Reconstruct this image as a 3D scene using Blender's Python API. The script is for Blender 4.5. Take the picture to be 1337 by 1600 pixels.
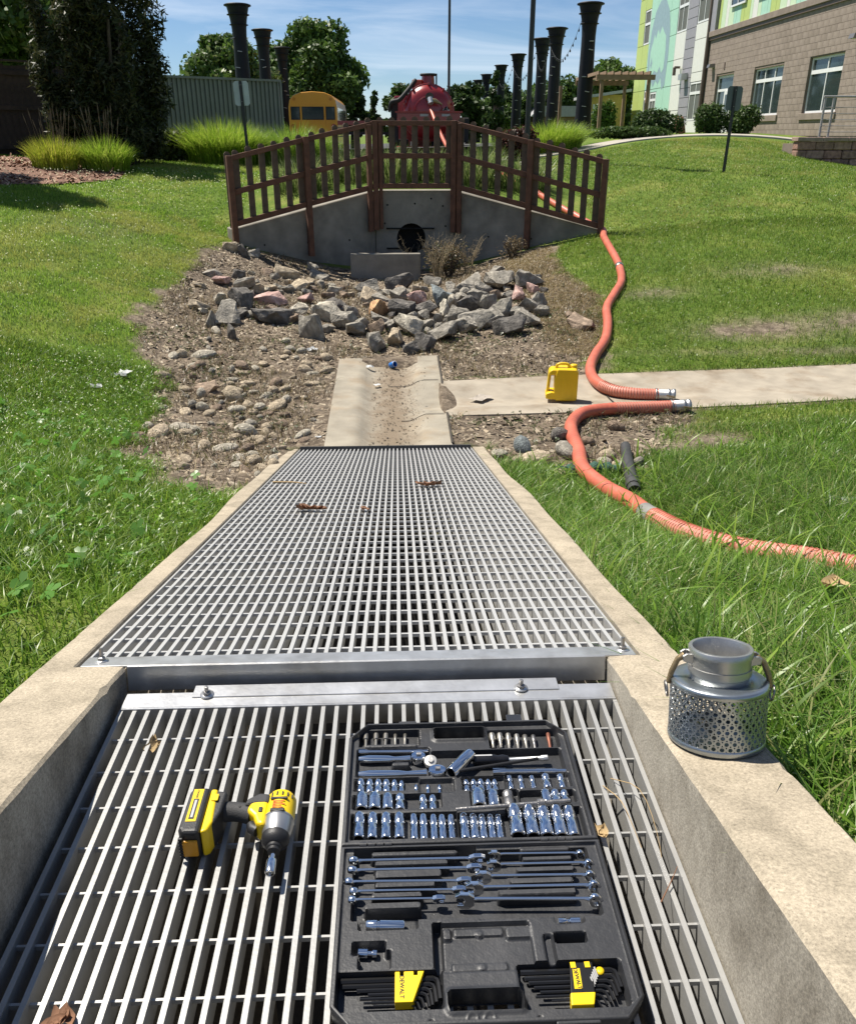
import bpy, bmesh, math, random
import numpy as np
from mathutils import Vector, Matrix, Euler
for o in list(bpy.data.objects): bpy.data.objects.remove(o)
S = bpy.context.scene; COL = S.collection; R = math.radians
rng = np.random.default_rng(7); random.seed(7)
# ------------------------------------------------------------------ camera
cam = bpy.data.cameras.new('camera'); cam.sensor_fit = 'HORIZONTAL'; cam.sensor_width = 36; cam.lens = 36*1300/1337
cam.clip_start = .05; cam.clip_end = 3000
camo = bpy.data.objects.new('camera', cam); COL.objects.link(camo)
CAM = Vector((.07, 0, 1.195)); camo.location = CAM
camo.rotation_euler = (R(90-24.4), 0, R(-2.17)); S.camera = camo
# ------------------------------------------------------------------ world, sun, exposure
SUN_AZ, SUN_EL = R(-52), R(60)          # azimuth measured from +Y towards +X
W = bpy.data.worlds.new('World'); S.world = W; W.use_nodes = True
nt = W.node_tree; nt.nodes.clear(); N = nt.nodes.new; L = nt.links.new
wo = N('ShaderNodeOutputWorld'); bg = N('ShaderNodeBackground'); bg.inputs[1].default_value = .062
sky = N('ShaderNodeTexSky'); sky.sky_type = 'NISHITA'; sky.sun_disc = False
sky.sun_elevation = SUN_EL; sky.sun_rotation = SUN_AZ % (2*math.pi); sky.altitude = 1600; sky.air_density = 1.0; sky.dust_density = 0.0; sky.ozone_density = 6.5
tc = N('ShaderNodeTexCoord'); sep = N('ShaderNodeSeparateXYZ'); L(tc.outputs['Generated'], sep.inputs[0])
mx = N('ShaderNodeMath'); mx.operation = 'MAXIMUM'; L(sep.outputs[2], mx.inputs[0]); mx.inputs[1].default_value = .03
ad = N('ShaderNodeMath'); ad.operation = 'ADD'; L(mx.outputs[0], ad.inputs[0]); ad.inputs[1].default_value = .2
dv = N('ShaderNodeVectorMath'); dv.operation = 'DIVIDE'; cb = N('ShaderNodeCombineXYZ')
for i in range(3): L(ad.outputs[0], cb.inputs[i])
L(tc.outputs['Generated'], dv.inputs[0]); L(cb.outputs[0], dv.inputs[1])
mp = N('ShaderNodeMapping'); mp.inputs['Rotation'].default_value = (0, 0, R(28)); mp.inputs['Scale'].default_value = (.55, 1.5, 0.0); L(dv.outputs[0], mp.inputs[0])
nz = N('ShaderNodeTexNoise'); nz.inputs['Scale'].default_value = 1.25; nz.inputs['Detail'].default_value = 9; nz.inputs['Roughness'].default_value = .58; nz.inputs['Distortion'].default_value = .9; L(mp.outputs[0], nz.inputs[0])
rp = N('ShaderNodeValToRGB'); rp.color_ramp.elements[0].position = .43; rp.color_ramp.elements[1].position = .66; rp.color_ramp.elements[1].color = (.33, .33, .33, 1); L(nz.outputs[0], rp.inputs[0])
mc = N('ShaderNodeMixRGB'); L(rp.outputs[0], mc.inputs[0]); L(sky.outputs[0], mc.inputs[1]); mc.inputs[2].default_value = (10.5, 11.2, 12.2, 1)
L(mc.outputs[0], bg.inputs[0]); L(bg.outputs[0], wo.inputs[0])
sun = bpy.data.lights.new('sun', 'SUN'); sun.energy = 5.0; sun.angle = R(.53); sun.color = (1, .935, .83)
suno = bpy.data.objects.new('sun', sun); COL.objects.link(suno)
SD = Vector((math.sin(SUN_AZ)*math.cos(SUN_EL), math.cos(SUN_AZ)*math.cos(SUN_EL), math.sin(SUN_EL)))
suno.rotation_euler = (-SD).to_track_quat('-Z', 'Y').to_euler()
V = S.view_settings; V.view_transform = 'Standard'; V.look = 'None'; V.exposure = .68; V.gamma = 1; V.use_curve_mapping = False
S.render.engine = 'CYCLES'; S.render.resolution_x = 855; S.render.resolution_y = 1024

# ------------------------------------------------------------------ helpers
def lin(c): return tuple(((v/255)/12.92 if v/255 <= .04045 else ((v/255+.055)/1.055)**2.4) for v in c)
MATS = {}
def pm(name, col, rough=.6, metal=0, var=.15, scale=6, bump=.15, bscale=80, spec=.5, col2=None, c2pos=(.45, .65), c2scale=3, coat=0, trans=0, attr=None, stain=None, uv='Object', detail=6):
    """procedural principled material: base colour with noise variation, optional second colour in patches, fine bump"""
    if name in MATS: return MATS[name]
    m = bpy.data.materials.new(name); MATS[name] = m; m.use_nodes = True; t = m.node_tree; t.nodes.clear(); n = t.nodes.new; l = t.links.new
    out = n('ShaderNodeOutputMaterial'); p = n('ShaderNodeBsdfPrincipled'); l(p.outputs[0], out.inputs[0])
    p.inputs['Roughness'].default_value = rough; p.inputs['Metallic'].default_value = metal; p.inputs['Specular IOR Level'].default_value = spec
    if coat: p.inputs['Coat Weight'].default_value = coat; p.inputs['Coat Roughness'].default_value = .1
    tcn = n('ShaderNodeTexCoord'); src = tcn.outputs[uv]
    if attr:
        a = n('ShaderNodeAttribute'); a.attribute_name = attr; cur = a.outputs['Color']
    else:
        a = n('ShaderNodeRGB'); a.outputs[0].default_value = (*col, 1); cur = a.outputs[0]
    if col2 is not None:
        q = n('ShaderNodeTexNoise'); q.inputs['Scale'].default_value = c2scale; q.inputs['Detail'].default_value = detail; q.inputs['Roughness'].default_value = .62; l(src, q.inputs['Vector'])
        r = n('ShaderNodeMapRange'); r.inputs[1].default_value = c2pos[0]; r.inputs[2].default_value = c2pos[1]; l(q.outputs[0], r.inputs[0])
        x = n('ShaderNodeMixRGB'); l(r.outputs[0], x.inputs[0]); l(cur, x.inputs[1]); x.inputs[2].default_value = (*col2, 1); cur = x.outputs[0]
    if var:
        q = n('ShaderNodeTexNoise'); q.inputs['Scale'].default_value = scale; q.inputs['Detail'].default_value = detail; l(src, q.inputs['Vector'])
        r = n('ShaderNodeMapRange'); r.inputs[1].default_value = .3; r.inputs[2].default_value = .7; r.inputs[3].default_value = 1-var; r.inputs[4].default_value = 1+var; l(q.outputs[0], r.inputs[0])
        h = n('ShaderNodeHueSaturation'); l(r.outputs[0], h.inputs['Value']); l(cur, h.inputs['Color']); cur = h.outputs[0]
    l(cur, p.inputs['Base Color'])
    if bump:
        q = n('ShaderNodeTexNoise'); q.inputs['Scale'].default_value = bscale; q.inputs['Detail'].default_value = 5; l(src, q.inputs['Vector'])
        b = n('ShaderNodeBump'); b.inputs['Strength'].default_value = bump; b.inputs['Distance'].default_value = .02; l(q.outputs[0], b.inputs['Height']); l(b.outputs[0], p.inputs['Normal'])
    if trans:
        tr = n('ShaderNodeBsdfTranslucent'); l(cur, tr.inputs[0]); ms = n('ShaderNodeMixShader'); ms.inputs[0].default_value = trans
        l(p.outputs[0], ms.inputs[1]); l(tr.outputs[0], ms.inputs[2]); l(ms.outputs[0], out.inputs[0])
    return m

class MB:
    """collects faces; build() links them as one mesh object"""
    def __init__(s): s.v = []; s.f = []; s.sm = []
    def add(s, vs, fs, smooth=False):
        k = len(s.v); s.v += [tuple(v) for v in vs]; s.f += [tuple(i+k for i in f) for f in fs]; s.sm += [smooth]*len(fs); return s
    def box(s, x0, y0, z0, x1, y1, z1, M=None):
        vs = [(x, y, z) for z in (z0, z1) for y in (y0, y1) for x in (x0, x1)]
        if M is not None: vs = [M @ Vector(v) for v in vs]
        return s.add(vs, [(0,2,3,1),(4,5,7,6),(0,1,5,4),(2,6,7,3),(0,4,6,2),(1,3,7,5)])
    def cbox(s, c, size, M=None): return s.box(*(c[i]-size[i]/2 for i in range(3)), *(c[i]+size[i]/2 for i in range(3)), M)
    def prism(s, poly, a, b, axis='z', M=None):
        """extrude a 2D outline from a to b along an axis; outline coordinates are the other two axes in order"""
        def mk(p, t): return (p[0], p[1], t) if axis == 'z' else ((p[0], t, p[1]) if axis == 'y' else (t, p[0], p[1]))
        n = len(poly); vs = [mk(p, a) for p in poly]+[mk(p, b) for p in poly]
        if M is not None: vs = [M @ Vector(v) for v in vs]
        fs = [tuple(range(n))[::-1], tuple(range(n, 2*n))]+[(i, (i+1) % n, n+(i+1) % n, n+i) for i in range(n)]
        return s.add(vs, fs)
    def cyl(s, p0, p1, r0, r1=None, n=12, caps=True, smooth=True):
        r1 = r0 if r1 is None else r1; return s.tube([p0, p1], [r0, r1], n, caps, smooth)
    def tube(s, path, rad, n=8, caps=True, smooth=True):
        P = [Vector(p) for p in path]; k = len(P)
        if not hasattr(rad, '__len__'): rad = [rad]*k
        T = [(P[min(i+1, k-1)]-P[max(i-1, 0)]).normalized() for i in range(k)]
        u = T[0].orthogonal().normalized(); vs = []
        for i in range(k):
            u = (u-T[i]*u.dot(T[i])).normalized(); w = T[i].cross(u)
            for j in range(n):
                a = 2*math.pi*j/n; vs.append(P[i]+(u*math.cos(a)+w*math.sin(a))*rad[i])
        fs = [(i*n+j, i*n+(j+1) % n, (i+1)*n+(j+1) % n, (i+1)*n+j) for i in range(k-1) for j in range(n)]
        s.add(vs, fs, smooth)
        if caps: s.add(vs[:n], [tuple(range(n))[::-1]]); s.add(vs[-n:], [tuple(range(n))])
        return s
    def lathe(s, prof, n=24, M=None, smooth=True, caps=False):
        """profile of (radius, height) about local z"""
        vs = [(r*math.cos(2*math.pi*j/n), r*math.sin(2*math.pi*j/n), h) for r, h in prof for j in range(n)]
        if M is not None: vs = [M @ Vector(v) for v in vs]
        k = len(prof); fs = [(i*n+j, i*n+(j+1) % n, (i+1)*n+(j+1) % n, (i+1)*n+j) for i in range(k-1) for j in range(n)]
        s.add(vs, fs, smooth)
        if caps: s.add(vs[:n], [tuple(range(n))[::-1]]); s.add(vs[-n:], [tuple(range(n))])
        return s
    def mesh(s, name):
        m = bpy.data.meshes.new(name); m.from_pydata(s.v, [], s.f); m.polygons.foreach_set('use_smooth', s.sm); m.update()
        return m
    def build(s, name, mat, parent=None, bevel=0, seg=2, loc=None, rot=None, recalc=True, sharp=None):
        m = s.mesh(name)
        if recalc:
            b = bmesh.new(); b.from_mesh(m); bmesh.ops.recalc_face_normals(b, faces=b.faces); b.to_mesh(m); b.free()
        if sharp: m.polygons.foreach_set('use_smooth', [True]*len(m.polygons)); m.set_sharp_from_angle(angle=R(sharp))
        return link(name, m, mat, parent, bevel, seg, loc, rot)
def link(name, m, mat, parent=None, bevel=0, seg=2, loc=None, rot=None):
    if mat is not None and not len(m.materials): m.materials.append(mat)
    o = bpy.data.objects.new(name, m); COL.objects.link(o)
    if parent is not None: o.parent = parent
    if loc is not None: o.location = loc
    if rot is not None: o.rotation_euler = rot
    if bevel:
        d = o.modifiers.new('bevel', 'BEVEL'); d.width = bevel; d.segments = seg; d.limit_method = 'ANGLE'; d.angle_limit = R(35)
    return o
def tag(o, label=None, cat=None, group=None, kind=None):
    if label: o['label'] = label
    if cat: o['category'] = cat
    if group: o['group'] = group
    if kind: o['kind'] = kind
    return o
def thing(name, label, cat, loc=(0,0,0), rot=(0,0,0), group=None):
    o = bpy.data.objects.new(name, None); COL.objects.link(o); o.location = loc; o.rotation_euler = rot; o.empty_display_size = .1
    return tag(o, label, cat, group)
def npmesh(name, verts, tris, mat, cols=None, parent=None, smooth=False):
    """fast mesh from numpy arrays, optional per-vertex colour attribute 'tint'"""
    m = bpy.data.meshes.new(name); m.vertices.add(len(verts)); m.vertices.foreach_set('co', np.ascontiguousarray(verts, np.float32).ravel())
    k = tris.shape[1]; m.loops.add(tris.size); m.loops.foreach_set('vertex_index', np.ascontiguousarray(tris, np.int32).ravel())
    m.polygons.add(len(tris)); m.polygons.foreach_set('loop_start', np.arange(0, tris.size, k, dtype=np.int32))
    if smooth: m.polygons.foreach_set('use_smooth', np.ones(len(tris), bool))
    m.update(calc_edges=True)
    if cols is not None:
        a = m.attributes.new('tint', 'FLOAT_COLOR', 'POINT'); c = np.ones((len(verts), 4), np.float32); c[:, :3] = cols; a.data.foreach_set('color', c.ravel())
    return link(name, m, mat, parent)
ORD = ['first','second','third','fourth','fifth','sixth','seventh','eighth','ninth','tenth','eleventh','twelfth','thirteenth','fourteenth','fifteenth','sixteenth','seventeenth','eighteenth']
def vnoise(x, y, s=1.0, seed=0):
    """cheap smooth value noise in 2D (numpy)"""
    x = np.asarray(x, float)*s+seed*17.3; y = np.asarray(y, float)*s+seed*9.1
    i = np.floor(x); j = np.floor(y); fx = x-i; fy = y-j; fx = fx*fx*(3-2*fx); fy = fy*fy*(3-2*fy)
    def h(a, b): q = np.sin(a*127.1+b*311.7+seed)*43758.5453; return q-np.floor(q)
    return (h(i,j)*(1-fx)+h(i+1,j)*fx)*(1-fy)+(h(i,j+1)*(1-fx)+h(i+1,j+1)*fx)*fy
def fbm(x, y, s=1.0, seed=0): return .5*vnoise(x,y,s,seed)+.27*vnoise(x,y,s*2.1,seed+3)+.15*vnoise(x,y,s*4.3,seed+5)+.08*vnoise(x,y,s*8.7,seed+8)
def in_poly(x, y, poly):
    r = np.zeros(x.shape, bool); n = len(poly)
    for i in range(n):
        (x0, y0), (x1, y1) = poly[i], poly[(i+1) % n]
        c = ((y0 > y) != (y1 > y)); r ^= c & (x < (x1-x0)*(y-y0)/((y1-y0) if y1 != y0 else 1e-9)+x0)
    return r
def poly_dist(x, y, poly):
    d = np.full(x.shape, 1e9); n = len(poly)
    for i in range(n):
        ax, ay = poly[i]; bx, by = poly[(i+1) % n]; dx, dy = bx-ax, by-ay
        t = np.clip(((x-ax)*dx+(y-ay)*dy)/(dx*dx+dy*dy+1e-12), 0, 1); d = np.minimum(d, np.hypot(x-ax-t*dx, y-ay-t*dy))
    return d
def spline(pts, n):
    """Catmull-Rom through points, n samples"""
    P = np.array(pts, float); Q = np.vstack([2*P[0]-P[1], P, 2*P[-1]-P[-2]]); k = len(P)-1; out = []
    for t in np.linspace(0, k-1e-9, n):
        i = int(t); f = t-i; a, b, c, d = Q[i:i+4]
        out.append(.5*((2*b)+(c-a)*f+(2*a-5*b+4*c-d)*f*f+(3*b-a-3*c+d)*f**3))
    return np.array(out)
CF = (R(24.4), R(2.17)); 
def in_view(x, y, z, mar=.18):
    """keep scattered plants roughly where the photograph and a step to its side can see them"""
    cp, sp, cy, sy = math.cos(CF[0]), math.sin(CF[0]), math.cos(CF[1]), math.sin(CF[1])
    dx, dy, dz = x-CAM.x, y-CAM.y, z-CAM.z
    d = dx*sy*cp+dy*cy*cp-dz*sp; r = dx*cy-dy*sy; u = dx*sy*sp+dy*cy*sp+dz*cp
    return (d > .3) & (np.abs(r/d) < .514*(1+mar)) & (np.abs(u/d) < .615*(1+mar))
# ------------------------------------------------------------------ terrain heights (metres, z=0 is the lower grating)
SIDE = [(-.95,0,.38),(-.95,1.5,.02),(-.95,3,-.35),(-.95,4.5,-.71),(-.95,5.6,-.93),(-2,0,.42),(-2,2,.05),(-2,4,-.45),(-2,5.5,-.8),
 (-4,2,.2),(-4,5,-.4),(-7,3,.4),(-7,8,.1),(-12,5,.7),(-12,15,.9),(-1,6.3,-1.05),(-1,7.5,-1.05),(-1,9,-1.02),(-2,7,-1.0),(-2,9,-.95),
 (-2.9,7,-.85),(-3,9,-.75),(-2.5,11,-.72),(-4,8,-.5),(-4.5,11,-.2),(-4,13.5,0),(-6,13,.25),(-6,17,.55),(-8,20,.75),(-4,20,.6),(-3.3,14.3,-.2),
 (0,6.3,-1.1),(0,9,-1.1),(.3,10.5,-1.0),(.3,12,-.95),(.95,0,.25),(.95,1.5,-.08),(.95,3,-.5),(1,4.5,-.93),(1,6,-1.06),(1.5,7.5,-1.08),
 (2,5,-.98),(2.1,3.7,-.75),(3.5,3,-.5),(3.5,5,-.85),(3,7.5,-1.07),(5,8,-1.05),(5,6,-.85),(8,6,-.7),(8,9,-.8),(3,1,-.1),(6,2,0),(12,5,.3),
 (1.5,9.3,-1.0),(2.3,10,-.85),(3,9.3,-.92),(5,10,-.75),(3.5,12,-.5),(3.4,14.2,-.25),(6,14,-.05),(7.2,18.5,.5),(5,18,.45),(9,16,.3),(8,22,.95),
 (11,20,.45),(11.3,21.3,.45),(13,21,.35),(10.5,25,1.12),(13,30,1.15),(7,26,1.12),(20,15,.8),(0,30,.25),(-8,30,.5),(8,35,1.2),(14,40,1.2),(0,45,.15),(-15,30,.6),
 (-20,50,.2),(0,80,.2),(20,80,1),(40,40,1.2),(-40,20,.8),(-30,0,.8),(30,0,.8),(0,130,.2),(-70,130,.3),(80,130,.8),(-80,40,.4),(80,40,1.2),(70,-10,.8),(-70,-10,.8),(0,-10,1.2)]
PIT_PTS = [(-1.3,13.5,-.85),(0,14.8,-.98),(.6,15.3,-.98),(1.5,13.5,-.8),(2.3,13.3,-.6),(-2,12.5,-.7),(-2.55,14.0,-.4)]
BACK_PTS = [(0,15.6,.3),(.8,15.6,.3),(-1.3,15.2,.05),(2,15.2,.0),(-2.55,14.4,-.33),(3.4,14.4,-.2),(0,18,.4),(0,22,.45),(3,20,.5),(-2,19,.5)]
def tps_fit(pts):
    p = np.array(pts, float); n = len(p)
    d = np.hypot(p[:,None,0]-p[None,:,0], p[:,None,1]-p[None,:,1])
    K = d*d*np.log(d+1e-9) + np.eye(n)*.02
    A = np.zeros((n+3,n+3)); A[:n,:n] = K; A[:n,n] = 1; A[:n,n+1:] = p[:,:2]; A[n:,:n] = A[:n,n:].T
    b = np.zeros(n+3); b[:n] = p[:,2]
    return p, np.linalg.solve(A, b)
def tps_eval(fit, x, y):
    p, w = fit; n = len(p); z = np.full(x.shape, w[n]) + w[n+1]*x + w[n+2]*y
    for i in range(n):
        d2 = (x-p[i,0])**2 + (y-p[i,1])**2
        z = z + w[i]*.5*d2*np.log(d2+1e-12)
    return z
FIT_F = tps_fit(SIDE+PIT_PTS); FIT_B = tps_fit(SIDE+BACK_PTS)
HW = [(-2.52,14.1),(-.26,15.2),(1.10,15.2),(3.40,14.1)]       # front face line of the headwall
def hw_line(x): return np.interp(x, [p[0] for p in HW], [p[1] for p in HW])
def sstep(a, b, t):
    t = np.clip((t-a)/(b-a), 0, 1); return t*t*(3-2*t)
def ground(x, y):
    x = np.asarray(x, float); y = np.asarray(y, float)
    xc = np.clip(x, -78, 78); yc = np.clip(y, -9, 128)
    f = tps_eval(FIT_F, xc, yc); b = tps_eval(FIT_B, xc, yc)
    k = sstep(.22, .30, y-hw_line(x))
    side = sstep(0, .5, np.abs(x-.44)-2.96)          # past the wing ends the two surfaces blend gently
    k = k*(1-side) + side*sstep(-1.2, 1.2, y-hw_line(x))
    return f*(1-k)+b*k
BARE = [(-2.86,9.33),(-2.84,11.04),(-2.80,12.27),(-2.65,13.67),(-2.18,14.14),(0.30,15.3),(2.19,14.5),(2.62,14.15),(2.53,12.52),(2.73,10.87),(2.66,9.99),(2.31,9.09),(1.95,8.27),(0.53,8.10),(0.51,7.00),(1.45,7.15),(1.54,7.04),(2.66,7.12),(2.64,6.82),(2.30,6.50),(2.26,6.07),(1.89,5.80),(1.51,5.61),(0.89,5.55),(0.65,6.26),(-0.69,6.13),(-0.82,4.52),(-1.03,4.54),(-1.45,5.02),(-1.93,5.70),(-2.04,7.10),(-2.43,8.42)]
SPUR = [(.42,6.99),(1.9,7.06),(3.2,7.2),(4.4,7.36),(7.5,7.9),(7.5,9.2),(4.97,8.57),(3.2,8.42),(1.9,8.3),(.42,8.11)]
APRON = [(-.52,6.22),(.51,6.22),(.53,9.16),(-.565,9.03)]
MULCH = [(-11,14.6),(-6.3,14.9),(-5.5,15.9),(-5.0,16.8),(-5.4,19.5),(-12,19.5)]
def lawn_w(x, y):
    """1 on lawn, 0 on bare soil; ragged edge"""
    inb = in_poly(x, y, BARE); d = poly_dist(x, y, BARE); sd = np.where(inb, -d, d)+(fbm(x, y, 3.2, 2)-.5)*.75
    w = sstep(-.10, .16, sd)
    # worn, dry patches of the right-hand bank
    for (cx, cy, rx, ry, k) in ((4.3,9.5,.75,.30,1.2),(5.9,9.7,1.1,.32,1.1),(3.4,10.9,.5,.25,.7),(5.2,11.5,.8,.3,.7),(2.5,6.25,.75,.36,1.0),(-4.2,13.6,1.0,1.2,.35),(4.6,8.9,2.2,.10,.6)):
        w = w*(1-k*np.exp(-(((x-cx)/rx)**2+((y-cy)/ry)**2))*(.5+fbm(x, y, 4, 6)))
    return np.clip(w, 0, 1)
# ------------------------------------------------------------------ ground sheet
def axis(lo, hi, step, far_lo, far_hi):
    a = list(np.arange(lo, hi+1e-6, step)); s = step
    while a[-1] < far_hi: s *= 1.16; a.append(a[-1]+s)
    s = step
    while a[0] > far_lo: s *= 1.16; a.insert(0, a[0]-s)
    return np.array(a)
gx = axis(-4, 6, .065, -900, 900); gy = axis(.3, 16, .065, -40, 2500)
GX, GY = np.meshgrid(gx, gy); GZ = ground(GX, GY)
near = np.exp(-((np.maximum(0, np.hypot(GX, GY-8)-9))/6)**2)
GZ = GZ+near*((fbm(GX, GY, 1.3, 1)-.5)*.05+(fbm(GX, GY, 6, 4)-.5)*.035*(1-.7*lawn_w(GX, GY)))
inch = (GX > -.74) & (GX < .70) & (GY < 6.2); GZ = np.where(inch, np.minimum(GZ, -2.4), GZ)
apr = in_poly(GX, GY, [(-.46,6.0),(.45,6.0),(.47,9.1),(-.50,8.98)]) & (GY < 8.84+.25*(fbm(GX, GY, 5, 61)-.35)); GZ = np.where(apr, np.minimum(GZ, -1.25), GZ)
spr = in_poly(GX, GY, SPUR) & (poly_dist(GX, GY, SPUR) > .04); GZ = np.where(in_poly(GX, GY, SPUR), GZ-.14, GZ)
ds = np.where(in_poly(GX, GY, SPUR), 0, poly_dist(GX, GY, SPUR)); zs_ = np.interp(GX, [.5,2,4,7.6], [-1.05,-1.05,-1.05,-1.0])-.012
GZ = np.where(spr, GZ, GZ+(zs_-GZ)*np.exp(-(ds/.25)**2)*(GX > .5)*(GX < 7))
da = np.where(in_poly(GX, GY, APRON), 0, poly_dist(GX, GY, APRON)); GZ = np.where(apr | inch, GZ, GZ+(-1.052-GZ)*np.exp(-(da/.2)**2)*(GY > 6.1))
LW = lawn_w(GX, GY)*sstep(.02,.10,np.minimum(ds, da))
nx, ny = len(gx), len(gy); idx = np.arange(nx*ny).reshape(ny, nx)
tris = np.stack([idx[:-1,:-1], idx[:-1,1:], idx[1:,1:], idx[1:,:-1]], -1).reshape(-1, 4)
m = bpy.data.materials.new('soil_and_turf'); m.use_nodes = True; t = m.node_tree; n = t.nodes.new; l = t.links.new; P = t.nodes['Principled BSDF']; P.inputs['Roughness'].default_value = .95; P.inputs['Specular IOR Level'].default_value = .15
at = n('ShaderNodeAttribute'); at.attribute_name = 'tint'; gt = n('ShaderNodeTexCoord')
def nsx(sc, det=7, ro=.6):
    q = n('ShaderNodeTexNoise'); q.inputs['Scale'].default_value = sc; q.inputs['Detail'].default_value = det; q.inputs['Roughness'].default_value = ro; l(gt.outputs['Object'], q.inputs['Vector']); return q.outputs[0]
def ramp(src, stops):
    r = n('ShaderNodeValToRGB'); e = r.color_ramp.elements
    while len(e) < len(stops): e.new(.5)
    for i, (p_, c) in enumerate(stops): e[i].position = p_; e[i].color = (*c, 1)
    l(src, r.inputs[0]); return r.outputs[0]
soil = ramp(nsx(8, 10, .75), [(.30, (.06,.047,.035)), (.46, (.135,.106,.078)), (.58, (.235,.19,.14)), (.74, (.36,.30,.22))])
turf = ramp(nsx(1.1, 9, .65), [(.3, (.06,.11,.016)), (.5, (.105,.165,.025)), (.62, (.175,.215,.045)), (.78, (.30,.27,.10))])
fine = nsx(42, 4, .7); hs = n('ShaderNodeHueSaturation'); mr = n('ShaderNodeMapRange'); mr.inputs[1].default_value = .3; mr.inputs[2].default_value = .7; mr.inputs[3].default_value = .55; mr.inputs[4].default_value = 1.4; l(fine, mr.inputs[0]); l(mr.outputs[0], hs.inputs['Value'])
mxn = n('ShaderNodeMixRGB'); l(at.outputs['Fac'], mxn.inputs[0]); l(soil, mxn.inputs[1]); l(turf, mxn.inputs[2]); l(mxn.outputs[0], hs.inputs['Color']); l(hs.outputs[0], P.inputs['Base Color'])
bp = n('ShaderNodeBump'); bp.inputs['Strength'].default_value = .7; bp.inputs['Distance'].default_value = .03; l(nsx(55, 6, .7), bp.inputs['Height']); l(bp.outputs[0], P.inputs['Normal'])
g = npmesh('ground', np.stack([GX, GY, GZ], -1).reshape(-1, 3), tris, m, np.repeat(LW.reshape(-1, 1), 3, 1), smooth=True); g['kind'] = 'structure'
def gz(x, y): return float(ground(np.array([x]), np.array([y]))[0])
def surf(x, y):
    """actual sheet height: bilinear lookup in the grid"""
    x = np.atleast_1d(np.asarray(x, float)); y = np.atleast_1d(np.asarray(y, float))
    i = np.clip(np.searchsorted(gx, x)-1, 0, nx-2); j = np.clip(np.searchsorted(gy, y)-1, 0, ny-2)
    fx = (x-gx[i])/(gx[i+1]-gx[i]); fy = (y-gy[j])/(gy[j+1]-gy[j])
    return (GZ[j,i]*(1-fx)+GZ[j,i+1]*fx)*(1-fy)+(GZ[j+1,i]*(1-fx)+GZ[j+1,i+1]*fx)*fy
# ------------------------------------------------------------------ concrete pans in the ditch
M_PAN = pm('weathered_pan_concrete', (.33,.29,.23), .9, var=.16, scale=5, bump=.25, bscale=120, col2=(.23,.18,.125), c2pos=(.5,.72), c2scale=2.2, spec=.2)
M_PAN2 = pm('silted_pan_concrete', (.30,.27,.215), .92, var=.16, scale=5, bump=.3, bscale=120, col2=(.27,.215,.15), c2pos=(.5,.72), c2scale=3, spec=.2)
def silt(m):   # silt and leaf crumbs lie along the bottom of the dish
    t = m.node_tree; n = t.nodes.new; l = t.links.new; P = [q for q in t.nodes if q.type == 'BSDF_PRINCIPLED'][0]; old = P.inputs['Base Color'].links[0].from_socket
    tcn = n('ShaderNodeTexCoord'); sx = n('ShaderNodeSeparateXYZ'); l(tcn.outputs['Object'], sx.inputs[0]); a = n('ShaderNodeMath'); a.operation = 'ADD'; l(sx.outputs[0], a.inputs[0]); a.inputs[1].default_value = -.02; b = n('ShaderNodeMath'); b.operation = 'ABSOLUTE'; l(a.outputs[0], b.inputs[0])
    q = n('ShaderNodeTexNoise'); q.inputs['Scale'].default_value = 6; q.inputs['Detail'].default_value = 9; q.inputs['Roughness'].default_value = .75; l(tcn.outputs['Object'], q.inputs['Vector'])
    s_ = n('ShaderNodeMath'); s_.operation = 'MULTIPLY_ADD'; l(q.outputs[0], s_.inputs[0]); s_.inputs[1].default_value = .75; l(b.outputs[0], s_.inputs[2])
    r = n('ShaderNodeMapRange'); r.inputs[1].default_value = .64; r.inputs[2].default_value = .42; l(s_.outputs[0], r.inputs[0])
    x = n('ShaderNodeMixRGB'); l(r.outputs[0], x.inputs[0]); l(old, x.inputs[1]); x.inputs[2].default_value = (.20,.158,.112,1); l(x.outputs[0], P.inputs['Base Color'])
silt(M_PAN2)
def pan(name, fn, nu, nv, thick=.12):
    us = np.linspace(0, 1, nu); vs = np.linspace(0, 1, nv); P3 = np.array([[fn(u, v) for u in us] for v in vs]).reshape(-1, 3)
    k = len(P3); lo = P3.copy(); lo[:, 2] -= thick; ii = np.arange(k).reshape(nv, nu)
    q = [tuple(a) for a in np.stack([ii[:-1,:-1], ii[:-1,1:], ii[1:,1:], ii[1:,:-1]], -1).reshape(-1, 4)]
    edge = list(ii[0,:])+list(ii[1:,-1])+list(ii[-1,-2::-1])+list(ii[-2:0:-1,0])
    fs = q+[(a, edge[(i+1) % len(edge)], edge[(i+1) % len(edge)]+k, a+k) for i, a in enumerate(edge)]
    b = MB(); b.add(np.vstack([P3, lo]), fs, True); return b.build(name, M_PAN if name != 'drain_pan' else M_PAN2, None, sharp=40)
def f_apron(u, v):
    y = 6.215+v*(2.83+.12*u); x = -.515-.045*v+u*(1.015+.07*v)
    dish = -.065*sstep(.21,.36,u)*(1-sstep(.66,.82,u)*max(0, 1-1.4*max(0, 1-abs(y-7.55)/.55)))
    notch = .05*max(0, 1-abs((y-7.5)/.5))*max(0, (u-.55)/.45)
    return (x, y, -1.045+dish+.002*math.sin(7*u+3*v))
tag(pan('drain_pan', f_apron, 26, 40), kind='structure')
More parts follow.
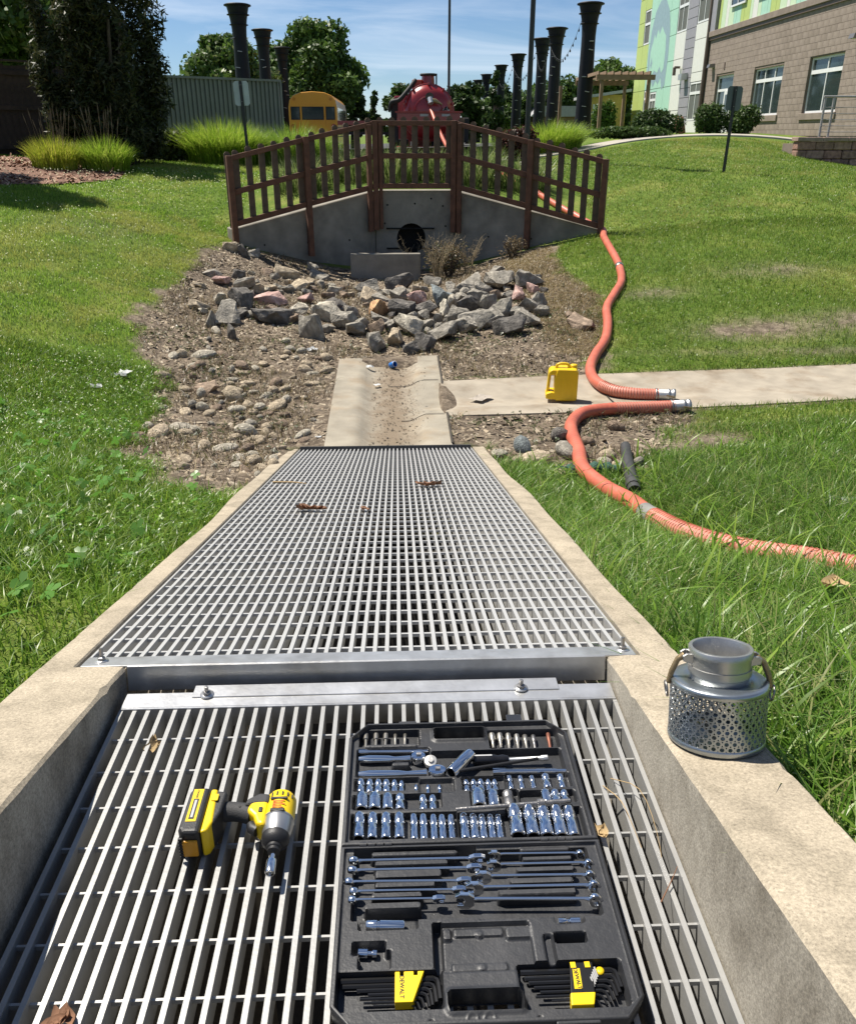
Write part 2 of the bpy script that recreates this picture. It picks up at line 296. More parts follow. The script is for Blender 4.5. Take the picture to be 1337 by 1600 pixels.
def f_spur(u, v):
    x = .497+u*7.03; y0 = np.interp(x, [.5,1.9,3.2,4.4,7.5], [6.99,7.06,7.2,7.36,7.9]); y1 = np.interp(x, [.5,1.9,3.2,4.97,7.5], [8.11,8.3,8.42,8.57,9.2])
    y = y0+(y1-y0)*v; z = np.interp(x, [.5,2,4,7.6], [-1.05,-1.05,-1.05,-1.0])
    return (x, y, z-.05*math.sin(math.pi*min(max((v-.15)/.7, 0), 1))*max(0, 1-u*1.1))
tag(pan('side_gutter', f_spur, 60, 12), kind='structure')
M_JOINT = pm('joint_dirt', (.05,.042,.032), .95, var=.3, bump=0)
def strip(name, pts, w, mat, dz=.006):
    b = MB(); P2 = [Vector(p) for p in pts]
    for i in range(len(P2)-1):
        d = (P2[i+1]-P2[i]); s_ = Vector((-d.y, d.x, 0)).normalized()*w/2; up = Vector((0,0,dz))
        b.add([P2[i]-s_+up, P2[i]+s_+up, P2[i+1]+s_+up, P2[i+1]-s_+up], [(3,2,1,0)])
    o = b.build(name, mat); tag(o, kind='structure'); return o
strip('control_joint', [(.500+.008*(y-6.2),y,f_apron(.985,(y-6.215)/2.95)[2]+.004) for y in np.linspace(6.25,9.1,24)], .02, M_JOINT, .004)
UA = lambda x: (x+.53)/1.05
strip('control_joint', [(x, 7.02+.02*x, f_apron(min(1,UA(x)),.275)[2]) for x in np.linspace(.1,.48,8)], .014, M_JOINT)
strip('control_joint', [(x, 8.13, f_apron(min(1,UA(x)),.655)[2]) for x in np.linspace(.0,.48,8)], .014, M_JOINT)
strip('control_joint', [(2.05+.05*k/8, 7.2+1.1*k/8, f_spur((2.05-.545)/7, k/8)[2]) for k in range(9)], .012, M_JOINT)
# ------------------------------------------------------------------ drain channel walls
Y0, Z0, SL = 1.645, .045, -.242
def zw(y): return Z0+SL*(y-Y0)
def wall_mat():
    m = pm('channel_concrete', (.355,.305,.23), .92, var=.16, scale=4, bump=.13, bscale=220, col2=(.265,.228,.17), c2pos=(.46,.66), c2scale=11, spec=.2, detail=9)
    t = m.node_tree; n = t.nodes.new; l = t.links.new; P = [q for q in t.nodes if q.type == 'BSDF_PRINCIPLED'][0]; old = P.inputs['Base Color'].links[0].from_socket
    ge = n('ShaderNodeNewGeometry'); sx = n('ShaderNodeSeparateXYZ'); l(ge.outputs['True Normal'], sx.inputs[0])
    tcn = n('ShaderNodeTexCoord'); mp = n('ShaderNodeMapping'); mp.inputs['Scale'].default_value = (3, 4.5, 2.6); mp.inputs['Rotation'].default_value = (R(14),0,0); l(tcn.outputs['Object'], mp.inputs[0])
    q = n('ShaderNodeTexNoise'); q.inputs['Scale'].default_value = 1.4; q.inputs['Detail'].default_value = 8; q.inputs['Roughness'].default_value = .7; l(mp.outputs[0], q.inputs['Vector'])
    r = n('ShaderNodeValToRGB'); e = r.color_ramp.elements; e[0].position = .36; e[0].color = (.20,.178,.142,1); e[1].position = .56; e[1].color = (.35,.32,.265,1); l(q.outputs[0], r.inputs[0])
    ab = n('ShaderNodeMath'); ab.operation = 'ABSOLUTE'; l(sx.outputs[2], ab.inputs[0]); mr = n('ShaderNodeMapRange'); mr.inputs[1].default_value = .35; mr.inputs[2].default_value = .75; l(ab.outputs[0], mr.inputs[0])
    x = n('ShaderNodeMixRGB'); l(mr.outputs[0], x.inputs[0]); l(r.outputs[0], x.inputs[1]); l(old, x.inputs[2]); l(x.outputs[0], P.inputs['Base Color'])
    # dark speckle and pits on the cast surface
    v = n('ShaderNodeTexVoronoi'); v.inputs['Scale'].default_value = 95; l(tcn.outputs['Object'], v.inputs['Vector'])
    mr2 = n('ShaderNodeMapRange'); mr2.inputs[1].default_value = .03; mr2.inputs[2].default_value = .16; mr2.inputs[3].default_value = .55; l(v.outputs['Distance'], mr2.inputs[0])
    h = n('ShaderNodeHueSaturation'); l(mr2.outputs[0], h.inputs['Value']); l(x.outputs[0], h.inputs['Color'])
    g3 = n('ShaderNodeTexNoise'); g3.inputs['Scale'].default_value = 170; g3.inputs['Detail'].default_value = 5; g3.inputs['Roughness'].default_value = .8; l(tcn.outputs['Object'], g3.inputs['Vector'])
    m3 = n('ShaderNodeMapRange'); m3.inputs[1].default_value = .32; m3.inputs[2].default_value = .68; m3.inputs[3].default_value = .62; m3.inputs[4].default_value = 1.36; l(g3.outputs[0], m3.inputs[0])
    h3 = n('ShaderNodeHueSaturation'); l(m3.outputs[0], h3.inputs['Value']); l(h.outputs[0], h3.inputs['Color']); l(h3.outputs[0], P.inputs['Base Color'])
    return m
M_CW = wall_mat()
def channel_wall(name, xin, xout, xrab, label):
    sg = 1 if xout > xin else -1; rs = random.Random(3 if sg > 0 else 5); b = MB()
    def chip(y, k):  # ragged arris
        return .0022*abs(math.sin(y*31+k))*abs(math.sin(y*13.7+k*2))+(rs.uniform(.003,.010) if rs.random() < .035 else 0)
    def loft(secs):
        n_ = len(secs[0]); vs = [p for s_ in secs for p in s_]
        b.add(vs, [(i*n_+j, i*n_+(j+1) % n_, (i+1)*n_+(j+1) % n_, (i+1)*n_+j) for i in range(len(secs)-1) for j in range(n_)])
        b.add(secs[0], [tuple(range(n_))]); b.add(secs[-1], [tuple(range(n_))[::-1]])
    ya = 1.69; secs = []
    for y in np.linspace(-1.2, ya, 110):
        z = zw(y); c = .006+chip(y, 1); d = .008+chip(y, 2)*.6; e = max(0, (y-1.62)/.07)*.006
        secs.append([(xin, y, -2.3), (xin, y, z-c-e), (xin+sg*c, y, z-e*.4), (xin+sg*.05, y, z+.0015*math.sin(y*9)), ((xin+xout)/2, y, z+.002*math.sin(y*5+1)), (xout-sg*d, y, z), (xout, y, z-d), (xout, y, -2.3)])
    loft(secs); secs = []
    for y in np.linspace(ya+.0005, 6.28, 150):
        z = zw(y); d = .008+chip(y, 4)*.6; c = .004+chip(y, 6)*.4; wob = .012*math.sin(y*1.9+sg)+.006*math.sin(y*5)
        xo = xout+sg*wob*min(1, max(0, y-2.0))
        secs.append([(xin, y, -2.3), (xin, y, z-.058), (xrab, y, z-.058), (xrab+sg*.001, y, z-c), (xrab+sg*c, y, z), ((xrab+xo)/2, y, z+.002*math.sin(y*7)), (xo-sg*d, y, z-.002), (xo, y, z-d-.002), (xo, y, -2.3)])
    loft(secs)
    o = b.build(name, M_CW); tag(o, label, 'concrete wall', 'walls of the drain channel'); return o
channel_wall('channel_wall', -.592, -.802, -.712, 'sloping concrete wall along the left side of the metal gratings')
channel_wall('channel_wall', .572, .757, .657, 'sloping concrete wall along the right side with perforated strainer on it')
M_DARK = pm('shade_darkened_bottom', (.022,.019,.016), .8, var=.4, scale=3, bump=.3, bscale=30)  # floor colour blackened to stand in for deep shade under the gratings
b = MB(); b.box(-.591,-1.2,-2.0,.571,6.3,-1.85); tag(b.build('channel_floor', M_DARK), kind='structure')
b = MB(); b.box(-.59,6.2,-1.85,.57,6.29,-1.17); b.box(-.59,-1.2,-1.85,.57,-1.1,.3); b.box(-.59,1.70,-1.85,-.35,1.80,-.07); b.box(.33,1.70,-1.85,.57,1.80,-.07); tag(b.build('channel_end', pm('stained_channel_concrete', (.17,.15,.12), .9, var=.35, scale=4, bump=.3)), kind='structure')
# ------------------------------------------------------------------ gratings
M_AL = pm('galvanised_grating', (.37,.37,.36), .42, metal=.25, var=.2, scale=9, bump=.04, bscale=140, col2=(.27,.265,.25), c2pos=(.45,.7), c2scale=9)
M_ALU = pm('galvanised_grating_pale', (.50,.50,.49), .42, metal=.25, var=.2, scale=9, bump=.04, bscale=140, col2=(.38,.375,.36), c2pos=(.45,.7), c2scale=9)
M_ALP = pm('mill_aluminium_plate', (.60,.60,.59), .36, metal=.75, var=.16, scale=14, bump=.04, bscale=90, col2=(.42,.41,.39), c2pos=(.48,.7), c2scale=6)
M_STEEL = pm('dull_steel', (.30,.29,.28), .4, metal=.9, var=.2)
def ibar(length, w=.0092, d=.052, web=.0078, fl=.0045):
    pr = [(-w/2,0),(w/2,0),(w/2,-fl),(web/2,-fl-.003),(web/2,-d),(-web/2,-d),(-web/2,-fl-.003),(-w/2,-fl)]
    return MB().prism(pr, 0, length, 'y').mesh('bar')
def bolt(parent, loc, rot=(0,0,0), stud=.012):
    b = MB(); b.lathe([(0,0),(.016,0),(.016,.002),(.0001,.0021)], 16); w = b.build('washer', M_ALP, parent, loc=loc, rot=rot)
    b = MB(); b.lathe([(.0095,.002),(.0095,.009),(.0075,.0105),(.005,.0105),(.005,.0105+stud),(.0001,.011+stud)], 6, smooth=False); b.build('nut', M_STEEL, w)
lo = thing('lower_grating', 'level galvanised bar grating carrying the open tool case and driver', 'grating', (0,0,0))
bar_m = ibar(1.40); bar_m.materials.append(M_AL)
for k in range(38): link('bar', bar_m, None, lo, loc=(-.5695+k*.0306, .165, 0))
cr = MB().box(-.572,-.0022,-.022,.566,.0022,-.0125).mesh('cross_bar'); cr.materials.append(M_AL)
for k in range(13): link('cross_bar', cr, None, lo, loc=(0, 1.477-.1016*k, 0))
b = MB(); b.box(-.572,1.563,-.05,.566,1.568,.0035); b.box(-.572,1.568,-.0015,.566,1.622,.0035); b.build('edge_plate', M_ALP, lo, .001, 1)
b = MB(); b.box(-.418,1.600,.0037,.440,1.645,.0060); b.build('splice_plate', M_ALP, lo, .001, 1)
bolt(lo, (-.384,1.608,.0061)); bolt(lo, (.350,1.606,.0061))
up = thing('upper_grating', 'long sloping galvanised bar grating leading down to the ditch', 'grating', (0,Y0,Z0-.002), (math.atan(SL),0,0))
Lg = (6.20-1.70)/math.cos(math.atan(SL)); s0 = .052
ub = ibar(Lg-.06, .0102, .044, .0088); ub.materials.append(M_ALU)
for k in range(43): link('bar', ub, None, up, loc=(-.667+k*.03045, s0+.055, 0))
uc = MB().box(-.698,-.005,-.013,.643,.005,-.004).mesh('cross_bar'); uc.materials.append(M_ALU)
for k in range(44): link('cross_bar', uc, None, up, loc=(0, .158+.1016*k, 0))
for x in (-.6995, .6445-.006): MB().box(x, s0, -.05, x+.006, s0+Lg, .001).build('side_bar', M_ALU, up)
MB().box(-.699, s0+Lg-.03, -.05, .644, s0+Lg, .022).build('end_bar', pm('dark_end_bar', (.09,.088,.085), .6, metal=.5), up)
MB().box(-.70, s0-.004, -.003, .645, s0+.056, .003).build('edge_plate', M_ALP, up, .0012, 1)
MB().box(-.588, s0-.009, -.060, .568, s0-.0045, .0022).build('front_angle', M_ALP, up, .001, 1)
bolt(up, (-.660, s0+.03, .003), stud=.022); bolt(up, (.620, s0+.03, .003), stud=.022)
# ------------------------------------------------------------------ headwall with wing walls, pipe, deflector block
M_HW = pm('headwall_concrete', (.24,.223,.19), .9, var=.24, scale=3.5, bump=.2, bscale=40, col2=(.15,.138,.118), c2pos=(.45,.75), c2scale=1.6, spec=.2)
M_WOOD = pm('red_brown_stained_wood', (.115,.050,.028), .8, var=.28, scale=9, bump=.25, bscale=40)
M_PICKET = pm('weathered_picket_wood', (.095,.066,.045), .85, var=.3, scale=8, bump=.3, bscale=50)
M_BLACK = pm('black_void', (.004,.004,.004), .9, var=0, bump=0)  # near-black paints the darkness inside the culvert and tie holes; rods share it
HWZ = [-.18, .33, .33, -.20]; TH = .34
hw = thing('headwall', 'grey concrete headwall with angled wing walls around a dark culvert pipe', 'headwall', (0,15.2,0))
def seg_norm(a, b): d = Vector((b[0]-a[0], b[1]-a[1], 0)).normalized(); return Vector((-d.y, d.x, 0))
for i, nm in ((0,'wing_wall'),(2,'wing_wall')):
    a, c = HW[i], HW[i+1]; nn = seg_norm(a, c)*TH; za, zc = HWZ[i], HWZ[i+1]; oy = 15.2; e = .003 if i == 0 else -.003
    A = Vector((a[0], a[1]-oy, 0)); Cc = Vector((c[0]-(e if i == 0 else 0), c[1]-oy, 0))
    if i == 2: A = Vector((a[0]+.003, a[1]-oy, 0))
    vs = []
    for z_ in (None, 'top'):
        for p, zt in ((A, za), (Cc, zc), (Cc+nn, zc), (A+nn, za)): vs.append((p.x, p.y, -1.6 if z_ is None else zt))
    MB().add(vs, [(3,2,1,0),(4,5,6,7),(0,1,5,4),(1,2,6,5),(2,3,7,6),(3,0,4,7)]).build(nm, M_HW, hw, .012, 1)
pcx, pcz, prd = .355, -.45, .25; b = MB(); x0, x1, zb, zt = HW[1][0], HW[2][0], -1.6, .33
ang = sorted(set([2*math.pi*k/28 for k in range(28)]+[math.atan2(z_-pcz, x_-pcx) % (2*math.pi) for x_ in (x0, x1) for z_ in (zb, zt)]))
inn, outp = [], []
for a in ang:
    ca, sa = math.cos(a), math.sin(a); tt = min([t_ for t_ in (((x1 if ca > 0 else x0)-pcx)/ca if abs(ca) > 1e-9 else 9e9, ((zt if sa > 0 else zb)-pcz)/sa if abs(sa) > 1e-9 else 9e9)])
    inn.append((pcx+prd*ca, 0, pcz+prd*sa)); outp.append((pcx+tt*ca, 0, pcz+tt*sa))
k = len(ang); b.add(inn+outp, [(i, (i+1) % k, k+(i+1) % k, k+i) for i in range(k)])
b.add([(x0,0,zt),(x1,0,zt),(x1,TH,zt),(x0,TH,zt)], [(0,1,2,3)]); b.add([(x0,TH,zb),(x1,TH,zb),(x1,TH,zt),(x0,TH,zt)], [(0,1,2,3)])
b.add([(x0,0,zb),(x0,TH,zb),(x0,TH,zt),(x0,0,zt)], [(0,1,2,3)]); b.add([(x1,0,zb),(x1,TH,zb),(x1,TH,zt),(x1,0,zt)], [(0,1,2,3)])
b.build('centre_wall', M_HW, hw, recalc=False)
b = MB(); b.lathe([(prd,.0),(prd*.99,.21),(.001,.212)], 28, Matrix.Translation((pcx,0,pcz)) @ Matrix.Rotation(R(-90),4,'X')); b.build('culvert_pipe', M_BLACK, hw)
for z_ in (-.285, -.615): MB().cyl((pcx-.43,-.02,z_), (pcx+.40,-.02,z_), .013, n=6).build('trash_rod', M_BLACK, hw)
bl = thing('deflector_block', 'upright grey concrete slab standing before the culvert pipe', 'concrete block', (-.09,14.05,-1.15), (0,0,R(-1.2)))
MB().box(-.57,0,0,.57,.13,.585).build('slab', M_HW, bl, .012, 2)
for (x_, z_) in ((-.05,.1),(.42,.12),(.9,.08),(-.1,-.2),(.95,-.25),(.7,.2),(.15,-.75)): MB().cyl((x_,-.003,z_),(x_,.03,z_),.016,n=10).build('tie_hole', M_BLACK, hw)
for i, (ts) in enumerate(((.2,.5,.8),(.25,.55,.85))):
    a, c = (HW[0], HW[1]) if i == 0 else (HW[2], HW[3])
    for t_ in ts: x_, y_ = a[0]+(c[0]-a[0])*t_, a[1]+(c[1]-a[1])*t_-15.2; z_ = -.45 if i == 0 else -.4; MB().cyl((x_,y_-.004,z_),(x_,y_+.03,z_),.016,n=10).build('tie_hole', M_BLACK, hw)
# ------------------------------------------------------------------ picket fence on the headwall
fe = thing('picket_fence', 'red brown wooden picket fence on top of the concrete headwall', 'fence', (.4,15.2,.35))
FP = [(-2.47,14.06,.883),(-1.33,14.60,1.151),(-.237,15.13,1.391),(1.08,15.13,1.391),(2.28,14.57,1.104),(3.385,14.03,.831)]
FB = [-.42,-.66,-.30,-.34,-.55,-.30]
def fpost(x, y, zt, zb, ry, w=.089):
    M = Matrix.Translation((x-.4, y-15.2, 0)) @ Matrix.Rotation(ry, 4, 'Z')
    MB().box(-w/2, -w/2, zb-.35, w/2, w/2, zt-.35, M).build('post', M_WOOD, fe, .004, 1)
dirs = [math.atan2(FP[i+1][1]-FP[i][1], FP[i+1][0]-FP[i][0]) for i in range(5)]
for i, (x, y, zt) in enumerate(FP): fpost(x, y-.03, zt+.02, FB[i], dirs[min(i, 4)] if i not in (2,) else 0)
fpost(FP[2][0]-.10, FP[2][1]-.07, 1.35, -.32, dirs[1], .075); fpost(FP[2][0]+.085, FP[2][1]-.01, 1.38, -.28, 0, .06); fpost(FP[3][0]+.09, FP[3][1]-.05, 1.37, -.36, dirs[3], .07)
pk_rs = random.Random(11)
pw = .10; pkm = []
for vnt in range(3):
    c = .03; pkm.append(MB().prism([(-pw/2,0),(pw/2,0),(pw/2,1.09-c),(pw/2-c,1.09),(-pw/2+c,1.09),(-pw/2,1.09-c)], 0, .017, 'y').mesh('picket')); pkm[-1].materials.append(M_PICKET)
for i in range(5):
    (xa, ya, za), (xb, yb, zb_) = FP[i], FP[i+1]; ln = math.hypot(xb-xa, yb-ya)
    for off, hh in ((-.02, .075), (-.515, .085), (-.985, .085)):
        M = Matrix(((( xb-xa)/ln, -(yb-ya)/ln, 0, xa-.4), ((yb-ya)/ln, (xb-xa)/ln, 0, ya-15.2), (0,0,1,-.35), (0,0,0,1)))
        vs = []
        for s_, z_ in ((.045, za), (ln-.045, zb_)):
            zz = za+(zb_-za)*s_/ln+off
            vs += [(s_,-.03,zz-hh/2),(s_,.008,zz-hh/2),(s_,.008,zz+hh/2),(s_,-.03,zz+hh/2)]
        MB().add([M @ Vector(v) for v in vs], [(0,1,2,3),(7,6,5,4),(0,4,5,1),(1,5,6,2),(2,6,7,3),(3,7,4,0)]).build('rail', M_WOOD, fe, .003, 1)
    npk = 7 if i == 2 else 6
    for k in range(npk):
        s_ = ln*(k+.5)/npk; zz = za+(zb_-za)*s_/ln-1.01+pk_rs.uniform(-.012,.012); d = dirs[i]
        link('picket', pkm[k % 3], None, fe, loc=(xa+(xb-xa)*s_/ln-.4-math.sin(d)*.012, ya+(yb-ya)*s_/ln-15.2+math.cos(d)*.012, zz-.35), rot=(0, pk_rs.uniform(-.012,.012), d))
e_ = MB(); e_.prism([(-.05,0),(.05,0),(.05,1.09),(.02,1.12),(-.02,1.12),(-.05,1.09)], 0, .02, 'y'); e_.build('picket', M_PICKET, fe, loc=(FP[0][0]-.03-.4, FP[0][1]+.03-15.2, -.16-.35), rot=(0,0,dirs[0]))
# ------------------------------------------------------------------ stones
RIPRAP=[(-0.34,12.48,0.32,0.21,'g'),(0.11,12.95,0.35,0.21,'d'),(0.12,11.96,0.22,0.18,'g'),(0.35,12.44,0.22,0.13,'t'),(-0.32,11.91,0.3,0.13,'t'),(0.64,11.43,0.34,0.29,'b'),(0.46,10.91,0.26,0.17,'d'),(0.36,11.63,0.21,0.18,'p'),(0.17,11.01,0.33,0.2,'d'),(-0.15,11.04,0.32,0.17,'o'),(-0.13,11.71,0.25,0.11,'g'),(0.42,10.71,0.16,0.1,'g'),(0.69,10.6,0.23,0.24,'l'),(0.23,10.15,0.28,0.19,'l'),(0.59,9.8,0.33,0.15,'g'),(0.42,10.26,0.19,0.13,'g'),(0.05,9.73,0.24,0.15,'t'),(-0.16,9.51,0.26,0.19,'g'),(0.39,9.42,0.23,0.2,'d'),(0.25,9.29,0.17,0.11,'d'),(-0.17,10.23,0.19,0.16,'n'),(-0.13,10.57,0.22,0.13,'g'),(-0.36,10.33,0.16,0.16,'g'),(-0.59,10.48,0.29,0.17,'g'),(-0.44,10.09,0.28,0.12,'g'),(-0.51,10.97,0.2,0.12,'g'),(-0.72,11.16,0.3,0.15,'d'),(-0.84,10.69,0.29,0.16,'l'),(-0.95,9.9,0.24,0.29,'g'),(1.15,12.21,0.4,0.16,'g'),(1.59,12.91,0.31,0.13,'g'),(1.56,11.96,0.39,0.22,'g'),(1.93,11.81,0.32,0.21,'g'),(1.28,11.71,0.21,0.18,'g'),(1.04,11.77,0.21,0.11,'g'),(0.95,11.5,0.24,0.1,'g'),(1.17,11.23,0.27,0.17,'g'),(1.29,10.78,0.26,0.2,'g'),(1.41,10.4,0.35,0.25,'g'),(1.72,11.2,0.24,0.17,'p'),(1.91,11.45,0.17,0.12,'p'),(1.72,10.5,0.26,0.16,'g'),(1.88,10.61,0.23,0.19,'g'),(1.41,11.3,0.14,0.14,'n'),(1.58,11.26,0.2,0.1,'g'),(1.03,10.78,0.29,0.2,'d'),(0.84,10.37,0.22,0.19,'g'),(1.03,10.05,0.34,0.22,'g'),(0.9,9.94,0.27,0.18,'g'),(1.24,10.12,0.25,0.15,'g'),(1.39,9.73,0.33,0.21,'d'),(1.66,9.97,0.27,0.18,'g'),(0.83,11.25,0.2,0.14,'l'),(1.16,10.46,0.22,0.13,'g'),(0.72,10.03,0.18,0.12,'g'),(0.64,13.07,0.23,0.12,'g'),(0.86,12.23,0.22,0.13,'g'),(2.25,9.76,0.33,0.12,'n'),(0.02,10.31,0.16,0.13,'g'),(0.56,10.44,0.16,0.13,'g'),(1.58,10.29,0.19,0.13,'g'),(0.29,10.67,0.16,0.11,'g'),(0.75,10.42,0.16,0.11,'g'),(1.87,10.29,0.16,0.11,'g'),(-2.15,12.22,0.17,0.14,'d'),(-2.03,11.61,0.35,0.16,'g'),(-1.81,11.73,0.19,0.13,'t'),(-1.93,10.97,0.28,0.23,'d'),(-1.6,11.23,0.34,0.16,'p'),(-2,10.17,0.36,0.26,'g'),(-2.21,10.94,0.25,0.1,'l'),(-2.38,10.53,0.22,0.1,'t'),(-2.14,9.98,0.19,0.19,'g'),(-1.81,9.61,0.16,0.2,'d'),(-1.73,10.61,0.2,0.1,'g'),(-1.48,10.41,0.39,0.24,'d'),(-1.23,10.54,0.2,0.12,'n'),(-1.16,10.97,0.23,0.1,'l'),(-1.19,11.62,0.24,0.11,'p'),(-0.86,10.85,0.33,0.13,'l'),(-0.57,10.43,0.27,0.2,'g'),(-0.74,11.27,0.29,0.1,'d'),(-1.6,12.94,0.35,0.09,'t'),(-2.32,11.83,0.24,0.08,'p'),(-2.55,11.45,0.16,0.07,'t'),(-1.32,12.39,0.26,0.11,'t'),(-2.5,12.07,0.22,0.08,'g'),(-2.3,13.51,0.18,0.18,'d'),(-2.47,13.52,0.21,0.15,'t'),(-2.15,13.59,0.18,0.12,'g'),(-1.28,14.06,0.19,0.13,'l'),(-1.16,13.54,0.28,0.09,'g'),(-0.7,13.12,0.12,0.09,'t')]
COBBLE=[(-2.22,8.01,0.11,0.08,'g'),(-2.27,8.66,0.12,0.07,'g'),(-2.19,8.72,0.12,0.1,'g'),(-1.98,8.77,0.21,0.05,'g'),(-1.55,8.49,0.16,0.1,'g'),(-1.51,8.33,0.12,0.05,'g'),(-1.56,8.07,0.1,0.05,'g'),(-1.4,7.95,0.15,0.06,'g'),(-1.58,7.89,0.11,0.06,'g'),(-1.64,7.58,0.13,0.05,'g'),(-1.75,7.55,0.11,0.09,'g'),(-1.44,7.46,0.18,0.14,'g'),(-1.66,7.16,0.09,0.09,'g'),(-1.78,7,0.14,0.06,'g'),(-1.96,6.46,0.1,0.08,'g'),(-1.96,6.15,0.12,0.05,'g'),(-1.83,6.28,0.19,0.05,'g'),(-1.71,6.54,0.14,0.06,'g'),(-1.64,6.41,0.11,0.05,'g'),(-1.58,7.05,0.12,0.05,'g'),(-1.55,7.2,0.09,0.05,'g'),(-1.36,7.19,0.16,0.04,'g'),(-1.29,7.32,0.11,0.06,'g'),(-1.17,7.27,0.12,0.07,'g'),(-1.02,7.26,0.18,0.08,'g'),(-0.97,7.48,0.09,0.08,'g'),(-1.12,7.98,0.15,0.09,'g'),(-0.88,8.51,0.14,0.09,'g'),(-0.81,8.46,0.1,0.04,'g'),(-0.77,8.04,0.12,0.06,'g'),(-0.88,7.58,0.06,0.05,'g'),(-1.08,7.08,0.1,0.04,'g'),(-1.2,6.87,0.1,0.05,'g'),(-1.03,6.75,0.12,0.06,'g'),(-1.18,6.52,0.16,0.1,'g'),(-1.02,6.57,0.09,0.06,'g'),(-0.73,6.51,0.13,0.04,'g'),(-0.69,6.38,0.08,0.04,'g'),(-1.39,5.94,0.12,0.07,'g'),(-1.22,5.88,0.16,0.06,'g'),(-1.11,6.34,0.08,0.04,'g'),(-1.03,6.24,0.08,0.05,'g'),(-0.92,6.04,0.11,0.04,'g'),(-0.86,5.9,0.05,0.05,'g'),(-0.96,5.46,0.11,0.07,'g'),(-1.07,5.59,0.1,0.04,'g'),(-0.86,5.29,0.09,0.05,'g'),(-1.04,5.34,0.09,0.04,'g'),(-0.96,5.2,0.09,0.03,'g'),(-0.87,5.17,0.05,0.03,'g'),(-0.85,5.06,0.06,0.03,'g'),(-1.33,5.11,0.08,0.06,'g'),(-1.39,5.35,0.11,0.03,'g'),(-1.29,5.34,0.08,0.04,'g'),(-1.17,5.27,0.05,0.04,'g'),(-1.13,4.93,0.07,0.02,'g'),(-1.44,5.01,0.04,0.03,'g'),(-0.7,9.01,0.14,0.1,'g'),(-1.12,9.24,0.11,0.07,'g'),(-2.16,7.74,0.08,0.05,'g'),(-2.07,7.4,0.07,0.05,'g'),(-2.01,7.12,0.1,0.04,'g'),(-1.95,7.7,0.11,0.06,'g'),(-1.34,8.66,0.12,0.06,'g'),(-1.81,8.91,0.13,0.05,'g'),(-2.02,8.44,0.1,0.05,'g'),(-1.11,7.71,0.11,0.07,'g'),(-1.16,7.54,0.11,0.05,'g'),(-1.03,7.77,0.11,0.06,'g'),(-1.29,7.67,0.09,0.05,'g'),(-1.44,5.74,0.09,0.04,'g'),(-1.15,8.93,0.11,0.05,'g'),(-2.03,9.76,0.14,0.09,'g'),(-1.25,6.4,0.06,0.03,'g'),(-1.34,6.36,0.06,0.03,'g'),(-1.48,6.42,0.09,0.05,'g')]
COBBLE_R=[(1.04,6.01,0.17,0.12,'b'),(0.95,5.78,0.1,0.07,'t'),(1.09,5.73,0.21,0.09,'t'),(0.93,5.63,0.09,0.05,'t'),(1.11,5.58,0.09,0.06,'l'),(1.35,5.9,0.2,0.09,'g'),(1.39,6.33,0.17,0.12,'d'),(1.65,5.82,0.14,0.06,'t'),(1.6,5.72,0.11,0.05,'l'),(1.66,5.61,0.1,0.07,'t'),(1.59,6.21,0.1,0.08,'n'),(1.91,6.57,0.13,0.08,'n'),(1.21,5.45,0.13,0.07,'t'),(1.86,5.71,0.1,0.06,'g'),(0.84,5.91,0.12,0.05,'l')]
ROCKC = {'g':('grey',(.235,.215,.18)),'d':('dark grey',(.12,.11,.098)),'l':('pale grey',(.36,.325,.26)),'t':('tan',(.36,.295,.21)),'p':('pinkish',(.40,.26,.225)),'o':('orange',(.46,.27,.14)),'n':('brown',(.22,.165,.12)),'b':('blue grey',(.17,.19,.19))}
def rock_mat(key, c): return pm('rock_'+key, c, .85, var=.3, scale=5, bump=.8, bscale=16, col2=tuple(min(.6, v*1.7) for v in c), c2pos=(.5,.72), c2scale=6, spec=.25)
RM = {k_: rock_mat(v_[0].replace(' ', '_'), v_[1]) for k_, v_ in ROCKC.items()}
def hull_rock(seed):
    r = np.random.default_rng(seed); bm = bmesh.new()
    for q in range(15):
        v = r.normal(size=3); v /= np.linalg.norm(v); v = np.sign(v)*np.abs(v)**.7; v *= r.uniform(.72, 1.08); v[2] = v[2]*.62; v[1] *= r.uniform(.7,1)
        bm.verts.new(v*.5)
    res = bmesh.ops.convex_hull(bm, input=bm.verts); bmesh.ops.delete(bm, geom=[x for x in res['geom_interior'] if isinstance(x, bmesh.types.BMVert)], context='VERTS')
    bmesh.ops.dissolve_limit(bm, angle_limit=R(16), verts=bm.verts, edges=bm.edges)
    bmesh.ops.bevel(bm, geom=list(bm.edges), offset=.012, segments=1, affect='EDGES', clamp_overlap=True)
    bmesh.ops.triangulate(bm, faces=bm.faces); bmesh.ops.subdivide_edges(bm, edges=bm.edges, cuts=3, use_grid_fill=True)
    from mathutils import noise as mn
    bm.normal_update(); so = Vector((seed*3.1, seed*1.7, seed))
    dv_ = [(v, v.normal*(mn.noise(v.co*5+so)*.045+mn.noise(v.co*13+so)*.022+mn.noise(v.co*Vector((3,3,16))+so)*.012)) for v in bm.verts]
    for v, d in dv_: v.co += d
    bmesh.ops.recalc_face_normals(bm, faces=bm.faces); me = bpy.data.meshes.new('rock'); bm.to_mesh(me); bm.free(); me.polygons.foreach_set('use_smooth', [True]*len(me.polygons)); me.set_sharp_from_angle(angle=R(28)); me.materials.append(None); return me
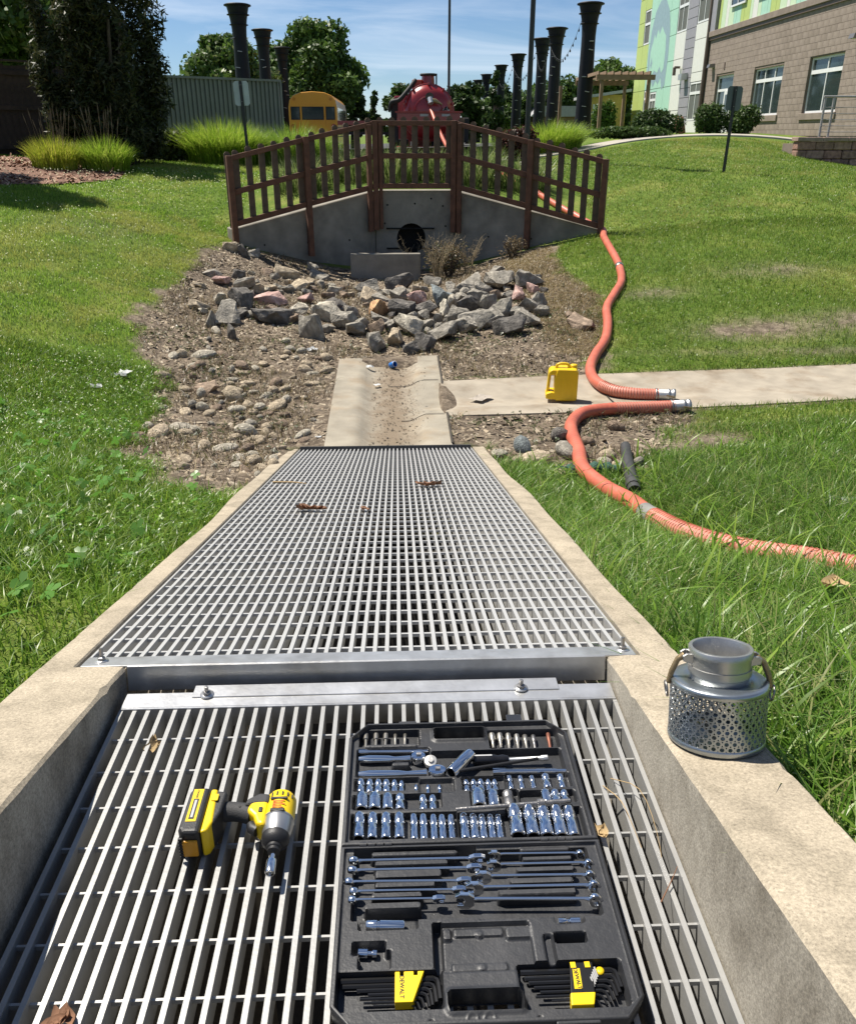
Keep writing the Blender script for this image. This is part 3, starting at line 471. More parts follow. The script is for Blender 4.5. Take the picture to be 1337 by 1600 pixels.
def cobble(seed):
    r = np.random.default_rng(seed); bm = bmesh.new(); bmesh.ops.create_icosphere(bm, subdivisions=2, radius=.5); ph = r.uniform(0, 6, 6)
    for v in bm.verts:
        c = v.co; k_ = 1+.13*math.sin(3.1*c.x*2+ph[0])+.12*math.sin(2.7*c.y*2+ph[1])+.08*math.sin(4*c.z+3*c.x+ph[2]); v.co = Vector((c.x*k_, c.y*k_*.8, c.z*k_*.6))
    for f in bm.faces: f.smooth = True
    me = bpy.data.meshes.new('cobble'); bm.to_mesh(me); bm.free(); me.materials.append(None); return me
HR = [hull_rock(s_) for s_ in range(40, 58)]; CB = [cobble(s_) for s_ in range(8)]
rr = random.Random(21); placed = []
def put_stone(name, me, x, y, w, h, ck, sink=.28, yaw=None, zoff=0, flat=1, tilt=.2):
    o = bpy.data.objects.new(name, me); COL.objects.link(o); o.material_slots[0].link = 'OBJECT'; o.material_slots[0].material = RM[ck]
    hh = h*1.15*flat; o.scale = (w*1.05, w*rr.uniform(.75,1.0), hh/.6); o.rotation_euler = (rr.uniform(-tilt,tilt), rr.uniform(-tilt,tilt), rr.uniform(0,6.28) if yaw is None else yaw)
    o.location = (x, y+w*.25, float(surf(x, y+w*.25)[0])+hh*(.5-sink)+zoff); placed.append((x, y+w*.25, w)); return o
def zone(x, y):
    return ('left side' if x < -.9 else 'middle' if x < .9 else 'right side'), ('at the front' if y < 10.3 else 'in the centre' if y < 11.6 else 'at the back')
for i, (x, y, w, h, ck) in enumerate(RIPRAP):
    o = put_stone('riprap_rock', HR[i % len(HR)], x, y, w*1.38, max(h, w*.45)*1.2, ck, zoff=.03 if -.9 < x < 2 else 0, tilt=.42)
    zx, zy = zone(x, y); sz = 'large' if w > .29 else 'mid-sized' if w > .2 else 'small'
    tag(o, '%s %s rock, %s of riprap pile, %s' % (sz, ROCKC[ck][0], zx, zy), 'rock', 'riprap rocks before the headwall')
cc = ['t','l','t','l','n','t','l','t','t','n','l']
for i, (x, y, w, h, _) in enumerate(COBBLE):
    ck = cc[i % len(cc)]; o = put_stone('river_cobble', CB[i % 8], x, y, w*1.28, max(h, w*.42)*1.05, ck, sink=.38)
    sz = 'large' if w > .14 else 'mid-sized' if w > .09 else 'small'
    zy = 'nearest the grating' if y < 5.6 else 'front part' if y < 6.7 else 'halfway along' if y < 7.8 else 'near the riprap'
    zx = 'lawn side' if x < -1.7 else 'mid width' if x < -1.1 else 'pan side'
    tag(o, '%s %s cobble in left bed, %s, %s' % (sz, ROCKC[ck][0], zx, zy), 'cobble', 'cobbles in the left stone bed')
for i, (x, y, w, h, ck) in enumerate(COBBLE_R):
    o = put_stone('river_cobble', CB[(i+3) % 8], x, y, w*1.1, max(h, w*.55), ck, sink=.2)
    zx = 'beside the grating kerb' if x < 1.15 else 'by the orange hose' if x < 1.5 else 'by the black pipe end'
    tag(o, '%s %s cobble right of the grating, %s' % ('large' if w > .15 else 'mid-sized' if w > .1 else 'small', ROCKC[ck][0], zx), 'cobble', 'cobbles right of the grating')
o = put_stone('flat_slab_rock', HR[3], -1.72, 7.62, .30, .11, 'n', sink=.1); tag(o, 'flat brown slab of rock with dark shadow in the stone bed', 'rock')
# smaller filler stones between the listed ones
cnt = 0
while cnt < 122:
    if cnt < 70: x, y = rr.uniform(-2.4, 2.2), rr.uniform(9.5, 13.2); w = rr.uniform(.11,.26); nm = 'riprap_rock'
    else: x, y = rr.uniform(-2.2,-.65), rr.uniform(5.0, 9.6); w = rr.uniform(.06,.14); nm = 'river_cobble'
    if not bool(in_poly(np.array([x]), np.array([y]), BARE)[0]) or (nm == 'river_cobble' and x < -.4*(y-5)-1.0): continue
    if nm == 'riprap_rock' and (y < 9.6+abs(x-.3)*.3 or (x > -.7 and y > 12.8)): continue
    if any((x-a)**2+(y+w*.25-c_)**2 < ((w+d_)*.30)**2 for a, c_, d_ in placed): continue
    ck = rr.choice('ggdgtln' if nm == 'riprap_rock' else 'ttllgn')
    o = put_stone(nm, rr.choice(HR if nm == 'riprap_rock' else CB), x, y, w, w*.55, ck, sink=.25); cnt += 1
    if nm == 'riprap_rock': zx, zy = zone(x, y); tag(o, 'small %s stone wedged in riprap, %s, %s' % (ROCKC[ck][0], zx, zy), 'rock', 'riprap rocks before the headwall')
    else: tag(o, 'tiny %s pebble half buried in left bed, %s' % (ROCKC[ck][0], 'nearest the grating' if y < 6 else 'front part' if y < 7 else 'halfway along' if y < 8.2 else 'near the riprap'), 'cobble', 'cobbles in the left stone bed')
# gravel and clods too small to count
def debris(name, n_, region, size, tint, label, seed):
    r = np.random.default_rng(seed); x = r.uniform(region[0], region[1], n_*3); y = r.uniform(region[2], region[3], n_*3)
    ok = in_poly(x, y, BARE) & (~in_poly(x, y, APRON)) & (~in_poly(x, y, SPUR)) & ~((x > -.83) & (x < .78) & (y < 6.3)); x = x[ok][:n_]; y = y[ok][:n_]; k_ = len(x); z = surf(x, y)
    base = np.array([(1,0,-.3),(-.5,.87,-.3),(-.5,-.87,-.3),(.2,.1,.8)]); s_ = size*r.uniform(.4,1.4,k_)**1.5; a = r.uniform(0, 6.28, k_); st = r.uniform(.6, 1.6, k_)
    vx = base[None,:,0]*s_[:,None]*st[:,None]; vy = base[None,:,1]*s_[:,None]
    P3 = np.stack([x[:,None]+vx*np.cos(a)[:,None]-vy*np.sin(a)[:,None], y[:,None]+vx*np.sin(a)[:,None]+vy*np.cos(a)[:,None], z[:,None]+base[None,:,2]*s_[:,None]*.7], -1).reshape(-1, 3)
    f = np.array([(0,1,3),(1,2,3),(2,0,3)]); F_ = (np.arange(k_)[:,None,None]*4+f[None]).reshape(-1, 3)
    c = np.array(tint)[r.integers(0, len(tint), k_)]*r.uniform(.7,1.3,(k_,1)); o = npmesh(name, P3, F_, pm('loose_debris', (0,0,0), .9, attr='tint', var=0, bump=0), np.repeat(c, 4, 0)); tag(o, label, 'gravel', kind='stuff')
def flakes(name, n_, region, size, pal, label, seed, keep):
    r = np.random.default_rng(seed); x = r.uniform(region[0], region[1], n_); y = r.uniform(region[2], region[3], n_); ok = keep(x, y, r); x, y = x[ok], y[ok]; k_ = len(x); z = surf(x, y)+.004
    ap = in_poly(x, y, APRON); z = np.where(ap, np.maximum(z, -1.045-.065*sstep(-.36,-.19,x)*(1-sstep(.15,.33,x))+.005), z); a = r.uniform(0, 6.28, k_); l_ = size*r.uniform(.3,1.5,k_)**1.4; w_ = l_*r.uniform(.12,.6,k_); tl = r.normal(0,.25,k_)
    cx = np.stack([np.cos(a)*l_, np.sin(a)*l_, np.abs(tl)*l_], -1)[:,None,:]; cw = np.stack([-np.sin(a)*w_, np.cos(a)*w_, r.normal(0,.25,k_)*w_], -1)[:,None,:]
    P3 = np.stack([x, y, z], -1)[:,None,:]+np.concatenate([-cx*.3-cw, cx-cw*.5, cx+cw*.5, -cx*.3+cw], 1); c = np.array(pal)[r.integers(0, len(pal), k_)]*r.uniform(.6,1.4,(k_,1))
    tag(npmesh(name, P3.reshape(-1,3), (np.arange(k_)[:,None,None]*4+np.array([(0,1,2),(0,2,3)])[None]).reshape(-1,3), pm('loose_debris', (0,0,0), .9, attr='tint', var=0, bump=0), np.repeat(c, 4, 0)), label, 'litter', kind='stuff')
flakes('leaf_litter', 30000, (-2.9,2.7,4.5,14.6), .026, [(.20,.155,.11),(.11,.085,.06),(.28,.225,.155),(.36,.30,.215),(.22,.175,.12)], 'dry leaf litter and bark bits strewn over the stone bed', 8, lambda x, y, r: in_poly(x, y, BARE) & ~in_poly(x, y, SPUR) & ~in_poly(x, y, APRON) & ~((x > -.83) & (x < .78) & (y < 6.3)) & (r.uniform(size=x.shape) < (.25+1.1*fbm(x, y, 1.5, 71))*np.where((x > 1.9) & (y > 8.6), .25, 1)))
flakes('pan_litter', 2600, (-.35,.42,6.3,9.0), .011, [(.08,.06,.04),(.045,.034,.025),(.17,.13,.085)], 'leaf crumbs and silt lying in the concrete pan', 9, lambda x, y, r: (r.uniform(size=x.shape) < np.exp(-((x-.02)/.2)**2)*(.3+fbm(x, y, 3, 72))))
debris('gravel', 9000, (-2.9,2.7,4.5,14.6), .022, [(.25,.2,.14),(.16,.12,.085),(.34,.29,.22),(.09,.07,.05)], 'loose gravel and clods scattered over the bare soil', 3)
# ------------------------------------------------------------------ grass, clover, weeds
M_GRASS = pm('grass_blade', (0,0,0), .36, attr='tint', var=0, bump=0, spec=.38, trans=.45)
M_LEAF = pm('tree_leaf', (0,0,0), .5, attr='tint', var=0, bump=0, spec=.3, trans=.30)
def blades(name, x, y, z, h, w, bend, cols, label=None, cat='grass', parent=None, seed=1, az=None, kind='stuff', segs=3, mat=None):
    r = np.random.default_rng(seed); k = len(x); a = r.uniform(0, 2*np.pi, k) if az is None else az
    dx, dy = np.cos(a), np.sin(a); tw = a+np.pi/2+r.normal(0, .5, k); px, py = np.cos(tw), np.sin(tw)
    ts = np.linspace(0, 1, segs+1); vs = []
    for i, t in enumerate(ts):
        rr_ = bend*h*t**2; cx = x+dx*rr_; cy = y+dy*rr_; cz = z+h*t*(1-.38*np.minimum(bend, 1.4)*t)
        if i < segs:
            ww = w*.5*(1-t**1.6)*(.75+.5*t)
            vs += [np.stack([cx-px*ww, cy-py*ww, cz], -1), np.stack([cx+px*ww, cy+py*ww, cz], -1)]
        else: vs.append(np.stack([cx, cy, cz], -1))
    Vv = np.stack(vs, 1); nv = Vv.shape[1]; f = []
    for i in range(segs-1): f += [(2*i, 2*i+1, 2*i+3), (2*i, 2*i+3, 2*i+2)]
    f.append((2*segs-2, 2*segs-1, 2*segs)); f = np.array(f)
    F_ = (np.arange(k)[:,None,None]*nv+f[None]).reshape(-1, 3)
    c = np.repeat(cols[:,None,:], nv, 1)
    o = npmesh(name, Vv.reshape(-1,3), F_, mat or M_GRASS, c.reshape(-1,3), parent)
    if parent is None or kind == 'stuff': tag(o, label if parent is None else None, cat if parent is None else None, kind=kind)
    return o
def scatter(n_, x0, x1, y0, y1, seed, keep):
    r = np.random.default_rng(seed); x = r.uniform(x0, x1, n_); y = r.uniform(y0, y1, n_)
    ok = keep(x, y, r); x, y = x[ok], y[ok]; z = surf(x, y); ok = in_view(x, y, z); return x[ok], y[ok], z[ok]
WALK = [(2.6,21.9),(4.6,22.2),(6.6,23.5),(9,24.3),(12.5,24.4),(12.5,26),(9,25.6),(6.2,24.9),(4.3,23.5),(2.4,23.3)]
def off_pan(x, y, m=.0):
    return ~in_poly(x, y, WALK) & ~in_poly(x, y, SPUR) & ~in_poly(x, y, APRON) & ~((x > -.80-m) & (x < .755+m) & (y < 6.3))
def palette(n_, pal, seed, jit=.22):
    r = np.random.default_rng(seed); return np.array(pal)[r.integers(0, len(pal), n_)]*r.uniform(1-jit, 1+jit, (n_, 1))
G_FRESH = [(.11,.215,.02),(.15,.26,.026),(.19,.31,.034),(.08,.165,.014),(.25,.34,.05)]
G_LONG = [(.095,.20,.022),(.13,.245,.03),(.175,.29,.048),(.065,.145,.014),(.22,.32,.075),(.095,.20,.022),(.30,.32,.12)]
G_MOWN = [(.11,.20,.022),(.145,.24,.03),(.19,.27,.045),(.28,.31,.08),(.075,.15,.016)]
G_DRY = [(.20,.15,.08),(.12,.085,.05),(.07,.05,.03),(.30,.24,.13),(.09,.10,.03),(.06,.045,.03)]
HOSE_CLEAR = [(2.53,7.06),(1.93,7.01),(1.68,6.91),(1.54,6.67),(1.48,6.35),(1.44,5.92),(1.39,5.51),(1.44,5.15),(1.53,4.75),(1.56,4.38),(1.63,3.93),(1.77,3.63),(1.94,3.39),(2.07,3.15),(2.25,2.95)]
PIPE_CLEAR = [(1.85,6.1),(1.63,5.0)]
# long unmown grass right of the channel
kr = lambda x, y, r: (r.uniform(size=x.shape) < lawn_w(x, y)*(.55+.9*fbm(x, y, 1.6, 9))) & off_pan(x, y, .01) & (poly_dist(x, y, HOSE_CLEAR+HOSE_CLEAR[::-1]) > .035+.05*r.uniform(size=x.shape))
x, y, z = scatter(190000, .74, 4.6, .6, 6.6, 31, kr); r = np.random.default_rng(5); tall = .45+1.1*fbm(x, y, 1.1, 12)
hd_ = np.minimum(poly_dist(x, y, HOSE_CLEAR+HOSE_CLEAR[::-1]), poly_dist(x, y, PIPE_CLEAR+PIPE_CLEAR[::-1])); edge = (1-.55*sstep(5.0, 6.4, y))*(.42+.58*sstep(.05,.34,hd_))
blades('long_grass', x, y, z, (.075+.15*r.beta(2,3,len(x)))*tall*edge*1.15, r.uniform(.004,.0095,len(x)), r.uniform(.2,1.25,len(x)), palette(len(x), G_LONG, 6)*(.8+.5*fbm(x, y, .9, 4))[:,None], 'long unmown green grass right of the grating around the orange hose', seed=7)
x, y, z = scatter(2600, .80, 4.4, 1.0, 6.2, 32, kr); r = np.random.default_rng(8)
blades('coarse_grass', x, y, z, r.uniform(.16,.32,len(x)), r.uniform(.010,.018,len(x)), r.uniform(.5,1.3,len(x)), palette(len(x), [(.16,.28,.03),(.23,.34,.05),(.12,.22,.02)], 9), 'broad pale grass blades rising out of the long grass', seed=9, segs=5)
# grass and clover left of the channel
kl = lambda x, y, r: (r.uniform(size=x.shape) < lawn_w(x, y)*(.35+1.0*fbm(x, y, 1.4, 19))) & off_pan(x, y, .01)
x, y, z = scatter(150000, -4.8, -.80, .8, 8.2, 41, kl); r = np.random.default_rng(15); tl = .6+.9*fbm(x, y, 1.2, 14)
blades('lawn_grass', x, y, z, (.045+.10*r.beta(2,4,len(x)))*tl, r.uniform(.0035,.0075,len(x)), r.uniform(.2,1.3,len(x)), palette(len(x), G_FRESH, 16)*(.75+.5*fbm(x, y, .8, 24))[:,None], 'bright green grass on the bank left of the grating', seed=17)
def leaves(name, x, y, z, hgt, size, cols, seed, label, cat, tri=3, mat=None, parent=None, tilt=.55):
    """small rounded leaflets held above the ground: tri leaflets around each stalk top"""
    r = np.random.default_rng(seed); k = len(x); out = []; a0 = r.uniform(0, 6.28, k); tx, ty = r.normal(0, tilt, k), r.normal(0, tilt, k)
    for j in range(tri):
        a = a0+j*2*np.pi/tri; ca, sa = np.cos(a), np.sin(a)
        pts = [(0,0),(.55,.42),(1.05,.28),(1.0,-.28),(.5,-.42)]
        q = []
        for u, v in pts:
            lx = (u*ca-v*sa)*size; ly = (u*sa+v*ca)*size; q.append(np.stack([x+lx, y+ly, z+hgt+lx*tx+ly*ty-.12*u*u*size], -1))
        out.append(np.stack(q, 1))
    Vv = np.stack(out, 1).reshape(-1, 5, 3); f = np.array([(0,1,2),(0,2,3),(0,3,4)]); F_ = (np.arange(len(Vv))[:,None,None]*5+f[None]).reshape(-1,3)
    c = np.repeat(np.repeat(cols, tri, 0)[:,None,:], 5, 1).reshape(-1,3); o = npmesh(name, Vv.reshape(-1,3), F_, mat or M_GRASS, c, parent)
    if parent is None: tag(o, label, cat, kind='stuff')
    return o
kc = lambda x, y, r: (r.uniform(size=x.shape) < lawn_w(x, y)*sstep(.42,.62,fbm(x, y, .9, 33))*1.1) & off_pan(x, y, .03)
x, y, z = scatter(42000, -4.8, -.85, .9, 9.0, 51, kc); r = np.random.default_rng(52)
leaves('clover', x, y, z, r.uniform(.025,.085,len(x)), r.uniform(.006,.012,len(x))*np.where(r.uniform(size=len(x)) < .05, 1.7, 1), palette(len(x), [(.12,.25,.022),(.16,.31,.03),(.08,.18,.02),(.22,.36,.05)], 53), 54, 'clover leaves spread through the left hand lawn', 'clover')
x, y, z = scatter(800, -3.4, -.95, 1.0, 6.5, 61, kl); r = np.random.default_rng(62)
leaves('broad_weed', x, y, z, r.uniform(.03,.10,len(x)), r.uniform(.02,.036,len(x)), palette(len(x), [(.12,.28,.04),(.16,.33,.06),(.09,.22,.03)], 63), 64, 'broad leaved weeds in the grass left of the grating', 'weeds', tri=4)
# mown lawns beyond
km = lambda x, y, r: (r.uniform(size=x.shape) < lawn_w(x, y)*(.5+.7*fbm(x, y, 1.2, 29))) & off_pan(x, y) & ~in_poly(x, y, MULCH) & ((y < hw_line(x)-.0) | (np.abs(x-.44) > 3.0))
for nm, reg, n_, sd, hs_, ws, lab in (('lawn_grass', (2.2,9.5,6.2,14), 120000, 71, (.04,.10), (.005,.010), 'green grass on the bank right of the ditch below the sign'), ('lawn_grass', (-7.5,-2.2,7.6,15), 120000, 72, (.03,.075), (.005,.010), 'green clover flecked lawn left of the stone bed'), ('mown_lawn', (2.5,16,13.5,24.5), 130000, 73, (.035,.07), (.009,.016), 'mown lawn sloping up to the school building'), ('mown_lawn', (-12,-2.4,13,21), 90000, 74, (.035,.07), (.009,.016), 'mown lawn in front of the shrubs and juniper')):
    x, y, z = scatter(n_, *reg, sd, km); r = np.random.default_rng(sd)
    pal = G_MOWN if reg[0] > 0 else [(.185,.32,.034),(.235,.37,.05),(.30,.40,.075),(.135,.25,.024)]
    dry = (sstep(.46,.66,fbm(x, y, .5, 37))*sstep(.35,.6,fbm(x, y, 2.2, 38)))[:,None]
    blades(nm, x, y, z, r.uniform(*hs_,len(x)), r.uniform(*ws,len(x)), r.uniform(.2,1.2,len(x)), palette(len(x), pal, sd)*(1-dry*.55)+dry*.55*np.array([(.40,.36,.11)]), lab, seed=sd, segs=2)
# pale clover heads
x, y, z = scatter(4600, -8, -1.0, 1.5, 18, 81, kc); r = np.random.default_rng(82); s_ = r.uniform(.005,.008,len(x))*(1+y/26); oc = np.array([(1,0,0),(-.5,.87,0),(-.5,-.87,0),(0,0,1.1)]); hh = r.uniform(.05,.10,len(x))
P3 = np.stack([x[:,None]+oc[None,:,0]*s_[:,None], y[:,None]+oc[None,:,1]*s_[:,None], (z+hh)[:,None]+oc[None,:,2]*s_[:,None]], -1).reshape(-1,3)
tag(npmesh('clover_flowers', P3, (np.arange(len(x))[:,None,None]*4+np.array([(0,1,3),(1,2,3),(2,0,3)])[None]).reshape(-1,3), pm('clover_flower', (.42,.44,.27), .8, var=.1, bump=0)), 'pale clover flower heads dotted over the left lawn', 'flowers', kind='stuff')
# dry weeds over the bare soil
kd = lambda x, y, r: in_poly(x, y, BARE) & off_pan(x, y) & (r.uniform(size=x.shape) < .15+1.1*sstep(.45,.62,fbm(x, y, 1.7, 43))) & ((x < -.7) | (y > 8.6) | (fbm(x, y, 2, 44) > .5))
x, y, z = scatter(60000, -2.9, 2.7, 4.5, 14.4, 91, kd); r = np.random.default_rng(92)
blades('dry_weeds', x, y, z, r.uniform(.03,.12,len(x)), r.uniform(.004,.009,len(x)), r.uniform(.3,1.8,len(x)), palette(len(x), G_DRY, 93, .45), 'dry brown weeds and stems over the stone bed', 'weeds', seed=94, segs=2)
ks = lambda x, y, r: in_poly(x, y, BARE) & off_pan(x, y) & (x > 1.7+.2*r.uniform(size=x.shape)) & (y > 8.9)
x, y, z = scatter(26000, 1.7, 2.8, 8.8, 14.2, 191, ks); r = np.random.default_rng(192)
blades('straw_grass', x, y, z, r.uniform(.02,.07,len(x)), r.uniform(.004,.008,len(x)), r.uniform(.6,2.2,len(x)), palette(len(x), [(.36,.28,.15),(.28,.21,.11),(.42,.34,.19),(.2,.17,.07)], 193), 'dry straw coloured grass on the bank right of the riprap', 'dry grass', seed=194, segs=2)
kg = lambda x, y, r: in_poly(x, y, BARE) & off_pan(x, y) & (fbm(x, y, 1.9, 48) > .58)
x, y, z = scatter(9000, -2.9, 2.6, 5, 11.5, 95, kg); r = np.random.default_rng(96)
leaves('low_weeds', x, y, z, r.uniform(.01,.06,len(x)), r.uniform(.010,.020,len(x)), palette(len(x), [(.06,.085,.03),(.09,.11,.04),(.13,.13,.06)], 97), 98, 'low green weeds between the cobbles', 'weeds')
def tuft(name, cx, cy, rx, ry, n_, hs_, ws, bend, pal, label, cat, seed, rad_out=1.0, heads=0, group=None):
    """an ornamental grass: arching blades from one crown"""
    r = np.random.default_rng(seed); t_ = thing(name, label, cat, (cx, cy, gz(cx, cy)), group=group); a = r.uniform(0, 6.28, n_); q = np.sqrt(r.uniform(0, 1, n_))
    x = np.cos(a)*q*rx; y = np.sin(a)*q*ry; az = a+r.normal(0, .6, n_); h = r.uniform(*hs_, n_)*(1-.22*q)
    z = surf(cx+x, cy+y)-gz(cx, cy)
    o = blades('foliage', x, y, z, h, r.uniform(*ws, n_), r.uniform(*bend, n_)*(.35+.9*q), palette(n_, pal, seed+1), parent=t_, seed=seed, az=az, segs=4, kind=None)
    if heads:
        b = MB()
        for k in range(heads):
            a_ = r.uniform(0, 6.28); q_ = r.uniform(.2, 1); ln = r.uniform(hs_[1]*.95, hs_[1]*1.5); p0 = Vector((math.cos(a_)*q_*rx*.8, math.sin(a_)*q_*ry*.8, 0)); p1 = p0+Vector((math.cos(a_)*.12+r.normal(0,.08), math.sin(a_)*.1, ln))
            b.tube([p0, p0.lerp(p1, .8), p1], [.003,.003,.002], 3); b.tube([p0.lerp(p1,.8), p0.lerp(p1,.9), p1], [.004,.012,.002], 4)
        b.build('seed_head', pm('dry_seed_head', (.13,.095,.06), .9, var=.2, bump=0), t_, recalc=False)
    return t_
Y_GR = [(.32,.38,.03),(.40,.44,.05),(.24,.32,.025),(.44,.42,.08)]; B_GR = [(.22,.34,.03),(.29,.41,.04),(.15,.26,.02),(.38,.46,.08)]
og = 'ornamental grass clumps'
tuft('ornamental_grass', -6.35,17.4,.42,.35,1500,(.45,.75),(.010,.018),(.1,.6),Y_GR,'yellowish ornamental grass clump at the mulch edge under the juniper','grass clump',101,heads=26,group=og)
tuft('ornamental_grass', -5.55,17.8,.45,.4,1700,(.5,.8),(.010,.018),(.2,.8),B_GR,'green ornamental grass clump right of the yellowish one below the juniper','grass clump',102,heads=22,group=og)
tuft('ornamental_grass', -3.75,20.6,.85,.6,3600,(.75,1.25),(.012,.022),(.25,.9),B_GR,'large bright ornamental grass clump before the corrugated screen','grass clump',103,group=og)
tuft('ornamental_grass', -2.2,20.8,.8,.5,3000,(.8,1.2),(.012,.02),(.3,1.0),[(.17,.29,.04),(.24,.34,.05)],'bright grass clump below the yellow bus','grass clump',104,group=og)
tuft('ornamental_grass', 4.15,23.6,.8,.55,3200,(.6,1.02),(.012,.022),(.3,1.0),B_GR,'bright ornamental grass clump beside the black column base','grass clump',105,group=og)
tuft('ornamental_grass', 3.3,24.8,.4,.4,1200,(.6,.9),(.012,.02),(.3,.9),[(.12,.2,.03),(.17,.24,.05)],'grass clump behind the dark lamp post','grass clump',106,group=og)
for i, (cx, cy, lab) in enumerate(((-1.6,16.4,'left wing'),(-.7,17.0,'left of the middle panel'),(.1,16.6,'left half of the middle panel'),(.8,16.9,'right half of the middle panel'),(1.6,16.7,'right wing near the middle post'),(2.5,16.6,'right wing outer panel'),(-.1,18.6,'middle panel, farther back'),(1.9,18.9,'right wing, farther back'))):
    tuft('weed_clump', cx, cy, .5, .4, 620, (.4,.85), (.012,.022), (.2,.8), [(.12,.19,.045),(.19,.25,.075),(.09,.14,.03),(.27,.29,.12)], 'tall green weeds seen through the picket fence, '+lab, 'weeds', 120+i, group='weeds behind the picket fence')
# ------------------------------------------------------------------ trees and shrubs: leaf faces spread through clumps
def leaf_cloud(clumps, n_, size, pal, seed, up=.3, flat=.6, shell=.55, long=1.6):
    """quads scattered in ellipsoid clumps (cx,cy,cz,rx,ry,rz); returns verts, tris, colours"""
    r = np.random.default_rng(seed); C_ = np.array(clumps, float); vol = (C_[:,3]*C_[:,4]*C_[:,5])**.72; ids = r.choice(len(C_), n_, p=vol/vol.sum())
    d = r.normal(size=(n_,3)); d /= np.linalg.norm(d, axis=1)[:,None]; rad = (shell+(1-shell)*r.uniform(0,1,n_)**.6)*r.uniform(.75,1.12,n_)
    p = C_[ids,:3]+d*rad[:,None]*C_[ids,3:]
    nrm = d*.5+r.normal(size=(n_,3))*.7; nrm[:,2] += up; nrm /= np.linalg.norm(nrm, axis=1)[:,None]
    t_ = np.cross(nrm, r.normal(size=(n_,3))); t_ /= np.linalg.norm(t_, axis=1)[:,None]+1e-9; bt = np.cross(nrm, t_); s_ = size*r.uniform(.55,1.35,n_)[:,None]
    Vv = np.stack([p-t_*s_*long*.5, p+bt*s_*.42, p+t_*s_*long*.5, p-bt*s_*.42], 1)
    cl = np.array(pal)[r.integers(0, len(pal), n_)]*r.uniform(.7,1.3,(n_,1))
    F_ = (np.arange(n_)[:,None,None]*4+np.array([(0,1,2),(0,2,3)])[None]).reshape(-1,3)
    return Vv.reshape(-1,3), F_, np.repeat(cl, 4, 0)
M_BARK = pm('bark', (.10,.075,.055), .9, var=.3, scale=6, bump=.5, bscale=20)
def tree(name, x, y, top, width, trunk, n_, size, pal, label, cat, seed, zb=None, nclump=24, group=None, shape='round', trunk_r=.14):
    z0 = gz(x, y) if zb is None else zb; r = random.Random(seed); t_ = thing(name, label, cat, (x, y, z0), group=group); H = top-z0; cl = []
    for k in range(nclump):
        f = r.random(); a = r.uniform(0, 6.28)
        if shape == 'round': zc = trunk+(H-trunk)*(.12+.76*f); w = width/2*math.sin(math.pi*min(.97, .15+.80*f))**.7
        elif shape == 'cone': zc = trunk+(H-trunk)*(.05+.85*f); w = width/2*(1.0-.88*f)
        else: zc = trunk+(H-trunk)*(.1+.7*f); w = width/2*.85
        q = r.uniform(.25,.82)*w; cr = r.uniform(.22,.38)*width*(.6+.4*math.sin(math.pi*(.1+.8*f)))*.62
        cl.append((math.cos(a)*q, math.sin(a)*q, zc, cr, cr, cr*r.uniform(.6,.95)))
    v_, f_, c_ = leaf_cloud(cl, n_, size, pal, seed); npmesh('crown', v_, f_, M_LEAF, c_, t_)
    b = MB(); b.tube([(0,0,-.2),(0.03*width,.02,H*.35),(-.02*width,0,H*.75)], [trunk_r*1.3, trunk_r, trunk_r*.3], 8)
    for k in range(6): c0 = cl[k*2 % len(cl)]; b.tube([(0.02*width,.01,H*.25+H*.06*k), (c0[0]*.6, c0[1]*.6, c0[2]*.9), (c0[0], c0[1], c0[2])], [trunk_r*.5, trunk_r*.3, trunk_r*.1], 5)
    b.build('trunk', M_BARK, t_, recalc=False); return t_
P_DK = [(.028,.055,.014),(.04,.075,.018),(.055,.095,.022)]; P_MD = [(.06,.115,.02),(.085,.15,.026),(.11,.18,.035)]; P_LT = [(.09,.16,.04),(.12,.19,.05),(.07,.13,.03),(.16,.20,.08)]
tg = 'trees along the skyline'
tree('broadleaf_tree', -5.0,62,8.3,7.8,.5,30000,.24,P_MD+[(.05,.095,.02)],'big round dark green tree behind the yellow bus','tree',201,nclump=40,group=tg,trunk_r=.3)
tree('broadleaf_tree', -9.3,52,6.6,5.4,.4,18000,.20,P_LT+P_MD,'pale green tree behind the corrugated screen and leftmost columns','tree',202,nclump=30,group=tg,trunk_r=.2)
tree('broadleaf_tree', -2.9,66,5.6,3.2,.3,5500,.22,P_DK,'small dark tree at the right foot of the big round tree','tree',203,nclump=10,group=tg)
tree('broadleaf_tree', -15.5,70,5.4,6.5,.4,6000,.28,P_MD,'distant green tree between the juniper and the columns','tree',204,group=tg)
tree('broadleaf_tree', -8.9,23.5,5.6,4.6,1.2,15000,.12,P_MD+P_LT,'leafy green tree over the dark wooden fence at far left','tree',205,nclump=20,group=tg)
tree('broadleaf_tree', -8.35,16.3,6.3,3.4,2.6,11000,.12,P_MD,'leafy tree at the left edge shading the mulch and lawn','tree',211,nclump=22,group=tg)
tree('broadleaf_tree', .6,58,4.3,3.4,.2,5000,.2,P_DK+P_MD,'dark green tree right behind the red tank truck','tree',206,group=tg)
tree('conifer_tree', -1.1,58,3.9,1.0,.3,900,.2,P_DK,'slim pointed evergreen left of the red tank truck','tree',207,shape='cone',group=tg)
tree('broadleaf_tree', 4.6,56,4.5,3.0,.2,5000,.2,P_DK,'dark tree right of the tank truck behind the small columns','tree',208,group=tg)
tree('conifer_tree', 5.6,50,4.6,1.5,.5,2200,.2,P_DK,'narrow dark evergreen beside the farthest columns','tree',209,shape='cone',group=tg)
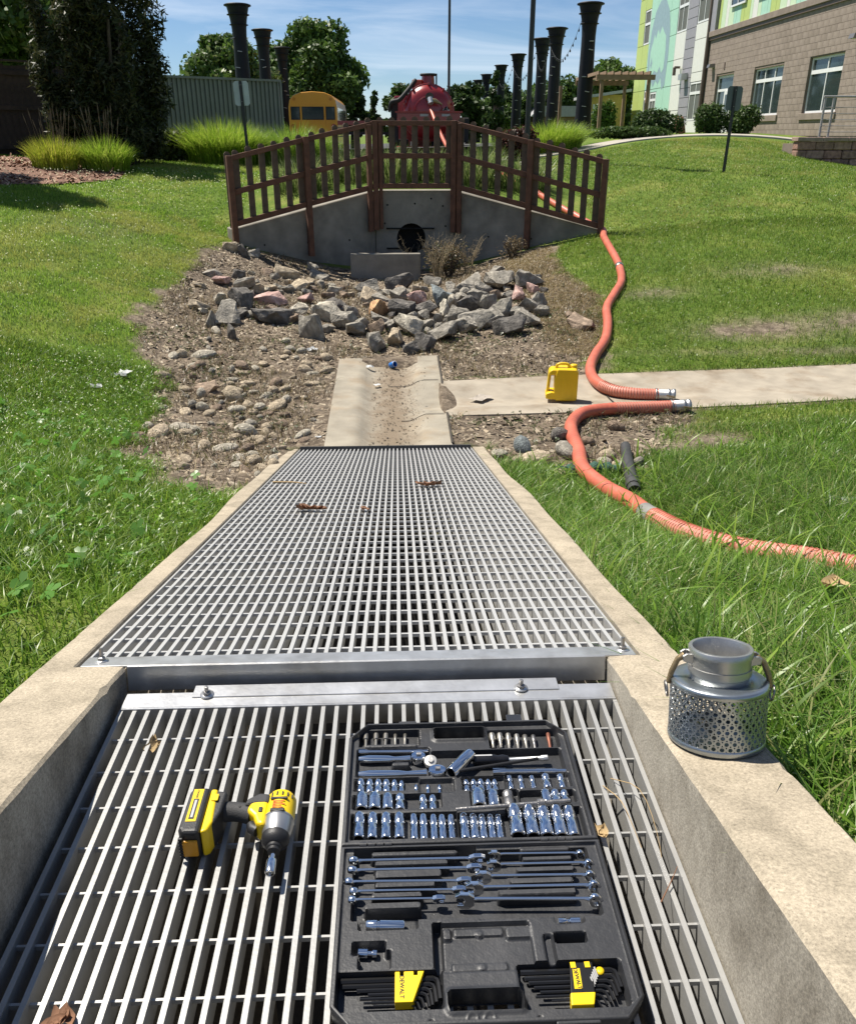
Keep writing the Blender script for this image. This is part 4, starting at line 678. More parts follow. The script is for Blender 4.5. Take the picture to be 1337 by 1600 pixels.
for i, (px_, Y_, top, w_, lab) in enumerate(((795,75,5.0,4.5,'behind the third and fourth columns from the right row end'),(850,80,5.2,5.5,'behind the paired columns by the lamp post'),(895,82,6.2,5.5,'between the lamp post and the nearest right column'),(955,72,6.8,4.5,'rising behind the pergola roof'),(925,84,5.2,5,'right behind the nearest right column'))):
    tree('broadleaf_tree', (px_-614)*Y_/1427, Y_, top, w_*1.25, .2, 8000, .26, P_MD if i % 2 else P_DK+P_MD, 'dark green tree '+lab, 'tree', 220+i, group=tg)
# juniper
def juniper(x, y, label):
    t_ = thing('juniper', label, 'juniper', (x, y, gz(x, y))); r = random.Random(31); cl = []
    for k in range(30):
        a = r.uniform(0, 6.28); q = r.uniform(.1, 1.0); bx, by = math.cos(a)*q*.9, math.sin(a)*q*.75; Ht = r.uniform(3.4, 5.2)*(1-.32*q) if r.random() < .8 else r.uniform(1.6, 3)
        lx, ly = bx*.42, by*.35
        for s_ in np.linspace(.06, 1, 11):
            wd = .33*(1-.72*s_)+.05; cl.append((bx+lx*s_+r.uniform(-.16,.16), by+ly*s_+r.uniform(-.1,.1), .15+Ht*s_, wd, wd, .30))
    v_, f_, c_ = leaf_cloud(cl, 66000, .044, [(.022,.032,.010),(.032,.045,.014),(.05,.06,.022),(.075,.075,.03)], 77, up=.4, shell=.25, long=3.4); npmesh('foliage', v_, f_, M_LEAF, c_, t_)
    b = MB()
    for k in range(7): a = r.uniform(0, 6.28); b.tube([(0,0,-.1),(math.cos(a)*.3,math.sin(a)*.3,1.0),(math.cos(a)*.6,math.sin(a)*.5,2.6)], [.10,.07,.03], 6)
    b.build('stem', M_BARK, t_, recalc=False)
juniper(-5.85, 19.4, 'tall dark upright juniper towering over the left lawn')
def shrub(name, x, y, w, d, h, n_, size, pal, label, seed, flat=False, group=None, zb=None):
    t_ = thing(name, label, 'shrub', (x, y, gz(x, y) if zb is None else zb), group=group); r = random.Random(seed); cl = []
    for k in range(14): a = r.uniform(0, 6.28); q = r.uniform(0,.62); cl.append((math.cos(a)*q*w/2, math.sin(a)*q*d/2, h*r.uniform(.3,.62), w*.24, d*.24, h*.36))
    v_, f_, c_ = leaf_cloud(cl, n_, size, pal, seed, shell=.6); v_[:,2] = np.clip(v_[:,2], .01, h*1.05); npmesh('foliage', v_, f_, M_LEAF, c_, t_)
    b = MB()
    for k in range(5): a = r.uniform(0, 6.28); b.tube([(0,0,-.05),(math.cos(a)*w*.12,math.sin(a)*d*.12,h*.3),(math.cos(a)*w*.3,math.sin(a)*d*.3,h*.6)], [.025,.018,.006], 5)
    b.build('stem', M_BARK, t_, recalc=False); return t_
P_SH = [(.045,.085,.018),(.06,.11,.025),(.09,.14,.035)]; sg_ = 'shrubs before the school building'
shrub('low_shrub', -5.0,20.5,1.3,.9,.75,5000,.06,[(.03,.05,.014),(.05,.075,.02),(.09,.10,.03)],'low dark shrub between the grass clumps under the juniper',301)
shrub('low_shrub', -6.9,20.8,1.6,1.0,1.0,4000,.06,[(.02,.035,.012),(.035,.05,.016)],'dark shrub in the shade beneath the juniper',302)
shrub('burgundy_bush', 3.05,22.3,1.1,.8,.85,4500,.055,[(.075,.025,.022),(.11,.04,.03),(.05,.03,.02)],'burgundy leaved bush behind the right fence wing',303)
shrub('spreading_juniper', 7.75,27.0,1.9,1.3,.82,8000,.06,P_DK+[(.07,.11,.03)],'spreading dark green juniper below the mural wall',304,group=sg_)
shrub('ground_cover_juniper', 6.6,25.3,2.6,.9,.36,6500,.055,P_SH,'low ground cover juniper along the path edge',305,group=sg_)
shrub('round_shrub', 9.35,26.6,1.15,1.0,.88,7000,.05,P_SH,'clipped round shrub left of the pair by the masonry wall',306,group=sg_)
shrub('round_shrub', 10.25,26.4,1.4,1.1,.86,8500,.05,P_SH,'wider clipped shrub behind the dark sign post',307,group=sg_)
shrub('weedy_bush', .95,14.0,.95,.6,.62,1500,.028,[(.16,.12,.07),(.10,.10,.04),(.22,.17,.10)],'dry weedy bush right of the concrete slab',308)
shrub('weedy_bush', 2.0,14.25,.5,.35,.4,600,.026,[(.16,.12,.07),(.22,.17,.10)],'small dry weed at the foot of the right wing wall',309)
def twig_fan(x, y, n_, h, seed, label):
    t_ = thing('dry_stalks', label, 'dry stalks', (x, y, gz(x, y))); r = random.Random(seed); b = MB()
    for k in range(n_):
        a = r.uniform(0, 6.28); l_ = h*r.uniform(.5,1); p1 = (math.cos(a)*l_*.45, math.sin(a)*l_*.3, l_); b.tube([(math.cos(a)*.05, math.sin(a)*.05, 0), (p1[0]*.4, p1[1]*.4, l_*.55), p1], [.004,.003,.0015], 3)
        for q in range(4): s_ = r.uniform(.4,1); b.tube([(p1[0]*s_, p1[1]*s_, l_*s_), (p1[0]*s_+r.uniform(-.1,.1), p1[1]*s_+r.uniform(-.06,.06), l_*s_+r.uniform(.02,.12))], [.002,.001], 3)
    b.build('stalk', pm('dry_stalk', (.30,.24,.15), .9, var=.2, bump=0), t_, recalc=False)
twig_fan(.75, 13.8, 40, .75, 5, 'tangle of dry stalks in front of the culvert mouth'); twig_fan(1.25, 13.9, 30, .6, 6, 'tangle of dry stalks right of the culvert mouth'); twig_fan(.35,14.35,12,.7,7,'few thin pale stalks beside the concrete slab')
# mulch bed
r = np.random.default_rng(401); n_ = 5200; x = r.uniform(-10,-4.9,n_); y = r.uniform(14.6,19.4,n_); ok = in_poly(x, y, MULCH) & in_view(x, y, x*0); x, y = x[ok], y[ok]; k = len(x); z = surf(x, y)+.02; a = r.uniform(0,3.14,k); l_ = r.uniform(.03,.09,k); w_ = r.uniform(.010,.022,k); tl_ = r.normal(0,.35,k)
cx = np.stack([np.cos(a)*l_, np.sin(a)*l_, tl_*l_], -1)[:,None,:]; cw = np.stack([-np.sin(a)*w_, np.cos(a)*w_, r.normal(0,.3,k)*w_], -1)[:,None,:]
P3 = np.stack([x, y, z], -1)[:,None,:]+np.concatenate([-cx-cw, cx-cw, cx+cw, -cx+cw], 1)
tag(npmesh('mulch', P3.reshape(-1,3), (np.arange(k)[:,None,None]*4+np.array([(0,1,2),(0,2,3)])[None]).reshape(-1,3), pm('wood_chip', (0,0,0), .9, attr='tint', var=0, bump=0), np.repeat(palette(k, [(.26,.14,.09),(.34,.20,.13),(.18,.09,.06),(.42,.28,.19)], 402), 4, 0)), 'reddish wood chip mulch under the juniper and fence', 'mulch', kind='stuff')
px_ = np.linspace(0, 1, 14); g2 = MB()
for i in range(13):
    for j in range(9):
        q = []
        for (u, v) in ((i,j),(i+1,j),(i+1,j+1),(i,j+1)):
            yy = 14.7+v*.52; xx0 = -11.5; xx1 = np.interp(yy, [14.6,14.9,15.9,16.8,19.5], [-6.9,-6.3,-5.5,-5.0,-5.4]); xx = xx0+(xx1-xx0)*u/13; q.append((xx, yy, gz(xx, yy)+.022))
        g2.add(q, [(0,1,2,3)])
tag(g2.build('mulch_bed', pm('mulch_soil', (.16,.085,.055), .95, var=.35, scale=14, bump=.5, bscale=60)), kind='structure')
# ------------------------------------------------------------------ school building: masonry wing (facade plane x = FX)
FX = 14.2; GB = 1.16
M_CMU = pm('tan_block', (.27,.222,.188), .9, var=.14, scale=3, bump=.25, bscale=50, uv='Object', spec=.2)
M_CMU2 = pm('tan_block_dark', (.24,.197,.165), .9, var=.14, scale=3, bump=.25, bscale=50, spec=.2)
M_MORT = pm('mortar', (.19,.15,.12), .95, var=.1, bump=.1)
M_FRAME = pm('white_window_frame', (.72,.73,.72), .45, var=.04, bump=0)
M_GLASS = pm('dark_window_glass', (.03,.045,.045), .06, var=.1, bump=0, spec=.9)
M_BAND = pm('brown_metal_band', (.14,.10,.08), .6, var=.1, bump=0)
M_BLIND = pm('pale_blind', (.35,.42,.38), .8, var=.1, bump=0)
mw = thing('masonry_wing', 'tan concrete block school wing with white framed windows', 'building', (FX,34,GB)); oy = 34
openings = [(36.2,33.5,1.87,3.52),(31.45,29.05,1.87,3.56),(40.4,38.35,1.16,3.52)]    # y far, y near, z low, z high
YA, YB, ZT = 41.75, 24.4, 5.12
b = MB()   # backing wall split round the openings
ys = sorted([(o_[1], o_[0]) for o_ in openings]); cur = YB
for o_ in sorted(openings, key=lambda q: q[1]):
    b.box(.015,cur-oy,0,.35,o_[1]-oy,ZT-GB); b.box(.015,o_[1]-oy,0,.35,o_[0]-oy,o_[2]-GB); b.box(.015,o_[1]-oy,o_[3]-GB,.35,o_[0]-oy,ZT-GB); cur = o_[0]
b.box(.015,cur-oy,0,.35,YA-oy,ZT-GB); b.build('wall', M_MORT, mw)
ch, cl_ = .2032, .4064; blk = []
ncr = int((ZT-GB)/ch)
for c in range(ncr):
    z0 = c*ch; y = YB-(cl_/2 if c % 2 else 0)
    while y < YA-.02:
        a0, a1 = max(y, YB), min(y+cl_, YA)
        spans = [(a0, a1)]
        for (of, on, zl, zh) in openings:
            if z0+GB+ch*.5 > zl and z0+GB+ch*.5 < zh:
                ns = []
                for (p, q) in spans:
                    if q <= on or p >= of: ns.append((p, q)); continue
                    if p < on: ns.append((p, on))
                    if q > of: ns.append((of, q))
                spans = ns
        for p, q in spans:
            if q-p > .05: blk.append((p, q, z0))
        y += cl_
blk.sort(key=lambda q: q[0]); rb = random.Random(5); full = MB().box(-.006,.004,.004,.016,cl_-.004,ch-.004).mesh('block'); full.materials.append(M_CMU); full2 = full.copy(); full2.materials[0] = M_CMU2
vis = [q for q in blk if q[0] > 27.2]; near_b = vis[:300]; rest = [q for q in blk if q not in near_b]
for p, q, z0 in near_b:
    if abs(q-p-cl_) < .01: link('block', rb.choice((full, full, full2)), None, mw, loc=(0, p-oy, z0))
    else: MB().box(-.006,p-oy+.004,z0+.004,.016,q-oy-.004,z0+ch-.004).build('block', M_CMU, mw)
b = MB()
for p, q, z0 in rest: b.box(-.006,p-oy+.004,z0+.004,.016,q-oy-.004,z0+ch-.004)
o = b.build('block_field', M_CMU, mw); o['kind'] = 'stuff'
def window(parent, oy_, yf, yn, zl, zh, cols, split=.72, gb=GB, depth=.09, x=0, name='window', blind=True):
    w_ = MB(); t_ = .07
    y0, y1, z0, z1 = yn-oy_, yf-oy_, zl-gb, zh-gb
    w_.box(x+depth,y0,z0,x+depth+.06,y0+t_,z1); w_.box(x+depth,y1-t_,z0,x+depth+.06,y1,z1); w_.box(x+depth,y0+t_,z0,x+depth+.06,y1-t_,z0+t_); w_.box(x+depth,y0+t_,z1-t_,x+depth+.06,y1-t_,z1)
    zm = z0+(z1-z0)*split
    w_.box(x+depth-.004,y0+t_,zm-.06,x+depth+.06,y1-t_,zm+.06)
    for k in range(1, cols):
        yy = y0+(y1-y0)*k/cols; w_.box(x+depth-.002,yy-.025,z0+t_,x+depth+.056,yy+.025,zm-.06); w_.box(x+depth-.002,yy-.025,zm+.06,x+depth+.056,yy+.025,z1-t_)
    o_ = w_.build(name, M_FRAME, parent)
    for k in range(cols):
        a, c = y0+(y1-y0)*k/cols, y0+(y1-y0)*(k+1)/cols
        MB().box(x+depth+.03,a,z0+.02,x+depth+.036,c,zm).build('pane', M_GLASS, o_); MB().box(x+depth+.03,a,zm,x+depth+.036,c,z1-.02).build('pane', M_GLASS, o_)
    if blind: MB().box(x+depth+.10,y0,z0,x+depth+.12,y1,z0+(zm-z0)*.62).build('blind', M_BLIND, o_)
    return o_
window(mw, oy, 36.2,33.5,1.87,3.52,3,.74); window(mw, oy, 31.45,29.05,1.87,3.56,2,.74)
for (of, on) in ((36.2,33.5),(31.45,29.05)): MB().box(-.06,on-oy-.1,1.66-GB,.1,of-oy+.1,1.868-GB).build('sill', M_CMU2, mw, .01, 1)
d_ = MB(); d_.box(.10,38.35-oy,0,.16,38.45-oy,3.52-GB); d_.box(.10,40.3-oy,0,.16,40.4-oy,3.52-GB); d_.box(.10,38.45-oy,2.9-GB,.16,40.3-oy,3.0-GB); d_.box(.10,38.45-oy,3.42-GB,.16,40.3-oy,3.52-GB); d_.box(.10,39.35-oy,0,.16,39.45-oy,2.9-GB)
dr = d_.build('door', M_FRAME, mw); MB().box(.13,38.45-oy,.02,.135,40.3-oy,3.42-GB).build('pane', M_GLASS, dr); MB().box(.05,38.45-oy,.0,.12,39.35-oy,1.75).build('door_leaf', M_FRAME, dr); MB().box(.04,38.6-oy,.9,.045,39.2-oy,1.6).build('pane', M_GLASS, dr)
MB().box(-.12,YB-oy,ZT-GB,.3,YA-oy,ZT-GB+.22).build('band', M_CMU2, mw, .01, 1); MB().box(-.07,YB-oy,ZT-GB-.12,.012,YA-oy,ZT-GB-.001).build('painted_band_shade', M_BAND, mw)  # dark strip below the band stands in for its shade line
M_MINT = pm('mint_panel', (.36,.60,.47), .6, var=.05, bump=0); M_LIME = pm('lime_panel', (.42,.52,.16), .6, var=.05, bump=0); M_WHITE = pm('white_panel', (.66,.67,.62), .6, var=.04, bump=0); M_GREYP = pm('grey_siding', (.28,.275,.30), .6, var=.06, bump=0)
M_LGT = pm('pale_green_panel', (.52,.66,.45), .6, var=.05, bump=0)
y = YB; k = 0; pats = [M_LGT, M_MINT, M_LIME, M_WHITE, M_MINT, M_LIME, M_LGT]
MB().box(.05,YB-oy,ZT-GB+.22,.35,YA-oy-.6,7.2).build('upper_wall', M_BAND, mw)
while y < YA-.75:
    w_ = [.34,.5,.28,.6][k % 4]; MB().box(.0,y-oy,ZT-GB+.222,.05,y+w_-.02-oy,7.1).build('upper_panel', pats[(k*3) % 7], mw); y += w_; k += 1
for (yf, yn) in ((39.6,38.0),(36.8,35.9),(34.0,33.4),(31.0,29.4)): window(mw, oy, yf, yn, 6.0, 7.6, 2, .6, x=-.14, depth=.06, blind=False)
MB().box(-.10,YA-.62-oy,ZT-GB+.222,.05,YA-oy,7.1).build('corner_siding', M_GREYP, mw)
def wall_light(y, z):
    b = MB(); b.prism([(0,0),(-.22,-.03),(-.26,-.16),(0,-.16)], y-oy-.16, y-oy+.16, 'y'); l_ = b.build('wall_light', M_FRAME, mw, loc=(-.008,0,z-GB)); l_.data.materials[0] = pm('light_housing', (.22,.21,.2), .4, metal=.5, var=.1)
    MB().box(-.2,y-oy-.12,-.17,-.03,y-oy+.12,-.161).build('lens', M_FRAME, l_)
wall_light(40.95, 4.05); wall_light(28.35, 4.02)
MB().box(-.03,39.5-oy,3.75-GB,-.007,39.62-oy,4.0-GB).build('alarm_box', M_BAND, mw)
# ------------------------------------------------------------------ panel-clad wing with mural
pw_ = thing('panel_wing', 'lime, mint and white panelled school wing with painted head mural', 'building', (FX,48,GB)); oz = 48
b = MB(); b.box(.03,41.95-oz,0,6,54.3-oz,9); b.build('wall', pm('panel_gap', (.10,.11,.10), .9, var=.1, bump=0), pw_)
MB().cyl((-.10,41.82-oz,0), (-.10,41.82-oz,9), .09, n=8).build('downspout', M_BAND, pw_)
def panelcol(y0, y1, mat, hts, z0=0, z1=8.6, skip=()):
    z = z0; k = 0
    while z < z1:
        h_ = hts[k % len(hts)]; zz = min(z+h_, z1)
        if not any(not (zz <= a or z >= c) for a, c in skip): MB().box(0,y0-oz+.012,z+.012,.03,y1-oz-.012,zz-.012).build('panel', mat, pw_)
        else:
            for a, c in skip:
                if z < a < zz: MB().box(0,y0-oz+.012,z+.012,.03,y1-oz-.012,a-.012).build('panel', mat, pw_)
                if z < c < zz: MB().box(0,y0-oz+.012,c+.012,.03,y1-oz-.012,zz-.012).build('panel', mat, pw_)
        z = zz; k += 1
panelcol(42.05,43.95,M_WHITE,[1.35],skip=((.65,2.3),(4.7,6.4)))
window(pw_, oz, 43.9,42.15,GB+.66,GB+2.28,2,.72,x=-.08); window(pw_, oz, 43.9,42.15,GB+4.72,GB+6.38,2,.6,x=-.08)
panelcol(43.95,45.4,M_GREYP,[.42])
panelcol(45.4,47.0,M_WHITE,[1.15],skip=((4.6,6.5),)); window(pw_, oz, 46.95,45.45,GB+4.62,GB+6.48,2,.6,x=-.08)
for (a, c) in ((47.0,48.25),(48.25,49.5)): panelcol(a,c,M_MINT,[1.15])
panelcol(49.5,50.7,M_MINT,[1.15],skip=((.9,2.15),)); window(pw_, oz, 50.65,49.55,GB+.92,GB+2.13,2,.7,x=-.08)
panelcol(50.7,51.9,M_MINT,[1.15],skip=((.2,2.3),)); window(pw_, oz, 51.85,50.75,GB+.22,GB+2.28,2,.8,x=-.08,name='glass_door')
panelcol(51.9,53.1,M_LIME,[1.15],skip=((4.6,6.3),)); window(pw_, oz, 53.05,51.95,GB+4.62,GB+6.28,1,.6,x=-.08); panelcol(53.1,54.3,M_LIME,[1.15])
# painted head: hood of hair around a pale face, flat paint laid on the panels
M_MUR = pm('mural_grey_blue', (.25,.36,.40), .6, var=.08, bump=0)
def mural(pts, x, mat):
    b = MB(); b.prism([(p[0]-oz, p[1]) for p in pts], x-.002, x, 'x'); b.build('mural_paint', mat, pw_)
hair = [(51.6,2.9),(51.75,4.0),(51.5,5.2),(51.0,6.0),(50.2,6.45),(49.3,6.4),(48.5,5.8),(48.1,4.9),(48.0,3.6),(48.15,2.4),(48.6,2.2),(49.0,2.8),(49.4,2.5),(49.9,2.7),(50.3,2.4),(50.9,2.8),(51.2,2.55)]
face = [(51.25,3.1),(51.35,4.2),(51.0,4.6),(50.8,4.95),(50.55,4.7),(50.2,5.15),(49.9,4.85),(49.5,5.2),(49.1,4.9),(48.7,4.7),(48.55,4.0),(48.6,3.2),(48.95,3.0),(49.3,3.35),(49.7,3.05),(50.3,3.2),(50.8,2.95)]
mural(hair[::-1], -.004, M_MUR); mural(face[::-1], -.008, M_MINT); mural([(51.2,3.5),(51.0,3.9),(50.8,3.6),(50.95,3.3)], -.012, M_MUR)
b = MB(); b.box(-.3,45.6-oz,3.0,-.05,45.75-oz,3.1); b.cyl((-.3,45.68-oz,3.05),(-.3,45.68-oz,2.7),.08,n=8); b.build('camera_bracket', M_BAND, pw_)
b = MB(); b.prism([(0,0),(-.3,-.05),(-.3,-.3),(0,-.3)], 44.4-oz, 44.9-oz, 'y'); b.build('floodlight', pm('floodlight_grey', (.45,.46,.47), .4, metal=.5, var=.1), pw_, loc=(-.02,0,2.75))
# ------------------------------------------------------------------ paths and planting edges
M_WALK = pm('pale_sidewalk', (.38,.35,.30), .9, var=.12, scale=3, bump=.15, bscale=40, spec=.2)
def drape(name, left, right, mat, dz, n_=26):
    Lp, Rp = spline([(*p, 0) for p in left], n_), spline([(*p, 0) for p in right], n_); b = MB()
    for i in range(n_-1):
        q = [(p[0], p[1], gz(p[0], p[1])+dz) for p in (Lp[i], Rp[i], Rp[i+1], Lp[i+1])]; b.add(q+[(a, c, d-.3) for a, c, d in q], [(0,1,2,3),(0,3,7,4),(1,5,6,2)])
    b.v = b.v; o = b.build(name, mat); tag(o, kind='structure'); return o
drape('sidewalk', [(2.6,22.3),(4.6,22.6),(6.6,24.1),(9,24.9),(12.5,25.0)], [(2.4,23.2),(4.3,23.4),(6.2,24.9),(9,25.6),(12.5,25.7)], M_WALK, .03)
drape('parking_lot', [(-9,27),(-9,40),(-10,60),(-14,100)], [(5,26.5),(6,40),(6,60),(8,100)], pm('asphalt', (.055,.055,.055), .9, var=.15, scale=2, bump=.2, bscale=60), .03)
rs_ = thing('red_boulder', 'reddish pointed boulder at the corner of the panelled wing', 'boulder', (9.0,28.2,gz(9.0,28.2)))
o = link('rock', HR[5], None, rs_); o.material_slots[0].link = 'OBJECT'; o.material_slots[0].material = pm('red_sandstone', (.40,.19,.12), .9, var=.25, scale=4, bump=.4, bscale=12); o.scale = (.55,.45,1.1); o.location = (0,0,.25)
# retaining wall of split-face block with railing
rw = thing('retaining_wall', 'split face block retaining wall at the right edge below the railing', 'retaining wall', (9.82,21.6,0))
M_SPLIT = [pm('split_block_%d' % i, c, .95, var=.35, scale=12, bump=.8, bscale=22) for i, c in enumerate(((.30,.17,.13),(.25,.15,.115),(.34,.21,.16)))]
k = 0
for c in range(7):
    for j in range(9):
        x = -.21*(c % 2)+j*.45
        if x+.45 < 0 or 1.02-c*.2-.2 < -.5: continue
        x0_ = max(0, x); MB().box(x0_+.006,0+.012*(k % 3),.86-c*.2,x+.444,.3,1.05-c*.2).build('block', M_SPLIT[(k*7+c) % 3], rw, .02, 1); k += 1
for j in range(6): MB().box(-.03+j*.62,-.04,1.053,.585+j*.62,.33,1.15).build('cap', pm('cap_block', (.31,.22,.18), .95, var=.25, scale=9, bump=.5, bscale=30), rw, .012, 1)
MB().box(.02,.31,-.5,4.1,.9,1.0).build('core', M_MORT, rw)
ra = thing('railing', 'grey metal railing with horizontal rails above the block retaining wall', 'railing', (10.75,22.6,1.12))
M_RAIL = pm('grey_painted_steel', (.32,.31,.30), .5, metal=.3, var=.08, bump=0)
for x in (0,.22,1.55,2.9): MB().box(x,-.02,-.05,x+.045,.02,.92).build('post', M_RAIL, ra)
for z_ in (.14,.28,.42,.56,.70): MB().cyl((0,-.028,z_),(3,-.028,z_),.009,n=6).build('rail', M_RAIL, ra)
MB().cyl((-.02,0,.94),(3,0,.94),.025,n=8).build('top_rail', M_RAIL, ra)
# ------------------------------------------------------------------ flared black columns in two rows
M_COL = pm('black_column', (.010,.011,.014), .55, var=.2, scale=2, bump=0, spec=.25)
M_CLIP = pm('pale_clip', (.42,.42,.42), .5, var=.1, bump=0)
def col_meshes():
    s_ = MB(); s_.lathe([(.34,-.6),(.335,.4),(.30,2.2),(.275,3.6),(.275,3.95),(.29,4.25),(.33,4.55),(.385,4.8),(.44,5.02),(.44,5.05),(.40,5.05),(.36,4.8)], 26)
    r_ = MB(); r_.lathe([(.44,5.0),(.53,5.03),(.53,5.07),(.44,5.1)], 26); r2 = MB(); r2.lathe([(.36,4.70),(.44,4.715),(.44,4.74),(.37,4.755)], 26); r3 = MB(); r3.lathe([(.30,4.36),(.37,4.37),(.37,4.39),(.31,4.4)], 26)
    return [('shaft', s_.mesh('shaft')), ('rim', r_.mesh('rim')), ('ring', r2.mesh('ring')), ('ring', r3.mesh('ring'))]
CM = col_meshes()
for _, me in CM: me.materials.append(M_COL)
clipm = MB().box(-.07,-.36,-.012,.10,-.30,.012).mesh('clip'); clipm.materials.append(M_CLIP)
def column(x, y, label, seed):
    t_ = thing('flared_column', label, 'column', (x, y, .80), group='flared black columns'); r = random.Random(seed)
    for nm, me in CM: link(nm, me, None, t_)
    for k in range(7): link('clip', clipm, None, t_, loc=(r.uniform(-.1,.12), .02, 1.0+k*.48+r.uniform(-.15,.15)), rot=(0, r.uniform(-.2,.2), r.uniform(-.7,.7)))
RC = [(7.85,37.5,'nearest flared black column in the right row, cut by the top edge'),(8.02,45.8,'second nearest flared column in the right row'),(8.12,50.6,'third flared column in the right row, partly behind lamp post'),(8.1,60,'fourth flared column in the right row'),(8.1,69.2,'fifth flared column in the right row'),(8.05,79.4,'second farthest flared column in the right row'),(8.1,87.5,'farthest and smallest flared column in the right row')]
for i, (x, y, lb) in enumerate(RC): column(x, y, lb, i)
LC = [(-6.0,38.4,'nearest flared black column of the left row, above the screen'),(-6.25,47,'middle flared black column of the left row, against the trees'),(-6.42,56.2,'farthest flared black column of the left row, above the bus')]
for i, (x, y, lb) in enumerate(LC): column(x, y, lb, 20+i)
M_WIRE = pm('black_wire', (.02,.02,.02), .6, var=0, bump=0)
for i in range(4):
    (xa, ya, _), (xb, yb, _2) = RC[i], RC[i+1]; t_ = thing('string_lights', 'string of small bulbs strung between the %s and %s right row columns' % (ORD[i], ORD[i+1]), 'string lights', ((xa+xb)/2,(ya+yb)/2,4.6), group='string lights in the right row')
    pts = [Vector((xa-.3+(xb-xa)*s_-(xa+xb)/2, ya+(yb-ya)*s_-(ya+yb)/2, .55-.9*(1-(2*s_-1)**2)+.2*(s_ < .5)*(1-2*s_))) for s_ in np.linspace(0,1,15)]
    MB().tube(pts, .008, 4).build('wire', M_WIRE, t_, recalc=False)
    for p in pts[1:-1]: MB().lathe([(.012,0),(.03,-.06),(.03,-.10),(.001,-.13)], 6, Matrix.Translation(p)).build('bulb', M_WIRE, t_)
# ------------------------------------------------------------------ poles and signs
M_POLE = pm('dark_pole', (.02,.02,.022), .5, var=.15, bump=0)
lp = thing('lamp_post', 'tall dark tapered lamp post between the columns, leaving the frame', 'lamp post', (3.16,21.0,gz(3.16,21.0))); MB().cyl((0,0,-.1),(0,0,7),.065,.05,n=10).build('pole', M_POLE, lp); MB().box(-.14,-.14,-.05,.14,.14,.06).build('base', M_WALK, lp, .01, 1)
MB().box(-.30,-.12,6.95,.30,.12,7.06).build('lamp_head', M_POLE, lp)
tp = thing('flag_pole', 'thin dark pole rising from behind the red tank truck', 'pole', (2.3,37,.3)); MB().cyl((0,0,-.1),(0,0,11),.055,.04,n=8).build('pole', M_POLE, tp); MB().lathe([(.001,-.08),(.07,-.03),(.08,0),(.05,.06),(.001,.08)], 10, Matrix.Translation((0,0,11.06))).build('finial', M_POLE, tp)
ut = thing('utility_pole', 'distant wooden utility pole right of the big round tree', 'pole', (-3.2,82,.2)); MB().cyl((0,0,0),(0,0,5.3),.13,.10,n=7).build('pole', pm('pole_wood', (.30,.25,.2), .9), ut); MB().box(-.7,-.06,4.6,.7,.06,4.75).build('cross_arm', M_BARK, ut)
def sign(x, y, zc, w_, h_, mat, label, lean=0, post=M_POLE, zp=0):
    z0 = gz(x, y); t_ = thing('sign', label, 'sign', (x, y, z0), (0, lean, 0)); b = MB(); b.box(-.022,.0,-.2,.022,.04,zc-z0+h_/2+zp); b.box(-.032,.016,-.2,.032,.022,zc-z0+h_/2+zp-.01); b.build('post', post, t_)
    r_ = .04; o_ = [(-w_/2+r_,-h_/2),(w_/2-r_,-h_/2),(w_/2,-h_/2+r_),(w_/2,h_/2-r_),(w_/2-r_,h_/2),(-w_/2+r_,h_/2),(-w_/2,h_/2-r_),(-w_/2,-h_/2+r_)]
    MB().prism(o_, .042,.046,'y', Matrix.Translation((0,0,zc-z0))).build('plate', mat, t_)
    for s_ in (-.15,.15): MB().cyl((0,-.006,zc-z0+s_*h_/.45),(0,.05,zc-z0+s_*h_/.45),.008,n=6).build('bolt', M_STEEL, t_)
sign(6.87,18.29,1.86,.31,.44,pm('grey_sign_back', (.12,.135,.14), .5, metal=.4, var=.1),'dark backed sign on a black post standing on the right lawn',.015)
sign(-3.02,19.4,1.98,.31,.46,pm('pale_sign_back', (.42,.46,.46), .5, metal=.3, var=.1),'pale backed sign on a black post before the corrugated screen',-.03)
# ------------------------------------------------------------------ corrugated screen, wooden fence, pillar
sc = thing('corrugated_screen', 'grey green corrugated metal screen wall behind the ornamental grasses', 'screen wall', (-5.0,27.1,.4)); M_COR = pm('grey_green_metal', (.175,.185,.172), .55, metal=.3, var=.12, scale=2, bump=0)
pa, pb_ = Vector((-6.45,26.0,0)), Vector((-3.35,28.2,0)); dd = (pb_-pa); ln = dd.length; ang_ = math.atan2(dd.y, dd.x); np_ = 4
for k in range(np_):
    b = MB(); L_ = ln/np_; prof = []; s_ = 0; nr = 7; pt = L_/nr
    for j in range(nr): prof += [(j*pt,0),(j*pt+pt*.42,0),(j*pt+pt*.55,-.05),(j*pt+pt*.87,-.05)]
    prof.append((L_-.002,0)); vs = [(p[0],p[1],z_) for z_ in (0,2.24) for p in prof]; n2 = len(prof); b.add(vs, [(i,i+1,n2+i+1,n2+i) for i in range(n2-1)])
    M = Matrix.Translation(pa-Vector((-5.0,27.1,0))+dd*(k/np_)) @ Matrix.Rotation(ang_, 4, 'Z'); b.v = [tuple(M @ Vector(v)) for v in b.v]; b.build('panel', M_COR, sc, recalc=False)
M = Matrix.Translation(pa-Vector((-5.0,27.1,0))) @ Matrix.Rotation(ang_, 4, 'Z')
MB().box(-.05,-.09,2.242,ln+.05,.06,2.30,M).build('cap_rail', M_COR, sc); 
for s_ in (-.06, ln*.5, ln+.005): MB().box(s_,.01 if 0 < s_ < ln else -.08,-.2,s_+.06,.07,2.24,M).build('post', M_COR, sc)
